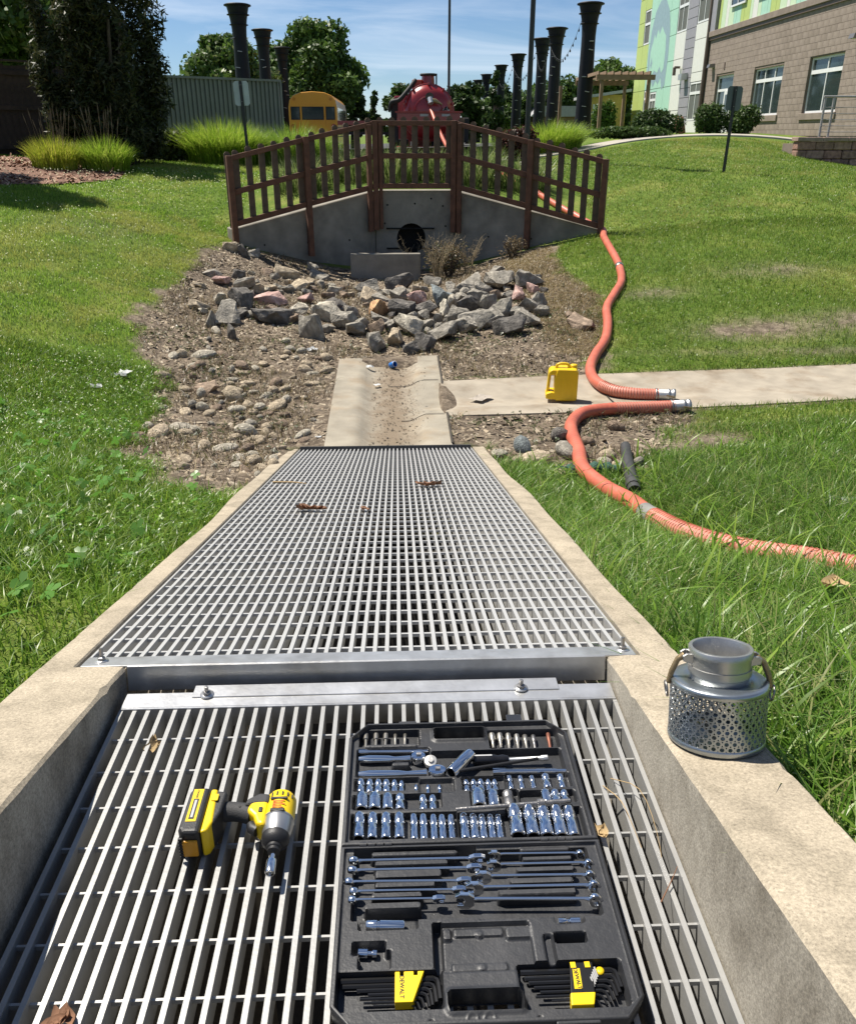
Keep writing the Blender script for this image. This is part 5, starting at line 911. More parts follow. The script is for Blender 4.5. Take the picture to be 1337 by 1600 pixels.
br = thing('brick_pillar', 'dark red brick pillar at the left end of the corrugated screen', 'pillar', (-6.95,25.3,.5)); M_BRK = pm('dark_brick', (.16,.07,.05), .9, var=.25, scale=10, bump=.3)
for c in range(14):
    for j in range(2): MB().box(-.22+j*.222+(.0 if c % 2 else .0),-.22,c*.11,-.002+j*.222,.22,c*.11+.10).build('brick', M_BRK, br)
MB().box(-.27,-.27,1.545,.27,.27,1.62).build('cap', M_WALK, br); MB().box(-.21,-.21,0,.21,.21,1.53).build('core', M_MORT, br)
wf = thing('board_fence', 'dark weathered wooden board fence in the shade at far left', 'fence', (-9.3,19.3,.6)); M_OLD = pm('old_dark_boards', (.05,.034,.027), .9, var=.35, scale=5, bump=.4, bscale=20)
fa, fb2 = Vector((-12.6,16.8,0)), Vector((-7.0,22.3,0)); fl = (fb2-fa).length; fd = (fb2-fa)/fl; fan = math.atan2(fd.y, fd.x); nb_ = int(fl/.143); fr = random.Random(8)
bm_ = MB().box(0,0,-.3,.148,.02,2.0).mesh('board'); bm_.materials.append(M_OLD)
for k in range(nb_): p = fa+fd*(k*.143)-Vector((-9.3,19.3,0)); link('board', bm_, None, wf, loc=(p.x, p.y, fr.uniform(-.03,.03)), rot=(0,fr.uniform(-.008,.008),fan))
M = Matrix.Translation(fa-Vector((-9.3,19.3,0))) @ Matrix.Rotation(fan, 4, 'Z')
for z_ in (.3,1.1,1.8): MB().box(0,-.05,z_,fl,-.012,z_+.09,M).build('rail', M_OLD, wf)
MB().box(0,-.06,2.06,fl,.08,2.1,M).build('cap_rail', M_OLD, wf)
# ------------------------------------------------------------------ pergola and low buildings beyond
pg = thing('pergola', 'wooden pergola with flat roof beside the mural wall', 'pergola', (9.3,36,1.2)); M_PGW = pm('tan_timber', (.24,.16,.10), .8, var=.2, scale=5, bump=.2)
for x, y in ((-1.25,-.6),(-1.35,3.2),(.55,-.6),(.6,3.2),(-2.05,3.6)): MB().box(x-.06,y-.06,-.2,x+.06,y+.06,1.9).build('post', M_PGW, pg)
MB().box(-1.5,-.75,1.9,.75,-.66,2.08).build('beam', M_PGW, pg); MB().box(-1.5,3.2,1.9,.75,3.29,2.08).build('beam', M_PGW, pg)
for k in range(8): MB().box(-1.45+k*.28,-.8,2.083,-1.40+k*.28,3.5,2.2).build('rafter', M_PGW, pg)
h1 = thing('low_house', 'distant low house with a grey roof behind the columns', 'house', (14.2,72,.8)); MB().box(-3,0,0,4,5,1.7).build('wall', pm('house_brown', (.22,.14,.11), .9, var=.1), h1); MB().prism([(-3.4,1.7),(4.4,1.7),(3.6,2.45),(-2.6,2.45)], -.4, 5.4, 'y').build('roof', pm('house_roof', (.33,.33,.34), .8, var=.1), h1); MB().box(-1,-.02,.6,0,-.005,1.4).build('window', M_GLASS, h1)
h2 = thing('shed', 'small yellow walled shed with climbing greenery under the pergola', 'shed', (12.6,53,1.2)); MB().box(-1.3,0,0,.9,3,2.1).build('wall', pm('yellow_shed', (.52,.38,.10), .8, var=.15), h2); MB().prism([(-1.5,1.9),(1.1,2.25),(1.1,2.4),(-1.5,2.05)], -.3, 3.3, 'y').build('roof', pm('shed_roof', (.40,.40,.40), .7), h2); MB().box(-1.0,-.02,0,-.4,-.005,1.6).build('door', M_FRAME, h2)
shrub('vine_bush', 11.9,51.5,1.6,.8,1.9,2600,.12,P_MD,'leafy climber in front of the yellow shed',330,zb=1.2)
# ------------------------------------------------------------------ school bus
bu = thing('school_bus', 'yellow school bus seen from behind beyond the grasses', 'bus', (-3.9,46,.15)); M_BUS = pm('school_bus_yellow', (.70,.31,.012), .35, var=.08, scale=1, bump=0, coat=.3); M_BLK = pm('black_rubber', (.015,.015,.015), .7, var=.2, bump=.05)
bo = [(-1.18,.55),(1.18,.55),(1.2,1.2),(1.2,2.3),(1.13,2.62),(.95,2.82),(.6,2.95),(0,3.0),(-.6,2.95),(-.95,2.82),(-1.13,2.62),(-1.2,2.3),(-1.2,1.2)]
MB().prism(bo, 0, 9, 'y').build('body', M_BUS, bu, .05, 2)
MB().prism([(-.62,.7),(.62,.7),(.62,2.4),(-.62,2.4)], -.03, -.002, 'y').build('rear_door', M_BUS, bu, .01, 1)
for x0_, x1_ in ((-1.05,-.68),(-.5,.5),(.68,1.05)):
    y_ = -.05 if x0_ == -.5 else -.02; w_ = MB(); w_.box(x0_-.04,y_,1.73,x1_+.04,y_+.012,2.32); o_ = w_.build('window', M_BLK, bu, .004, 1); MB().box(x0_,y_-.006,1.77,x1_,y_-.001,2.28).build('pane', M_GLASS, o_)
for x in (-1.0,1.0):
    MB().cyl((x,-.04,1.45),(x,-.001,1.45),.10,n=12).build('tail_light', pm('red_lens', (.35,.02,.015), .2, var=0, bump=0), bu); MB().cyl((x*.9,-.04,2.66),(x*.9,-.001,2.66),.075,n=12).build('warning_light', pm('amber_lens', (.55,.2,.02), .2, var=0, bump=0), bu)
    for y in (1.6,7.2): wl = MB().cyl((x*1.05-.12,y,.48),(x*1.05+.12,y,.48),.48,n=20).build('wheel', M_BLK, bu); MB().cyl((x*1.05-.125*np.sign(x),y,.48),(x*1.05+.126*np.sign(x),y,.48),.22,n=14).build('rim', M_FRAME, wl)
MB().box(-1.2,-.14,.5,1.2,-.003,.72).build('bumper', M_BLK, bu, .02, 1)
for z_ in (.95,1.35,1.62): MB().box(-1.205,.3,z_,1.205,8.6,z_+.05).build('rub_rail', M_BLK, bu)
for k in range(8):
    for x in (-1.206,1.199): MB().box(x,.6+k*1.0,1.75,x+.007,1.45+k*1.0,2.3).build('side_window', M_GLASS, bu)
# ------------------------------------------------------------------ vacuum tank truck
tr_ = thing('vacuum_tank_truck', 'dark red vacuum tank truck seen from behind above the fence', 'tank truck', (1.22,30,.06)); M_RED = pm('dark_red_paint', (.26,.014,.015), .3, var=.12, scale=2, bump=0, coat=.4); tzc = 1.80; RA = .80
def ty(p0): return Matrix.Translation((0,p0,tzc)) @ Matrix.Rotation(R(-90),4,'X')
b = MB(); b.lathe([(.001,-.30),(.35,-.27),(.62,-.18),(.80,-.06),(RA,.0),(RA,5.2),(.8,5.3),(.5,5.45),(.001,5.5)], 40, ty(0)); b.build('tank', M_RED, tr_)
b = MB(); b.lathe([(RA+.001,-.03),(RA+.05,-.03),(RA+.05,.05),(RA+.001,.05)], 40, ty(0)); b.build('door_ring', M_RED, tr_)
for k in range(10): a = 2*math.pi*(k+.5)/10; MB().cbox((math.cos(a)*(RA+.03),-.05,tzc+math.sin(a)*(RA+.03)),(.07,.06,.07),None).build('clamp', M_RED, tr_, .008, 1)
b = MB(); b.lathe([(.45,-.245),(.47,-.25),(.47,-.27),(.45,-.27)], 32, ty(0)); b.build('weld_ring', M_RED, tr_)
MB().box(-1.02,-.36,tzc-.42,1.02,-.30,tzc-.02).build('rear_guard', M_RED, tr_, .01, 1); MB().box(-1.08,-.42,tzc-.02,1.08,-.28,tzc+.03).build('guard_rail', pm('red_light_paint', (.30,.03,.025), .35, var=.1, bump=0), tr_)
for x in (-.28,.42): MB().box(x,-.366,tzc-.12,x+.26,-.361,tzc-.05).build('reflector_strip', M_CLIP, tr_)
b = MB(); b.prism([(.44,.02),(.50,.10),(.52,.02),(.56,.05),(.58,.16),(.60,.03),(.66,.02),(.66,.06),(.44,.06)], -.425,-.42,'y', Matrix.Translation((0,0,tzc+.02))); b.build('pale_lettering', M_CLIP, tr_)
v_ = MB(); v_.cyl((0.02,-.42,tzc+.44),(0.02,-.2,tzc+.44),.13,n=16); v_.build('valve', pm('dark_iron', (.06,.05,.045), .5, metal=.6), tr_); MB().cyl((.03,-.46,tzc+.40),(.06,-.56,tzc+.24),.085,n=14).build('hose_coupling', M_ALP, tr_); MB().tube([(.06,-.48,tzc+.36),(.2,-.5,tzc+.32),(.42,-.47,tzc+.22)], [.05,.07,.02], 8).build('valve_lever', pm('brass_dull', (.30,.22,.12), .45, metal=.7), tr_)
b = MB(); b.cyl((0,.3,tzc+RA-.02),(0,.3,tzc+RA+.28),.22,.20,n=18); b.build('manhole_neck', M_RED, tr_); b = MB(); b.lathe([(.001,.05),(.25,.04),(.27,0),(.25,-.03)], 18, Matrix.Translation((0,.3,tzc+RA+.30))); b.build('manhole_lid', M_BLK, tr_); MB().cyl((.27,.3,tzc+RA-.1),(.27,.3,tzc+RA+.34),.025,n=8).build('vent_pipe', M_BLK, tr_); MB().box(-.52,.15,tzc+RA-.08,-.2,.5,tzc+RA+.16).build('valve_box', pm('bright_red_valve', (.34,.035,.02), .4, var=.1), tr_, .02, 1)
MB().tube(spline([(-.4,.2,tzc+.95),(-.70,.0,tzc+.60),(-.95,-.05,tzc+.36),(-1.18,.0,tzc+.30),(-1.25,.3,tzc+.1)], 20), .07, 8).build('suction_hose', M_BLK, tr_)
MB().box(-1.22,.2,tzc-.9,-.98,1.6,tzc+.30).build('side_locker', M_BLK, tr_, .02, 1); MB().box(1.0,.2,tzc-.9,1.35,1.8,tzc-.15).build('side_locker', M_BLK, tr_, .02, 1)
for x in (-.9,.9):
    for y in (.9,2.1,6.4): wl = MB().cyl((x-.25,y,.5),(x+.25,y,.5),.5,n=22).build('wheel', M_BLK, tr_); MB().cyl((x-.256*np.sign(x),y,.5),(x+.257*np.sign(x),y,.5),.2,n=12).build('rim', M_RAIL, wl)
MB().box(-.5,.1,.62,-.35,7,.9).build('chassis_rail', M_BLK, tr_); MB().box(.35,.1,.62,.5,7,.9).build('chassis_rail', M_BLK, tr_); MB().prism([(5.7,.6),(7.9,.6),(7.9,1.4),(7.3,2.3),(7.1,2.5),(5.7,2.5)], -1.1, 1.1, 'x').build('cab', M_RED, tr_, .05, 2)
MB().box(-1.05,-.25,.55,1.05,-.1,.8).build('bumper', M_RED, tr_, .02, 1)
for x in (-.9,.9): MB().box(x-.12,-.256,.6,x+.12,-.252,.72).build('tail_light', MATS['red_lens'], tr_)
# red flatbed and white van glimpsed beyond the fence
fb_ = thing('red_trailer', 'low red trailer bed glimpsed between bus and tank truck', 'trailer', (-.5,36,.2)); MB().box(-1.6,0,1.35,1.5,.14,1.5).build('bed_rail', M_RED, fb_); MB().box(-1.6,0,1.0,1.5,4,1.1).build('deck', M_BLK, fb_)
for x in (-1.0,.9): wl = MB().cyl((x-.1,1.5,.45),(x+.1,1.5,.45),.45,n=16).build('wheel', M_BLK, fb_); MB().cyl((x-.104,1.5,.45),(x+.104,1.5,.45),.18,n=10).build('rim', M_RAIL, wl)
# ------------------------------------------------------------------ hoses
M_HOSE = pm('orange_hose', (.50,.125,.075), .45, var=.18, scale=7, bump=.05, bscale=60); M_HOSE2 = pm('faded_ribbed_hose', (.50,.205,.15), .5, var=.18, scale=9, bump=.05); M_RIB = pm('hose_rib', (.46,.12,.07), .4, var=.1, bump=0)
M_CHROME = pm('chrome', (.80,.81,.82), .10, metal=1, var=.04, bump=0); M_GALV = pm('zinc_plate', (.36,.395,.42), .33, metal=.9, var=.12, scale=18, bump=.02); M_CAST = pm('cast_aluminium', (.44,.435,.42), .38, metal=.85, var=.08, scale=20, bump=.04, bscale=200)
def top_z(x, y):
    z = surf(x, y); ins = in_poly(x, y, SPUR); return np.where(ins, np.interp(x, [.5,2,4,7.6], [-1.05,-1.05,-1.05,-1.0])-.02, z)
def hose_path(p2, r, lift=.85, step=.008, z0=None):
    P2 = spline([(a, b_, 0) for a, b_ in p2], 400); d = np.r_[0, np.cumsum(np.hypot(np.diff(P2[:,0]), np.diff(P2[:,1])))]; s_ = np.arange(0, d[-1], step)
    x = np.interp(s_, d, P2[:,0]); y = np.interp(s_, d, P2[:,1]); z = top_z(x, y)
    k = np.ones(21)/21; z = np.convolve(np.pad(z, 10, mode='edge'), k, 'valid')+r*lift; return np.stack([x, y, z], -1), s_
HOSE_U=[(2.4,17.2),(2.85,15.6),(3.2,14.75),(3.43,14.12),(3.36,13.61),(3.30,12.84),(3.22,12.00),(3.09,11.32),(2.89,10.83),(2.67,10.30),(2.55,9.72),(2.41,9.23),(2.21,8.79),(2.07,8.39),(2.03,7.96),(2.11,7.65),(2.29,7.51),(2.52,7.46)]
HOSE_L=[(2.53,7.06),(2.22,7.03),(1.93,7.01),(1.68,6.91),(1.54,6.67),(1.48,6.35),(1.44,5.92),(1.39,5.51),(1.44,5.15),(1.53,4.75),(1.56,4.38),(1.63,3.93),(1.77,3.63),(1.94,3.39),(2.07,3.15),(2.25,2.95),(2.6,2.7)]
def ribbed(name, pts, r, parent, mat, n_=14, amp=.055):
    rad = [r*(1+amp*(1 if (i % 3) == 0 else -.25)) for i in range(len(pts))]; return MB().tube(pts, rad, n_).build(name, mat, parent, recalc=False)
def helix(pts, r, parent, pitch=.024, tr=.0042):
    """raised spiral rib wound round a hose section"""
    P_ = [Vector(p) for p in pts]; d = [0]
    for i in range(len(P_)-1): d.append(d[-1]+(P_[i+1]-P_[i]).length)
    n_ = int(d[-1]/pitch*12); out = []; u = None
    for k in range(n_):
        s_ = d[-1]*k/n_; i = min(len(P_)-2, max(0, int(np.searchsorted(d, s_))-1)); T = (P_[i+1]-P_[i]).normalized(); p = P_[i]+T*(s_-d[i]); u = T.orthogonal().normalized() if u is None else (u-T*u.dot(T)).normalized(); w = T.cross(u); a = 2*math.pi*k/12
        out.append(p+(u*math.cos(a)+w*math.sin(a))*r)
    MB().tube(out, tr, 4).build('spiral_rib', M_RIB, parent, recalc=False)
def camlock(parent, p, d, r, arms=True):
    d = Vector(d).normalized(); p = Vector(p); q = d.to_track_quat('Z','Y').to_matrix().to_4x4(); M = Matrix.Translation(p) @ q @ Matrix.Diagonal((1,1,.72,1))
    c = MB().lathe([(r*.95,-.02),(r*1.02,-.018),(r*1.02,.10),(r*1.10,.105),(r*1.10,.125),(r*.98,.13),(r*.98,.16),(r*1.12,.162),(r*1.12,.20),(r*.92,.20),(r*.90,.12),(.001,.12)], 22, M).build('coupling', M_CAST, parent)
    MB().lathe([(r*1.06,-.05),(r*1.12,-.048),(r*1.12,-.03),(r*1.06,-.028)], 20, M).build('hose_clamp', M_STEEL, parent)
    if arms:
        for s_ in (-1, 1): MB().tube([M @ Vector((s_*r*1.15,0,.185)), M @ Vector((s_*r*1.45,.01,.15)), M @ Vector((s_*r*1.3,.02,.08))], .007, 6).build('cam_arm', MATS['brass_dull'], c)
hu = thing('suction_hose', 'orange suction hose running down the right bank from the tank truck to the path', 'hose', (2.5,7.5,-1.0)); off = Vector((2.5,7.5,-1.0))
Pt, s_ = hose_path(HOSE_U, .054); loc = [Vector(p)-off for p in Pt]; n_r = int(.62/.008)
lead = spline([(1.28,29.45,1.92),(1.5,28.4,1.3),(1.75,26.5,.72),(1.95,23.5,.58),(2.15,20.0,.55)]+[tuple(Pt[0])], 60)
MB().tube([Vector(p)-off for p in lead], .054, 10).build('lead_section', M_HOSE, hu, recalc=False)
ribbed('smooth_section', loc[:len(loc)-n_r+1:2], .054, hu, M_HOSE, amp=.02)
ribbed('ribbed_section', loc[len(loc)-n_r:], .054, hu, M_HOSE2, amp=.01)
helix(loc[len(loc)-n_r::2], .0555, hu); camlock(hu, loc[-1], loc[-1]-loc[-8], .056)
mid = loc[int(len(loc)*.52)]; dmid = (loc[int(len(loc)*.52)+6]-mid); Mq = Matrix.Translation(mid) @ dmid.to_track_quat('Z','Y').to_matrix().to_4x4(); MB().lathe([(.054,-.05),(.059,-.048),(.059,.05),(.054,.052)], 18, Mq).build('joint_band', M_STEEL, hu)
hl = thing('suction_hose', 'orange suction hose snaking through the long grass to the right edge', 'hose', (1.6,5.5,-1.0)); off = Vector((1.6,5.5,-1.0))
Pt, s_ = hose_path(HOSE_L, .054, .9); loc = [Vector(p)-off for p in Pt]; n1 = int(.55/.008); tot = len(loc); jn = int(np.argmin(np.hypot(Pt[:,0]-1.555, Pt[:,1]-4.50))); n2 = jn+int(.12/.008)
ribbed('ribbed_section', loc[:n1+1], .054, hl, M_HOSE2, amp=.01); ribbed('smooth_section', loc[n1:jn+1:2], .054, hl, M_HOSE, amp=.03)
ribbed('ribbed_section', loc[n2:], .0565, hl, M_HOSE2, amp=.01); MB().tube(loc[jn-2:n2+2], .0585, 16).build('joint_sleeve', pm('grey_sleeve', (.22,.215,.20), .5, var=.15), hl, recalc=False)
helix(loc[n2::2], .0565, hl, .026, .0050); helix(loc[:n1+1:2], .0555, hl); camlock(hl, loc[0], loc[0]-loc[8], .056)
bpth = [(1.83,6.03),(1.76,5.7),(1.70,5.39),(1.63,5.01)]; Pt, _ = hose_path(bpth, .05, .9, .02); bp_ = thing('black_pipe', 'short black pipe lying in the grass behind the orange hose', 'pipe', tuple(Pt[0])); o0 = Vector(Pt[0]); loc = [Vector(p)-o0 for p in Pt]
M_PIPE = pm('dusty_black_pipe', (.045,.045,.043), .55, var=.3, scale=8, bump=.05); MB().tube(loc, [.040+.006*(i/len(loc)) for i in range(len(loc))], 14).build('pipe', M_PIPE, bp_, recalc=False); MB().tube(loc[-9:-4], [.052]*5, 14).build('collar', M_PIPE, bp_, recalc=False)
gh = thing('grey_hose_end', 'grey hose end poking out of the grass at the right edge', 'hose', (2.62,4.42,float(surf(2.62,4.42)[0])+.05)); MB().tube([(0,0,0),(.3,-.02,.0),(.8,-.1,.02)], [.048,.046,.046], 14).build('hose', pm('grey_hose', (.30,.31,.32), .5, var=.15), gh, recalc=False); MB().lathe([(.052,0),(.054,.005),(.054,.05),(.05,.055)], 16, Matrix.Rotation(R(90),4,'Y')).build('end_ring', M_STEEL, gh)
wt = thing('straw_wattle', 'dark green netted wattle roll tucked among the right cobbles', 'wattle', (1.2,5.5,float(surf(1.2,5.5)[0]))); wp = spline([(0,.02,.02),(.15,.05,.025),(.3,.06,.03),(.46,.05,.02)], 20); MB().tube([Vector(p) for p in wp], [.045+.012*math.sin(i*1.7) for i in range(20)], 10).build('roll', pm('green_netting', (.03,.085,.06), .8, var=.5, scale=40, bump=.8, bscale=90), wt, recalc=False)
# ------------------------------------------------------------------ yellow jerry can
M_YEL = pm('yellow_plastic', (.72,.47,.006), .38, var=.05, scale=4, bump=.02, bscale=60)
jc = thing('jerry_can', 'bright yellow plastic water can standing on the concrete path', 'water can', (1.60,7.50,-1.055), (0,0,R(-8))); jc.scale = (.96,.96,.85)
def rprism(poly, d, nm, par, bev=.016, dy=0): return MB().prism(poly, -d/2+dy, d/2+dy, 'y').build(nm, M_YEL, par, bev, 3)
bd = rprism([(-.055,0),(.135,0),(.148,.015),(.148,.31),(.125,.345),(-.05,.345),(-.062,.30),(-.075,.24),(-.075,.10)], .20, 'body', jc, .02)
rprism([(-.135,.275),(.05,.285),(.05,.338),(-.105,.338),(-.13,.315)], .17, 'shoulder', jc, .016); rprism([(-.152,.012),(-.03,.003),(-.03,.085),(-.10,.092),(-.14,.08),(-.152,.06)], .186, 'foot', jc, .016); rprism([(-.148,.06),(-.118,.07),(-.105,.30),(-.134,.30)], .07, 'side_handle', jc, .012)
MB().tube(spline([(-.06,0,.338),(-.05,0,.375),(0,0,.388),(.05,0,.378),(.065,0,.338)], 16), .014, 10).build('top_handle', M_YEL, jc, recalc=False); MB().lathe([(.034,.33),(.034,.368),(.030,.374),(.001,.374)], 18, Matrix.Translation((.105,.02,0))).build('cap', M_YEL, jc)
for k in range(3): MB().box(-.03+k*.055,-.103,.05,-.012+k*.055,-.1005,.24).build('rib', M_YEL, jc, .001, 1)
# ------------------------------------------------------------------ suction strainer
sn = thing('suction_strainer', 'zinc plated perforated suction strainer with camlock coupling on the right wall', 'strainer', (.668,1.25,zw(1.25)+.0015), (math.atan(SL),0,0)); sn.scale = (.95,.95,.95)
RS, HS = .093, .130; MB().lathe([(.001,0),(RS-.004,0),(RS+.001,.004),(RS+.001,.014),(RS-.001,.016)], 48).build('bottom_pan', M_GALV, sn)
nc, nrw = 38, 9; b = MB(); ch_ = (HS-.026)/nrw; seg = 10
for rw_ in range(nrw):
    for c in range(nc):
        a0 = 2*math.pi*(c+(rw_ % 2)*.5)/nc; da_ = 2*math.pi/nc; zc = .014+ch_*(rw_+.5); hr = .0042
        inn, out_ = [], []
        for k in range(seg):
            t_ = 2*math.pi*(k+.5)/seg; u, v = math.cos(t_), math.sin(t_); m_ = max(abs(u), abs(v)); ou, ov = u/m_*da_*RS/2, v/m_*ch_/2
            inn.append((u*hr, v*hr)); out_.append((ou, ov))
        vs = [(RS*math.cos(a0+u/RS), RS*math.sin(a0+u/RS), zc+v) for u, v in inn+out_]
        vs += [((RS-.0015)*math.cos(a0+u/RS), (RS-.0015)*math.sin(a0+u/RS), zc+v) for u, v in inn]
        b.add(vs, [(k, seg+k, seg+(k+1) % seg, (k+1) % seg) for k in range(seg)]+[(k, (k+1) % seg, 2*seg+(k+1) % seg, 2*seg+k) for k in range(seg)])
b.sm = [True]*len(b.f); b.build('perforated_sleeve', M_GALV, sn, recalc=False, sharp=40)
MB().lathe([(RS-.001,HS-.013),(RS+.001,HS-.012),(RS+.001,HS-.003),(RS-.003,HS),(.062,HS),(.060,HS-.002),(.052,HS-.002)], 48).build('top_plate', M_GALV, sn)
cp_ = MB().lathe([(.053,HS-.004),(.0545,HS+.006),(.0545,HS+.012),(.0540,HS+.0121),(.0540,HS+.015),(.0580,HS+.0165),(.0580,HS+.034),(.0560,HS+.0345),(.0560,HS+.062),(.0590,HS+.0635),(.0590,HS+.078),(.0578,HS+.080),(.0520,HS+.080),(.0510,HS+.078),(.0510,HS+.012),(.001,HS+.010)], 48).build('coupling', M_CAST, sn, sharp=35); cp_.scale = (1.04,1.04,.80); cp_.location = (0,0,HS*.2)
for a in (R(172), R(-12)):
    Ml = Matrix.Rotation(a, 4, 'Z'); 
    for y in (-.013,.013): MB().prism([(.052,HS+.040),(.071,HS+.046),(.073,HS+.060),(.066,HS+.066),(.052,HS+.066)], y-.003, y+.003, 'y', Ml).build('ear', M_CAST, cp_, .0015, 1)
    MB().tube([Ml @ Vector(p) for p in ((.069,0,HS+.045),(.082,0,HS+.036),(.092,0,HS+.012),(.0985,0,HS-.014))], [.0075,.006,.006,.005], 8).build('cam_arm', MATS['brass_dull'], sn, recalc=False)
    ring = [Ml @ Vector((.1015+.002*math.sin(t_), .013*math.cos(t_), HS-.026+.015*math.sin(t_))) for t_ in np.linspace(0, 2*math.pi, 19)]; MB().tube(ring, .0023, 6, caps=False).build('pull_ring', M_STEEL, sn, recalc=False)
MB().tube([(.052,.02,HS+.045),(.068,.03,HS+.055),(.074,.02,HS+.035)], .004, 6).build('safety_clip', M_STEEL, sn, recalc=False)
# ------------------------------------------------------------------ tool case (moulded halves as height fields)
M_CASE = pm('black_moulded_plastic', (.021,.022,.025), .48, var=.30, scale=14, bump=.06, bscale=260, col2=(.042,.042,.044), c2pos=(.52,.74), c2scale=9)
BASE_OPS=[(-0.018,0.96,0.196,1.104,0.01),(0.189,0.957,0.393,1.096,0.01),(0.011,1.089,0.164,1.099,0.0335),(0.017,1.067,0.146,1.079,0.0335),(0.018,1.042,0.133,1.059,0.0335),(0.018,1.021,0.121,1.034,0.0335),(0.013,1.001,0.099,1.012,0.0335),(0.003,0.978,0.096,0.993,0.0335),(0.275,1.091,0.364,1.099,0.0335),(0.276,1.069,0.364,1.08,0.0335),(0.262,1.046,0.364,1.058,0.0335),(0.248,1.022,0.359,1.034,0.0335),(0.226,0.998,0.358,1.011,0.0335),(-0.006,0.942,0.089,0.971,0.014),(-0.014,0.898,0.038,0.92,0.012),(-0.004,0.873,0.046,0.904,0.012),(-0.035,0.807,0.124,0.868,0.009),(0.126,0.864,0.269,0.948,0.024),(0.146,0.927,0.226,0.942,0.028),(0.129,0.92,0.142,0.941,0.03),(0.23,0.92,0.271,0.941,0.03),(0.14,0.865,0.226,0.88,0.028),(0.114,0.869,0.127,0.951,0.008),(0.314,0.943,0.36,0.962,0.016),(0.306,0.908,0.357,0.925,0.008),(0.289,0.876,0.303,0.923,0.022),(0.24,0.801,0.399,0.875,0.009)]
BASE_HOLE=[(0.131,0.799,0.242,0.831,0)]
LID_OPS=[(-0.021,1.388,0.105,1.438,0.01),(0.253,1.374,0.399,1.429,0.01),(-0.024,1.298,0.125,1.38,0.012),(0.13,1.294,0.397,1.368,0.01),(-0.027,1.259,0.101,1.293,0.014),(0.101,1.252,0.17,1.286,0.016),(0.186,1.255,0.272,1.291,0.014),(0.273,1.258,0.402,1.296,0.014),(-0.028,1.211,0.143,1.248,0.012),(0.199,1.207,0.294,1.251,0.012),(0.295,1.216,0.403,1.247,0.012),(-0.029,1.137,0.17,1.199,0.01),(0.171,1.135,0.266,1.195,0.01),(0.264,1.13,0.405,1.203,0.01),(0.047,1.327,0.083,1.34,0.026),(-0.007,1.382,0.1,1.39,0.03)]
LID_HOLE=[(0.137,1.403,0.245,1.439,0)]
ROW_DEEP=[(-0.014,1.142,1.197,0.0098),(0.011,1.141,1.197,0.0089),(0.036,1.140,1.196,0.0089),(0.061,1.139,1.195,0.0089),(0.088,1.138,1.194,0.0068),(0.106,1.137,1.193,0.0068),(0.125,1.136,1.192,0.0064),(0.141,1.136,1.191,0.0064),(0.158,1.135,1.191,0.0061),(0.182,1.134,1.190,0.0080),(0.200,1.134,1.189,0.0075),(0.216,1.133,1.188,0.0068),(0.232,1.132,1.188,0.0064),(0.247,1.132,1.187,0.0064)]
ROW_DEEP_BIG=[(0.278,1.135,1.201,0.0125),(0.306,1.134,1.200,0.0116),(0.332,1.133,1.199,0.0116),(0.358,1.132,1.198,0.0111),(0.382,1.131,1.197,0.0104)]
ROW_MID_L=[(-0.011,1.213,1.249,0.0111),(0.014,1.212,1.248,0.0108),(0.039,1.211,1.247,0.0097),(0.063,1.210,1.246,0.0089),(0.107,1.208,1.244,0.0074),(0.126,1.207,1.243,0.0071)]
ROW_MID_C=[(0.214,1.210,1.248,0.0127),(0.243,1.209,1.247,0.0104),(0.272,1.208,1.246,0.0097)]
ROW_MID_R=[(0.346,1.216,1.247,0.0090),(0.365,1.215,1.247,0.0084),(0.383,1.214,1.246,0.0079)]
ROW_TOP_L=[(-0.015,1.260,1.292,0.0076),(0.003,1.260,1.292,0.0069),(0.020,1.259,1.291,0.0069),(0.036,1.259,1.290,0.0069),(0.052,1.258,1.290,0.0061),(0.066,1.257,1.289,0.0053)]
ROW_TOP_ML=[(0.095,1.252,1.279,0.0042),(0.118,1.251,1.278,0.0042),(0.141,1.250,1.277,0.0042)]
ROW_TOP_C=[(0.194,1.255,1.287,0.0061),(0.209,1.255,1.287,0.0061),(0.223,1.254,1.286,0.0065),(0.238,1.254,1.286,0.0057),(0.251,1.253,1.285,0.0057)]
ROW_TOP_R=[(0.282,1.261,1.296,0.0054),(0.304,1.260,1.295,0.0050),(0.327,1.259,1.294,0.0050),(0.354,1.258,1.293,0.0077),(0.384,1.257,1.292,0.0069)]
WRENCH_L=[(-0.020,1.083,0.201,1.081),(-0.021,1.062,0.194,1.060),(-0.026,1.038,0.174,1.033),(-0.017,1.018,0.164,1.015),(-0.019,1.001,0.129,0.998)]
WRENCH_R=[(0.381,1.084,0.226,1.087),(0.392,1.062,0.222,1.064),(0.389,1.036,0.201,1.040),(0.391,1.014,0.184,1.017),(0.387,0.986,0.165,0.994)]
BITS_L=[(-0.008,1.392,-0.009,1.436),(0.013,1.392,0.013,1.435),(0.033,1.391,0.034,1.434),(0.054,1.390,0.054,1.433),(0.074,1.389,0.075,1.433)]
BITS_R=[(0.260,1.380,0.261,1.425),(0.276,1.380,0.278,1.425),(0.293,1.377,0.296,1.424),(0.312,1.376,0.314,1.421),(0.330,1.375,0.331,1.419),(0.347,1.373,0.349,1.418),(0.379,1.374,0.382,1.423)]
TOOLS=[(-0.022,1.381,0.122,1.377),(-0.021,1.355,0.115,1.352),(-0.020,1.310,0.156,1.309),(0.166,1.299,0.209,1.348),(0.212,1.341,0.281,1.342),(0.287,1.338,0.363,1.343),(0.251,1.311,0.399,1.307),(0.168,1.193,0.387,1.208)]
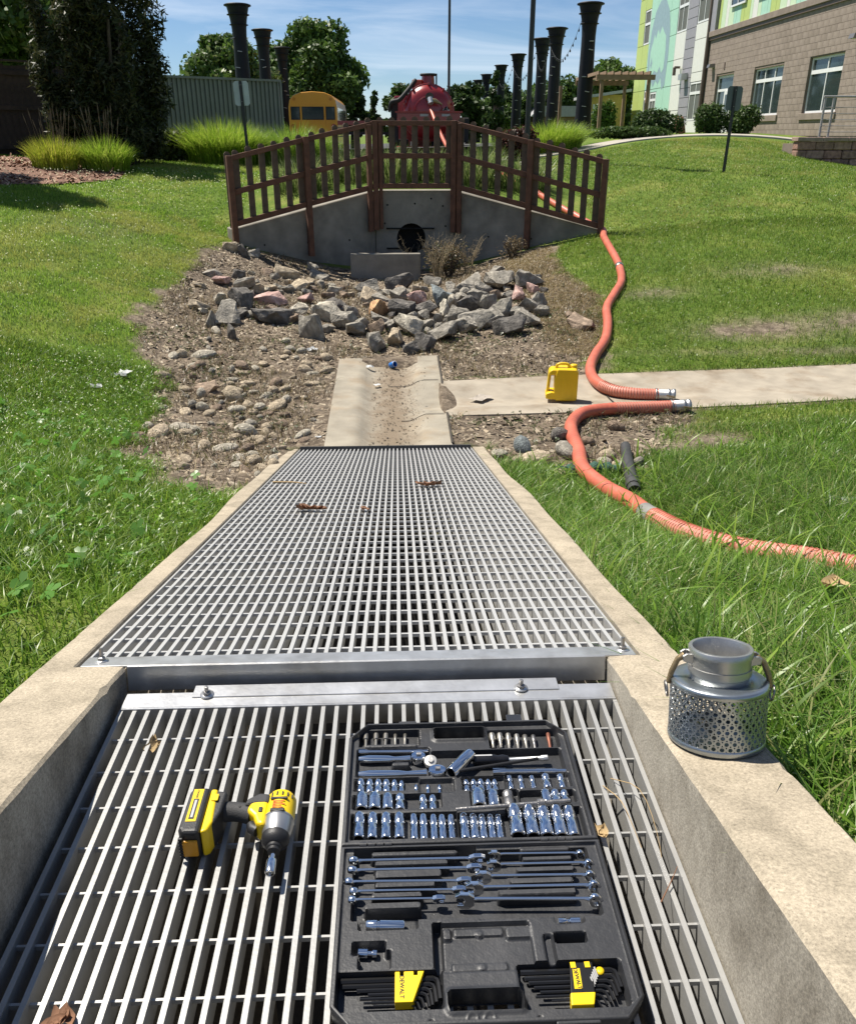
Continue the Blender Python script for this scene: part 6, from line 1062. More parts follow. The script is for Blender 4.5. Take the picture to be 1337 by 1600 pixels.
MISC=[(0.006,0.956,0.068,0.953),(-0.005,0.910,0.024,0.908),(0.319,0.952,0.354,0.951),(0.053,0.869,0.095,0.867),(0.051,0.820,0.077,0.819),(0.322,0.875,0.357,0.873),(0.314,0.824,0.350,0.823),(0.310,0.805,0.344,0.803),(0.242,0.872,0.395,0.867),(0.320,1.486,0.317,1.469),(0.298,1.483,0.332,1.459),(0.062,1.474,0.100,1.473)]
tcse = thing('tool_case', 'open black plastic mechanics tool case lying on the lower grating', 'tool case', (.19,1.112,.0005)); TC = Vector((.19,1.112,.0005))
def case_half(nm, y0, y1, ops, holes, chf, chn, panel, rim, extra=()):
    nxh, nyh = 226, 166; yy = np.linspace(y0, y1, nyh); xl = np.full(nyh, -.043); xr = np.full(nyh, .420)
    if chf: k = np.clip(chf-(y1-yy), 0, None)*.85; xl = xl+k; xr = xr-k
    if chn: k = np.clip(chn-(yy-y0), 0, None)*.9; xl = xl+k; xr = xr-k
    U = np.linspace(0, 1, nxh)[None,:]; X = xl[:,None]+(xr-xl)[:,None]*U; Yg = np.repeat(yy[:,None], nxh, 1)
    de = np.minimum(np.minimum(X-xl[:,None], xr[:,None]-X), np.minimum(Yg-y0, y1-Yg)); H = np.full(X.shape, panel)
    def rsd(a, b_, c, d, r_=.004):
        qx = np.abs(X-(a+c)/2)-((c-a)/2-r_); qy = np.abs(Yg-(b_+d)/2)-((d-b_)/2-r_); return np.hypot(np.maximum(qx,0), np.maximum(qy,0))+np.minimum(np.maximum(qx,qy),0)-r_
    for a, b_, c, d, h_ in ops: wgt = sstep(.0012, -.0012, rsd(a, b_, c, d, min(.004, (d-b_)*.4))) if False else 1-sstep(-.0012, .0014, rsd(a, b_, c, d, min(.004, (d-b_)*.4))); H = H*(1-wgt)+h_*wgt
    for (cx, cy, r_, h_) in extra: wgt = 1-sstep(r_-.001, r_+.001, np.hypot(X-cx, Yg-cy)); H = H*(1-wgt)+h_*wgt
    H += .0005*(fbm(X, Yg, 140, 3)-.5)
    wr = 1-sstep(.0065, .0085, de); H = H*(1-wr)+rim*wr; H = H-.004*(1-sstep(0, .004, de))
    wr2 = (1-sstep(.0015,.0025,np.abs(de-.0055)))*.0018; H = H-wr2
    kill = np.zeros(X.shape, bool)
    for a, b_, c, d, h_ in holes:
        sd = rsd(a, b_, c, d, .007); lip = 1-sstep(.0, .009, np.abs(sd)); H = np.where(sd > 0, H*(1-lip)+(panel+.004)*lip, .002); kill |= sd < -.0015
    vs = np.stack([X-TC.x, Yg-TC.y, H], -1).reshape(-1, 3); ii = np.arange(nxh*nyh).reshape(nyh, nxh); q = np.stack([ii[:-1,:-1], ii[:-1,1:], ii[1:,1:], ii[1:,:-1]], -1).reshape(-1, 4)
    q = q[~kill.ravel()[q].all(1)]; edge = list(ii[0,:])+list(ii[1:,-1])+list(ii[-1,-2::-1])+list(ii[-2:0:-1,0]); k0 = len(vs); lo_ = vs[edge].copy(); lo_[:,2] = 0
    c_ = lo_[:,:2].mean(0); lo_[:,:2] = c_+(lo_[:,:2]-c_)*.985; sk = [(edge[(i+1) % len(edge)], edge[i], k0+i, k0+(i+1) % len(edge)) for i in range(len(edge))]
    o = npmesh(nm, np.vstack([vs, lo_]), np.vstack([q, np.array(sk)]), M_CASE, None, tcse, True); o.data.set_sharp_from_angle(angle=R(50)); return o
case_half('case_base', .776, 1.110, BASE_OPS, BASE_HOLE, 0, .034, .0315, .0405, [(.187,.930,.006,.0295),(.187,.872,.006,.0295),(.105,.786,.003,.028),(.262,.786,.003,.028),(.165,.788,.009,.033),(.165,.788,.0065,.0315),(.190,.788,.009,.033),(.190,.788,.0065,.0315)])
case_half('case_lid', 1.114, 1.452, LID_OPS, LID_HOLE, .045, 0, .026, .038)
for x0_ in (-.01, .315):
    for k in range(4): MB().cyl((x0_+k*.015-TC.x,.0,.037),(x0_+k*.015+.0125-TC.x,.0,.037),.0055,n=10).build('hinge', M_CASE, tcse)
for x in (.075,.315): l_ = MB().box(x-.032-TC.x,.770-TC.y,.004,x+.032-TC.x,.7755-TC.y,.040).build('latch', M_CASE, tcse, .002, 2); MB().box(x-.024-TC.x,.767-TC.y,.010,x+.024-TC.x,.7698-TC.y,.034).build('latch_lever', M_CASE, l_, .0015, 1)
MB().box(.298-TC.x,1.4525-TC.y,.020,.332-TC.x,1.486-TC.y,.0245).build('latch_tab', pm('shiny_black_tab', (.03,.032,.036), .16, var=.1, bump=0), tcse, .002, 2); MB().box(.062-TC.x,1.4525-TC.y,.014,.100-TC.x,1.464-TC.y,.030).build('latch_tab', M_CASE, tcse, .002, 2)
# sockets: chrome, lying down with the drive opening towards the viewer
def socket_mesh(r_, L_, drive=.62): 
    b = MB(); b.lathe([(r_*.55,.0),(r_*.80,.0),(r_*.93,.0012),(r_*.95,.004),(r_,.0055),(r_,L_*.55),(r_*.965,L_*.56),(r_*.965,L_*.62),(r_,L_*.63),(r_,L_-.003),(r_*.93,L_-.0008),(r_*.6,L_)], 18); b.lathe([(r_*.70,0.0001),(r_*.68,L_*.5),(.0001,L_*.5)], 12); return b.mesh('socket')
M_SOCK_IN = pm('socket_bore', (.02,.02,.022), .5, metal=.6, var=0, bump=0)
def sockets(row, words, grp, zc=None, name='socket', dark=()):
    for i, (x, ya, yb, r_) in enumerate(row):
        r_ *= 1.1; L_ = (yb-ya)*1.04; b = MB(); M = Matrix.Rotation(R(-90), 4, 'X')
        b.lathe([(r_*.72,.0),(r_*.90,.0),(r_*.98,.0015),(r_,.004),(r_,L_*.52),(r_*.955,L_*.535),(r_*.955,L_*.60),(r_,L_*.615),(r_,L_-.003),(r_*.92,L_-.0006),(r_*.55,L_)], 20, M); o = b.build(name, M_CHROME if i not in dark else M_STEEL, None, loc=(x, ya, (.011+r_) if zc is None else zc), sharp=40); o.rotation_euler = (R(2.5), 0, 0)
        MB().lathe([(r_*.72,.0003),(r_*.70,L_*.6),(.0005,L_*.6)], 12, M).build('bore', M_SOCK_IN, o)
        tag(o, '%s from left in %s, case lid' % (ORD[i]+' chrome socket' if i not in dark else ORD[i]+' dull socket', words), 'socket', grp)
sg2 = 'sockets in the case lid'
sockets(ROW_DEEP, 'bottom row of slim deep sockets', sg2); sockets(ROW_DEEP_BIG, 'big deep five at the bottom right', sg2); sockets(ROW_MID_L, 'left middle row', sg2); sockets(ROW_MID_C, 'central middle trio', sg2, dark=(2,)); sockets(ROW_MID_R, 'right middle trio', sg2)
sockets(ROW_TOP_L, 'upper left row', sg2); sockets(ROW_TOP_ML, 'tiny upper trio by the left row', sg2); sockets(ROW_TOP_C, 'upper central five', sg2); sockets(ROW_TOP_R, 'upper right five', sg2)
def rod(name, a, c, prof, mat, label, cat, n_=14, z=.020, z2=None, group=None, parts=()):
    """lathe along the line a->c lying in the case; profile (radius, fraction)"""
    A = Vector((a[0], a[1], z)); B = Vector((c[0], c[1], z if z2 is None else z2)); d = B-A; M = d.to_track_quat('Z','Y').to_matrix().to_4x4(); L_ = d.length
    o = MB().lathe([(r_, f*L_) for r_, f in prof], n_, M).build(name, mat, None, loc=A, sharp=40); tag(o, label, cat, group); return o, L_, M
M_BIT = pm('nickel_bit', (.36,.34,.30), .35, metal=.8, var=.1, bump=0); M_COP = pm('copper_bit', (.36,.15,.10), .4, metal=.7, var=.1, bump=0)
for i, s_ in enumerate(BITS_L): rod('bit_socket', s_[:2], s_[2:], [(.0005,0),(.0032,.0),(.0032,.55),(.0036 if i > 2 else .0058,.58),(.0036 if i > 2 else .0058,.97),(.004 if i < 3 else .0025,1),(.0005,1)], M_BIT, '%s bit from the left in the upper left slot of the lid' % ORD[i], 'bit', group='bits in the case lid')
for i, s_ in enumerate(BITS_R): rod('bit_socket', s_[:2], s_[2:], [(.0005,0),(.0032,.0),(.0036,.5),(.0072-.0004*i,.62),(.0075-.0005*i,.96),(.004,1),(.0005,1)], M_COP if i == 6 else M_STEEL if i == 5 else M_BIT, '%s bit from the left in the upper right slot of the lid' % ORD[i], 'bit', group='bits in the case lid')
T = TOOLS
rod('extension_bar', T[0][:2], T[0][2:], [(.0005,0),(.0055,0),(.0055,.12),(.0042,.15),(.0042,.9),(.0036,.92),(.0036,1),(.0005,1)], M_CHROME, 'thin chrome extension bar above the small ratchet in the lid', 'extension bar')
def ratchet(a, c, hr, label, disc=None):
    A, B = Vector((a[0],a[1],.022)), Vector((c[0],c[1],.022)); d = B-A; t_ = thing('ratchet', label, 'ratchet', A, (0,0,math.atan2(d.y,d.x))); L_ = d.length
    MB().tube([(0,0,0),(.02,0,0),(L_*.45,0,0),(L_*.55,0,0),(L_*.78,0,.001)], [.006,.0085,.0075,.005,.0065], 14).build('handle', M_CHROME, t_, sharp=50); hd = MB().lathe([(.0005,-.010),(hr*.9,-.009),(hr,-.006),(hr,.006),(hr*.9,.009),(hr*.55,.010),(.0005,.0095)], 24, Matrix.Translation((L_*.9,0,.001)) @ Matrix.Diagonal((1.25,1,1,1))).build('head', M_CHROME, t_, sharp=40); MB().box(L_*.9-.004,-.003,.0105,L_*.9+.006,.003,.0145).build('lever', M_STEEL, hd)
ratchet(T[1][:2], T[1][2:], .0125, 'small chrome ratchet lying in the upper left of the lid'); ratchet(T[2][:2], T[2][2:], .015, 'large chrome ratchet below the small one in the lid')
o = MB().lathe([(.0005,-.004),(.013,-.004),(.014,-.002),(.014,.003),(.0125,.005),(.006,.0055),(.0055,.009),(.0005,.009)], 26).build('ratchet_adapter', M_CAST, None, loc=(.126,1.338,.026), rot=(R(18),0,0), sharp=40); tag(o, 'round pale steel ratchet adapter between ratchet heads in the lid', 'adapter')
o, _, _ = rod('loose_socket', T[3][:2], T[3][2:], [(.009,0),(.0125,0),(.0135,.04),(.0135,.94),(.012,1),(.008,1)], M_CHROME, 'large loose chrome socket lying aslant across the lid', 'socket', 22, z=.030, z2=.036); MB().lathe([(.009,.0005),(.0088,.03),(.0005,.03)], 14, (Vector((T[3][2],T[3][3],.036))-Vector((T[3][0],T[3][1],.030))).to_track_quat('Z','Y').to_matrix().to_4x4()).build('bore', M_SOCK_IN, o)
sd = thing('bit_driver', 'black handled bit driver with steel shaft in the upper right of the lid', 'screwdriver', (T[4][0],T[4][1],.024)); MB().tube([(0,0,0),(.004,0,0),(.03,0,0),(.045,0,0),(.052,0,0),(.062,0,0),(.074,0,0)], [.006,.011,.0115,.0115,.009,.011,.008], 12).build('handle', pm('glossy_black_grip', (.01,.01,.012), .25, var=.1, bump=0), sd, sharp=40); MB().tube([(.074,-.001,0),(.14,-.001,.002),(.142,-.001,.002),(.155,-.001,.003)], [.0042,.0046,.006,.006], 12).build('shaft', M_ALP, sd, sharp=40); MB().box(.006,-.0005,.0114,.040,.003,.0118).build('white_print', M_CLIP, sd)
rod('extension_bar', T[6][:2], T[6][2:], [(.0005,0),(.0075,0),(.0075,.16),(.0055,.19),(.0055,.86),(.0045,.88),(.0045,1),(.0005,1)], M_CHROME, 'blue reflecting chrome extension bar under the bit driver', 'extension bar')
o, _, _ = rod('hinged_bar', T[7][:2], T[7][2:], [(.0005,0),(.0035,0),(.0038,.02),(.0038,.70),(.008,.71),(.008,.77),(.0045,.78),(.0045,1),(.0005,1)], M_STEEL, 'dull steel hinged bar lying across the middle row of sockets', 'bar', z=.037, z2=.036)
o, _, _ = rod('flat_bar', (.180,1.300), (.345,1.330), [(.0005,0),(.0035,0),(.0035,1),(.0005,1)], pm('black_steel', (.02,.02,.021), .4, metal=.3, var=.1, bump=0), 'thin black bar lying aslant under the bit driver', 'bar', z=.034, z2=.034)
# combination wrenches standing on edge between the ridges
def wrench(a, c, label, sc_):
    A, B = Vector((a[0],a[1],.0300)), Vector((c[0],c[1],.0300)); d = B-A; L_ = d.length; t_ = thing('combination_wrench', label, 'wrench', A, (R(14),0,math.atan2(d.y,d.x)), group='combination wrenches in the case base')
    ro = .0105*sc_; MB().lathe([(ro*.62,-.0045),(ro*.9,-.0045),(ro,-.003),(ro,.003),(ro*.9,.0045),(ro*.62,.0045),(ro*.62,-.0045)], 24, Matrix.Rotation(R(90),4,'X')).build('box_end', M_CHROME, t_, sharp=40)
    MB().tube([(ro*.9,0,.002),(ro*1.6,0,.0035),(L_-ro*2.2,0,.0035),(L_-ro*1.2,0,.002)], [.0036*sc_,.0024*sc_,.0024*sc_,.0036*sc_], 8).build('shaft', M_CHROME, t_, sharp=50)
    q = ro*1.12; jaw = [(L_-q*1.5,-q*.55),(L_-q*.8,-q),(L_+q*.2,-q*1.02),(L_+q*.75,-q*.72),(L_+q*.55,-q*.42),(L_-q*.1,-q*.45),(L_-q*.35,0),(L_-q*.1,q*.45),(L_+q*.75,q*.40),(L_+q*.95,q*.68),(L_+q*.3,q*1.02),(L_-q*.8,q),(L_-q*1.5,q*.6)]
    MB().prism(jaw, -.0038,.0038,'y').build('open_end', M_CHROME, t_, .0012, 2)
for i, s_ in enumerate(WRENCH_L): wrench(s_[:2], s_[2:], '%s chrome wrench from the hinge in the left hand set' % ORD[i], 1.0-.06*i)
for i, s_ in enumerate(WRENCH_R): wrench(s_[:2], s_[2:], '%s chrome wrench from the hinge in the right hand set' % ORD[i], .78+.09*i)
mi = MISC
rod('spark_plug_socket', mi[0][:2], mi[0][2:], [(.0005,0),(.0085,0),(.0095,.02),(.0095,.28),(.0082,.30),(.0082,.34),(.0095,.36),(.0095,.97),(.0085,1),(.0005,1)], M_CHROME, 'long chrome socket lying sideways below the left wrenches', 'socket', 20, z=.024)
rod('adapter', mi[1][:2], mi[1][2:], [(.0005,0),(.0075,0),(.0075,.5),(.004,.52),(.004,.75),(.006,.77),(.006,1),(.0005,1)], M_CHROME, 'short chrome adapter in the left pocket of the case base', 'adapter', z=.020)
rod('universal_joint', mi[2][:2], mi[2][2:], [(.0005,0),(.006,0),(.006,.35),(.0045,.4),(.0045,.5),(.0065,.55),(.0065,1),(.0005,1)], M_CHROME, 'small chrome joint in the right pocket of the case base', 'adapter', z=.024)
# hex key sets
def textmesh(s_, size, name='lettering'):
    c = bpy.data.curves.new('txt', 'FONT'); c.body = s_; c.size = size; c.extrude = .0002; c.align_x = 'CENTER'; c.align_y = 'CENTER'; c.offset = size*.02
    o = bpy.data.objects.new('txt', c); COL.objects.link(o); dg = bpy.context.evaluated_depsgraph_get(); me = bpy.data.meshes.new_from_object(o.evaluated_get(dg)); bpy.data.objects.remove(o); bpy.data.curves.remove(c); me.name = name; me.materials.clear(); return me
M_INK = pm('black_print', (.008,.008,.008), .6, var=0, bump=0); M_TYEL = pm('tool_yellow', (.80,.55,.008), .38, var=.04, bump=0); M_HEX = pm('black_oxide_key', (.018,.018,.019), .35, metal=.4, var=.2, bump=0)
def hexset(label, loc, keys, holder):
    t_ = thing('hex_key_set', label, 'hex keys', loc); o0 = Vector(loc)
    for (x0_, y_, x1_, sh, r_, z_) in keys: MB().tube([Vector((x0_,y_,z_))-o0, Vector((x1_-.008,y_,z_))-o0, Vector((x1_-.002,y_-.003,z_))-o0, Vector((x1_,y_-.009,z_))-o0, Vector((x1_+.002,y_-sh,z_))-o0], r_, 6, smooth=False).build('key', M_HEX, t_, recalc=False)
    return t_, o0
t_, o0 = hexset('hex key set in a yellow lettered holder at the left of the case base', (.065,.843,.012), [(-.030,.862,.118,.034,.0042,.020),(-.027,.853,.112,.030,.0036,.020),(-.005,.845,.106,.027,.0031,.021),(.012,.838,.101,.022,.0027,.021),(.0,.831,.094,.017,.0023,.022),(.006,.825,.088,.013,.0019,.022),(.02,.820,.083,.010,.0016,.022)], None)
hd = MB().prism([(.052,.818),(.079,.818),(.097,.8675),(.087,.8675),(.087,.861),(.081,.861),(.081,.8675),(.066,.8675),(.066,.861),(.060,.861),(.060,.8675),(.0525,.8675)], .014, .0315, 'z', Matrix.Translation(-o0)).build('holder', M_TYEL, t_, .0012, 2)
link('lettering', textmesh('DEWALT', .0092), M_INK, hd, loc=Vector((.0625,.842,.0317))-o0, rot=(0,0,R(-90)))
t_, o0 = hexset('hex key set in a black and yellow lettered holder at the right', (.335,.84,.012), [(.245,.866,.392,.030,.0042,.020),(.250,.856,.388,.028,.0036,.020),(.255,.848,.382,.026,.0031,.021),(.262,.840,.376,.024,.0027,.021),(.270,.832,.370,.020,.0023,.022),(.262,.825,.364,.016,.0019,.022),(.285,.818,.356,.013,.0016,.022)], None)
hd = MB().prism([(.314,.823),(.350,.823),(.357,.874),(.322,.874)], .014, .030, 'z', Matrix.Translation(-o0)).build('holder', M_HEX, t_, .0015, 2); ft = MB().prism([(.311,.803),(.345,.803),(.351,.8228),(.313,.8228)], .014, .033, 'z', Matrix.Translation(-o0)).build('yellow_foot', M_TYEL, t_, .002, 2)
for x in (.326,.348): MB().box(x-.004-o0.x,.864-o0.y,.0301-.012,x+.004-o0.x,.8735-o0.y,.0312-.012).build('yellow_tab', M_TYEL, hd)
lb = MB().prism([(.321,.830),(.333,.830),(.335,.863),(.324,.863)], .0301, .0306, 'z', Matrix.Translation(-o0)).build('label', M_TYEL, hd); link('lettering', textmesh('DEWALT', .0085), M_INK, lb, loc=Vector((.3283,.8465,.0309))-o0, rot=(0,0,R(-87)))
for k in range(5): MB().cyl(Vector((.352+k*.0022,.835+k*.004,.026))-o0,Vector((.349+k*.0022,.848+k*.004,.031))-o0,.0016,n=6).build('size_mark', M_CLIP, hd)
MB().lathe([(.0005,0),(.006,0),(.006,.008),(.0005,.008)], 14, Matrix.Translation(Vector((.367,.862,.018))-o0)).build('yellow_knob', M_TYEL, t_)
# ------------------------------------------------------------------ cordless impact driver lying on its side
iv = thing('impact_driver', 'yellow and black cordless impact driver lying on the grating', 'impact driver', (-.22,1.18,.001)); iv.scale = (.89,.90,.88); O = Vector((-.22,1.18,.001)); M_DBLK = pm('driver_black', (.016,.016,.017), .5, var=.2, scale=30, bump=.08, bscale=300); M_DRUB = pm('driver_rubber', (.035,.035,.036), .7, var=.15, bump=.15, bscale=300); M_GEAR = pm('gear_case_aluminium', (.45,.45,.44), .35, metal=.85, var=.06, bump=0)
def db(nm, x0,y0,z0,x1,y1,z1,mat,bev,par=iv,seg=3): return MB().box(x0-O.x,y0-O.y,z0-O.z,x1-O.x,y1-O.y,z1-O.z).build(nm, mat, par, bev, seg)
hz = .038; MH = Matrix.Translation((-.156-O.x, -O.y, hz-O.z)) @ Matrix.Rotation(R(90),4,'X')     # local z runs towards the viewer; heights are -Y
def hl_(prof, nm, mat, par=iv, n_=32): return MB().lathe([(r_, -y_) for r_, y_ in prof], n_, MH).build(nm, mat, par, sharp=32)
hs_ = hl_([(.001,1.248),(.018,1.247),(.027,1.243),(.0318,1.234),(.0325,1.222),(.0325,1.185),(.033,1.176)], 'motor_housing', M_TYEL)
hl_([(.0333,1.1775),(.0338,1.176),(.0338,1.1735),(.0325,1.172),(.0320,1.160),(.0300,1.147),(.0265,1.137)], 'gear_case', M_GEAR)
hl_([(.0262,1.138),(.0285,1.136),(.0285,1.126),(.0255,1.120),(.0185,1.113),(.0150,1.112),(.0150,1.106),(.0125,1.104),(.0125,1.098),(.001,1.098)], 'nose_ring', M_DBLK)
hl_([(.0048,1.099),(.0048,1.078),(.0095,1.077),(.0100,1.075),(.0100,1.046),(.0092,1.0445),(.0066,1.0445),(.0064,1.060),(.0005,1.060)], 'socket_bit', M_CHROME)
for k in range(6): a = R(40+k*20); MB().cbox((-.156-O.x+math.cos(a)*.0325,1.226-O.y,hz-O.z+math.sin(a)*.0325),(.003,.010,.003)).build('vent', M_INK, hs_)
MB().cbox((-.156-O.x,1.212-O.y,hz+.0315-O.z),(.036,.006,.006)).build('vent_band', M_DBLK, hs_, .002, 2)
M_ORP = pm('orange_red_print', (.60,.14,.01), .5, var=0, bump=0)
for k in range(5): MB().box(-.168-O.x,1.203-k*.0045-O.y,hz+.0322-O.z,-.168+(.024,.020,.026,.018,.022)[k]-O.x,1.2055-k*.0045-O.y,hz+.0330-O.z).build('print_line', M_ORP, hs_)
MB().cbox((-.156-O.x,1.1785-O.y,hz+.0325-O.z),(.030,.008,.005)).build('front_grip', M_DBLK, hs_, .002, 2)
# body neck, trigger, handle
MB().prism([(-.178,1.224),(-.190,1.226),(-.215,1.216),(-.222,1.190),(-.205,1.172),(-.196,1.150),(-.178,1.146)], .012-O.z, .064-O.z, 'z', Matrix.Translation((-O.x,-O.y,0))).build('body_neck', M_TYEL, iv, .008, 3)
MB().prism([(-.176,1.232),(-.200,1.236),(-.226,1.219),(-.228,1.200),(-.200,1.205),(-.176,1.205)], .010-O.z, .066-O.z, 'z', Matrix.Translation((-O.x,-O.y,0))).build('overmould', M_DRUB, iv, .008, 3)
MB().tube([(-.196-O.x,1.154-O.y,hz-O.z),(-.206-O.x,1.160-O.y,hz-O.z),(-.212-O.x,1.172-O.y,hz-O.z)], [.012,.013,.010], 12).build('trigger', M_DBLK, iv, recalc=False); MB().cbox((-.192-O.x,1.186-O.y,.065-O.z),(.008,.013,.004)).build('direction_switch', M_DBLK, iv, .0015, 2)
hp = []; hrad = []
for k, f in enumerate(np.linspace(0, 1, 34)): hp.append(Vector((-.212-.066*f-O.x, 1.199+.010*f+.004*math.sin(f*3.1)-O.y, hz-O.z))); hrad.append(.0215-.002*math.sin(f*math.pi)+.004*max(0, f-.75)*4*.25+(.0006 if (k % 2 and 4 < k < 26) else 0))
hnd = MB().tube(hp, hrad, 18).build('handle', M_DRUB, iv, recalc=False)
MB().cyl(Vector((-.238,1.2045,hz+.0195))-O, Vector((-.238,1.2045,hz+.0207))-O, .0032, n=10).build('screw', M_INK, hnd)
MB().prism([(-.268,1.236),(-.292,1.240),(-.292,1.142),(-.282,1.145),(-.272,1.180)], .006-O.z, .070-O.z, 'z', Matrix.Translation((-O.x,-O.y,0))).build('handle_foot', M_DBLK, iv, .006, 3)
fy = MB().prism([(-.289,1.241),(-.303,1.242),(-.303,1.122),(-.290,1.126),(-.283,1.150)], .004-O.z, .073-O.z, 'z', Matrix.Translation((-O.x,-O.y,0))).build('yellow_base', M_TYEL, iv, .005, 3); db('base_clip', -.297,1.205,.0735,-.283,1.224,.0755, M_TYEL, .001, fy, 1)
bt = MB().prism([(-.304,1.244),(-.334,1.244),(-.346,1.236),(-.348,1.130),(-.340,1.118),(-.304,1.118)], .001-O.z, .077-O.z, 'z', Matrix.Translation((-O.x,-O.y,0))).build('battery', M_DBLK, iv, .009, 3)
db('label', -.337,1.146,.0774,-.316,1.236,.0779, M_TYEL, .0002, bt, 1); db('label_bar', -.332,1.152,.0781,-.321,1.208,.0785, M_INK, .0001, bt, 1); db('label_line', -.329,1.156,.0787,-.324,1.204,.0790, M_CLIP, .0001, bt, 1)
lt = link('lettering', textmesh('DEWALT', .006), M_INK, bt, loc=Vector((-.3265,1.222,.0782))-O, rot=(0,0,R(90)))
db('release_button', -.340,1.113,.014,-.309,1.1195,.056, pm('amber_button', (.62,.28,.01), .4, var=.04, bump=0), .004, bt)
for k in range(7): MB().cyl(Vector((-.346,1.116,.012+k*.008))-O, Vector((-.338,1.116,.012+k*.008))-O, .0035, n=8).build('grip_rib', M_DBLK, bt)
# ------------------------------------------------------------------ litter, twigs and fallen leaves
M_DLEAF = [pm('dead_leaf_tan', (.42,.30,.15), .8, var=.2, bump=.1, trans=.15), pm('dead_leaf_brown', (.20,.10,.055), .85, var=.3, bump=.1)]
def leaf(x, y, z, s_, mat, label, seed, name='dead_leaf', n_=3, rot=(0,0,0)):
    r = random.Random(seed); t_ = thing(name, label, 'dead leaf', (x, y, z), rot)
    for k in range(n_):
        a = r.uniform(0,6.28); ox, oy_ = r.uniform(-s_,s_)*.7, r.uniform(-s_,s_)*.4; g_ = []; nn = 5
        for i in range(nn):
            u = i/(nn-1); wdt = s_*.45*math.sin(math.pi*(.06+.9*u))
            for v in (-1,0,1): px, py = (u-.5)*s_*2, v*wdt; g_.append((ox+px*math.cos(a)-py*math.sin(a), oy_+px*math.sin(a)+py*math.cos(a), .004+s_*.35*abs(v)*r.uniform(.3,1)+s_*.3*(u-.5)**2*4*r.random()))
        b = MB(); b.add(g_, [(i*3+j, i*3+j+1, i*3+j+4, i*3+j+3) for i in range(nn-1) for j in range(2)], True); b.build('leaf_blade', mat, t_, recalc=False)
sl = (math.atan(SL),0,0)
leaf(.238,4.288,zw(4.288)+.004,.05,M_DLEAF[1],'brown dead leaves near the far end of the sloping grating',1,n_=5,rot=sl); leaf(-.352,3.624,zw(3.624)+.004,.05,M_DLEAF[1],'reddish dead leaves on the left of the sloping grating',2,n_=5,rot=sl); leaf(-.1,3.6,zw(3.6)+.004,.028,M_DLEAF[1],'few small dead leaves mid sloping grating',3,n_=3,rot=sl)
leaf(.432,1.15,.012,.016,M_DLEAF[0],'curled tan leaf caught at the corner of the tool case',4,n_=5); leaf(-.472,1.442,-.012,.022,M_DLEAF[0],'tan leaf stuck between bars of the lower grating',5,n_=2,rot=(.5,0,1)); leaf(1.62,2.55,float(surf(1.62,2.55)[0])+.14,.045,M_DLEAF[0],'curled pale leaf on the long grass above the strainer',6,n_=3); leaf(-.439,.83,.0,.018,M_DLEAF[1],'clump of dark debris on the lower grating at bottom left',7,n_=6)
def twig(pts, r_, label, mat=M_DLEAF[0]): p0 = Vector(pts[0]); o = MB().tube([Vector(p)-p0 for p in spline(pts, 10)], [r_*(1-.06*i) for i in range(10)], 5).build('twig', mat, None, loc=p0, recalc=False); tag(o, label, 'twig')
twig([(-.66,4.50,zw(4.5)+.005),(-.55,4.47,zw(4.47)+.008),(-.46,4.43,zw(4.43)+.005)], .006, 'pale twig lying on the upper left of the sloping grating')
twig([(.470,1.28,.004),(.49,1.22,.02),(.50,1.16,.01),(.51,1.09,-.01)], .0012, 'dry grass stem on the lower grating beside the right wall'); twig([(.49,1.30,.004),(.53,1.24,.03),(.54,1.15,.012),(.53,1.06,-.01)], .0010, 'curved dry grass stem against the right wall'); twig([(.505,1.0,.004),(.535,1.04,.01),(.55,1.06,.02)], .0014, 'short dark twig at the foot of the right wall', M_DLEAF[1])
def scrap(name, x, y, s_, mat, label, seed, z=None, hgt=.3, cat='litter'):
    r = random.Random(seed); b = MB(); n_ = 6; g_ = [((i/(n_-1)-.5)*s_*r.uniform(.9,1.1)+r.uniform(-.06,.06)*s_, (j/(n_-1)-.5)*s_*.7+r.uniform(-.06,.06)*s_, r.uniform(0,hgt)*s_) for i in range(n_) for j in range(n_)]
    b.add(g_, [(i*n_+j, i*n_+j+1, (i+1)*n_+j+1, (i+1)*n_+j) for i in range(n_-1) for j in range(n_-1)]); o = b.build(name, mat, None, loc=(x, y, (float(surf(x, y)[0]) if z is None else z)+.006), rot=(0,0,r.uniform(0,3)), recalc=False); tag(o, label, cat)
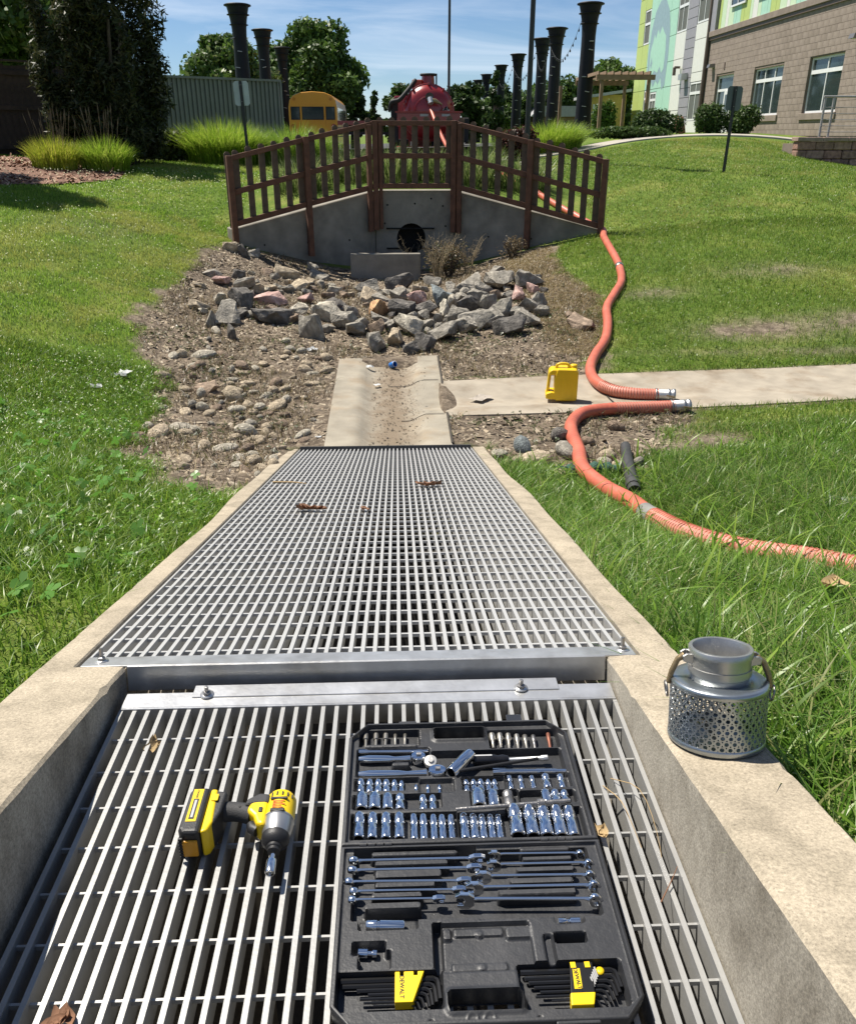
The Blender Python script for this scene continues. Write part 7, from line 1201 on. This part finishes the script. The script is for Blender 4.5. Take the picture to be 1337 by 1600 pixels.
M_PAPER = pm('white_plastic_film', (.62,.63,.62), .5, var=.06, bump=0, trans=.2); M_CARD = pm('faded_card', (.34,.30,.25), .85, var=.2, bump=.1)
bc = thing('blue_cup', 'crushed bright blue cup at the far end of the concrete pan', 'litter', (-.0,8.86,-1.075), (R(70),R(10),R(40))); MB().lathe([(.001,0),(.028,0),(.034,.05),(.030,.075),(.028,.074),(.031,.05),(.026,.003)], 12).build('cup', pm('blue_plastic', (.02,.17,.55), .4, var=.1, bump=0), bc); MB().lathe([(.032,.074),(.035,.076),(.032,.079)], 12).build('rim', M_PAPER, bc)
scrap('paper_scrap', -.13,8.12,.07,M_PAPER,'small white paper scrap in the concrete pan',1,z=-1.09,hgt=.1); scrap('paper_scrap', -.22,8.75,.08,M_PAPER,'crumpled white scrap left of the blue cup',2,z=-1.075); scrap('cardboard_scrap', .86,7.58,.20,M_CARD,'flattened grey cardboard scrap on the concrete path',3,z=-1.075,hgt=.05)
scrap('plastic_bag', -2.51,7.8,.16,M_PAPER,'crumpled white plastic bag on the left lawn edge',4,z=float(surf(-2.51,7.8)[0])+.04); scrap('paper_scrap', -2.62,7.35,.1,M_PAPER,'torn white scrap in the left grass below the bag',8,z=float(surf(-2.62,7.35)[0])+.04); scrap('plastic_bag', -.89,9.36,.12,M_PAPER,'crumpled white wrapper beside the riprap edge',5); scrap('paper_scrap', -.58,6.46,.05,M_PAPER,'narrow white scrap beside the concrete pan',6,hgt=.1)
scrap('paper_scrap', -3.05,6.3,.1,M_PAPER,'pale scrap half hidden in the left clover',9,z=float(surf(-3.05,6.3)[0])+.05)
# ------------------------------------------------------------------ make shared labels tell their things apart by order from the left
from collections import defaultdict
bylab = defaultdict(list)
for o in COL.objects:
    if o.parent is None and 'label' in o and o.get('kind') is None: bylab[o['label']].append(o)
bpy.context.view_layer.update()
for lab, os_ in bylab.items():
    if len(os_) < 2: continue
    os_.sort(key=lambda o: (o.location.x-CAM.x)/max(.1, o.location.y))
    for i, o in enumerate(os_):
        o['label'] = ('left one, ' if i == 0 else 'right one, ')+lab if len(os_) == 2 else ('%s from left, ' % (ORD[i] if i < 18 else 'last'))+lab
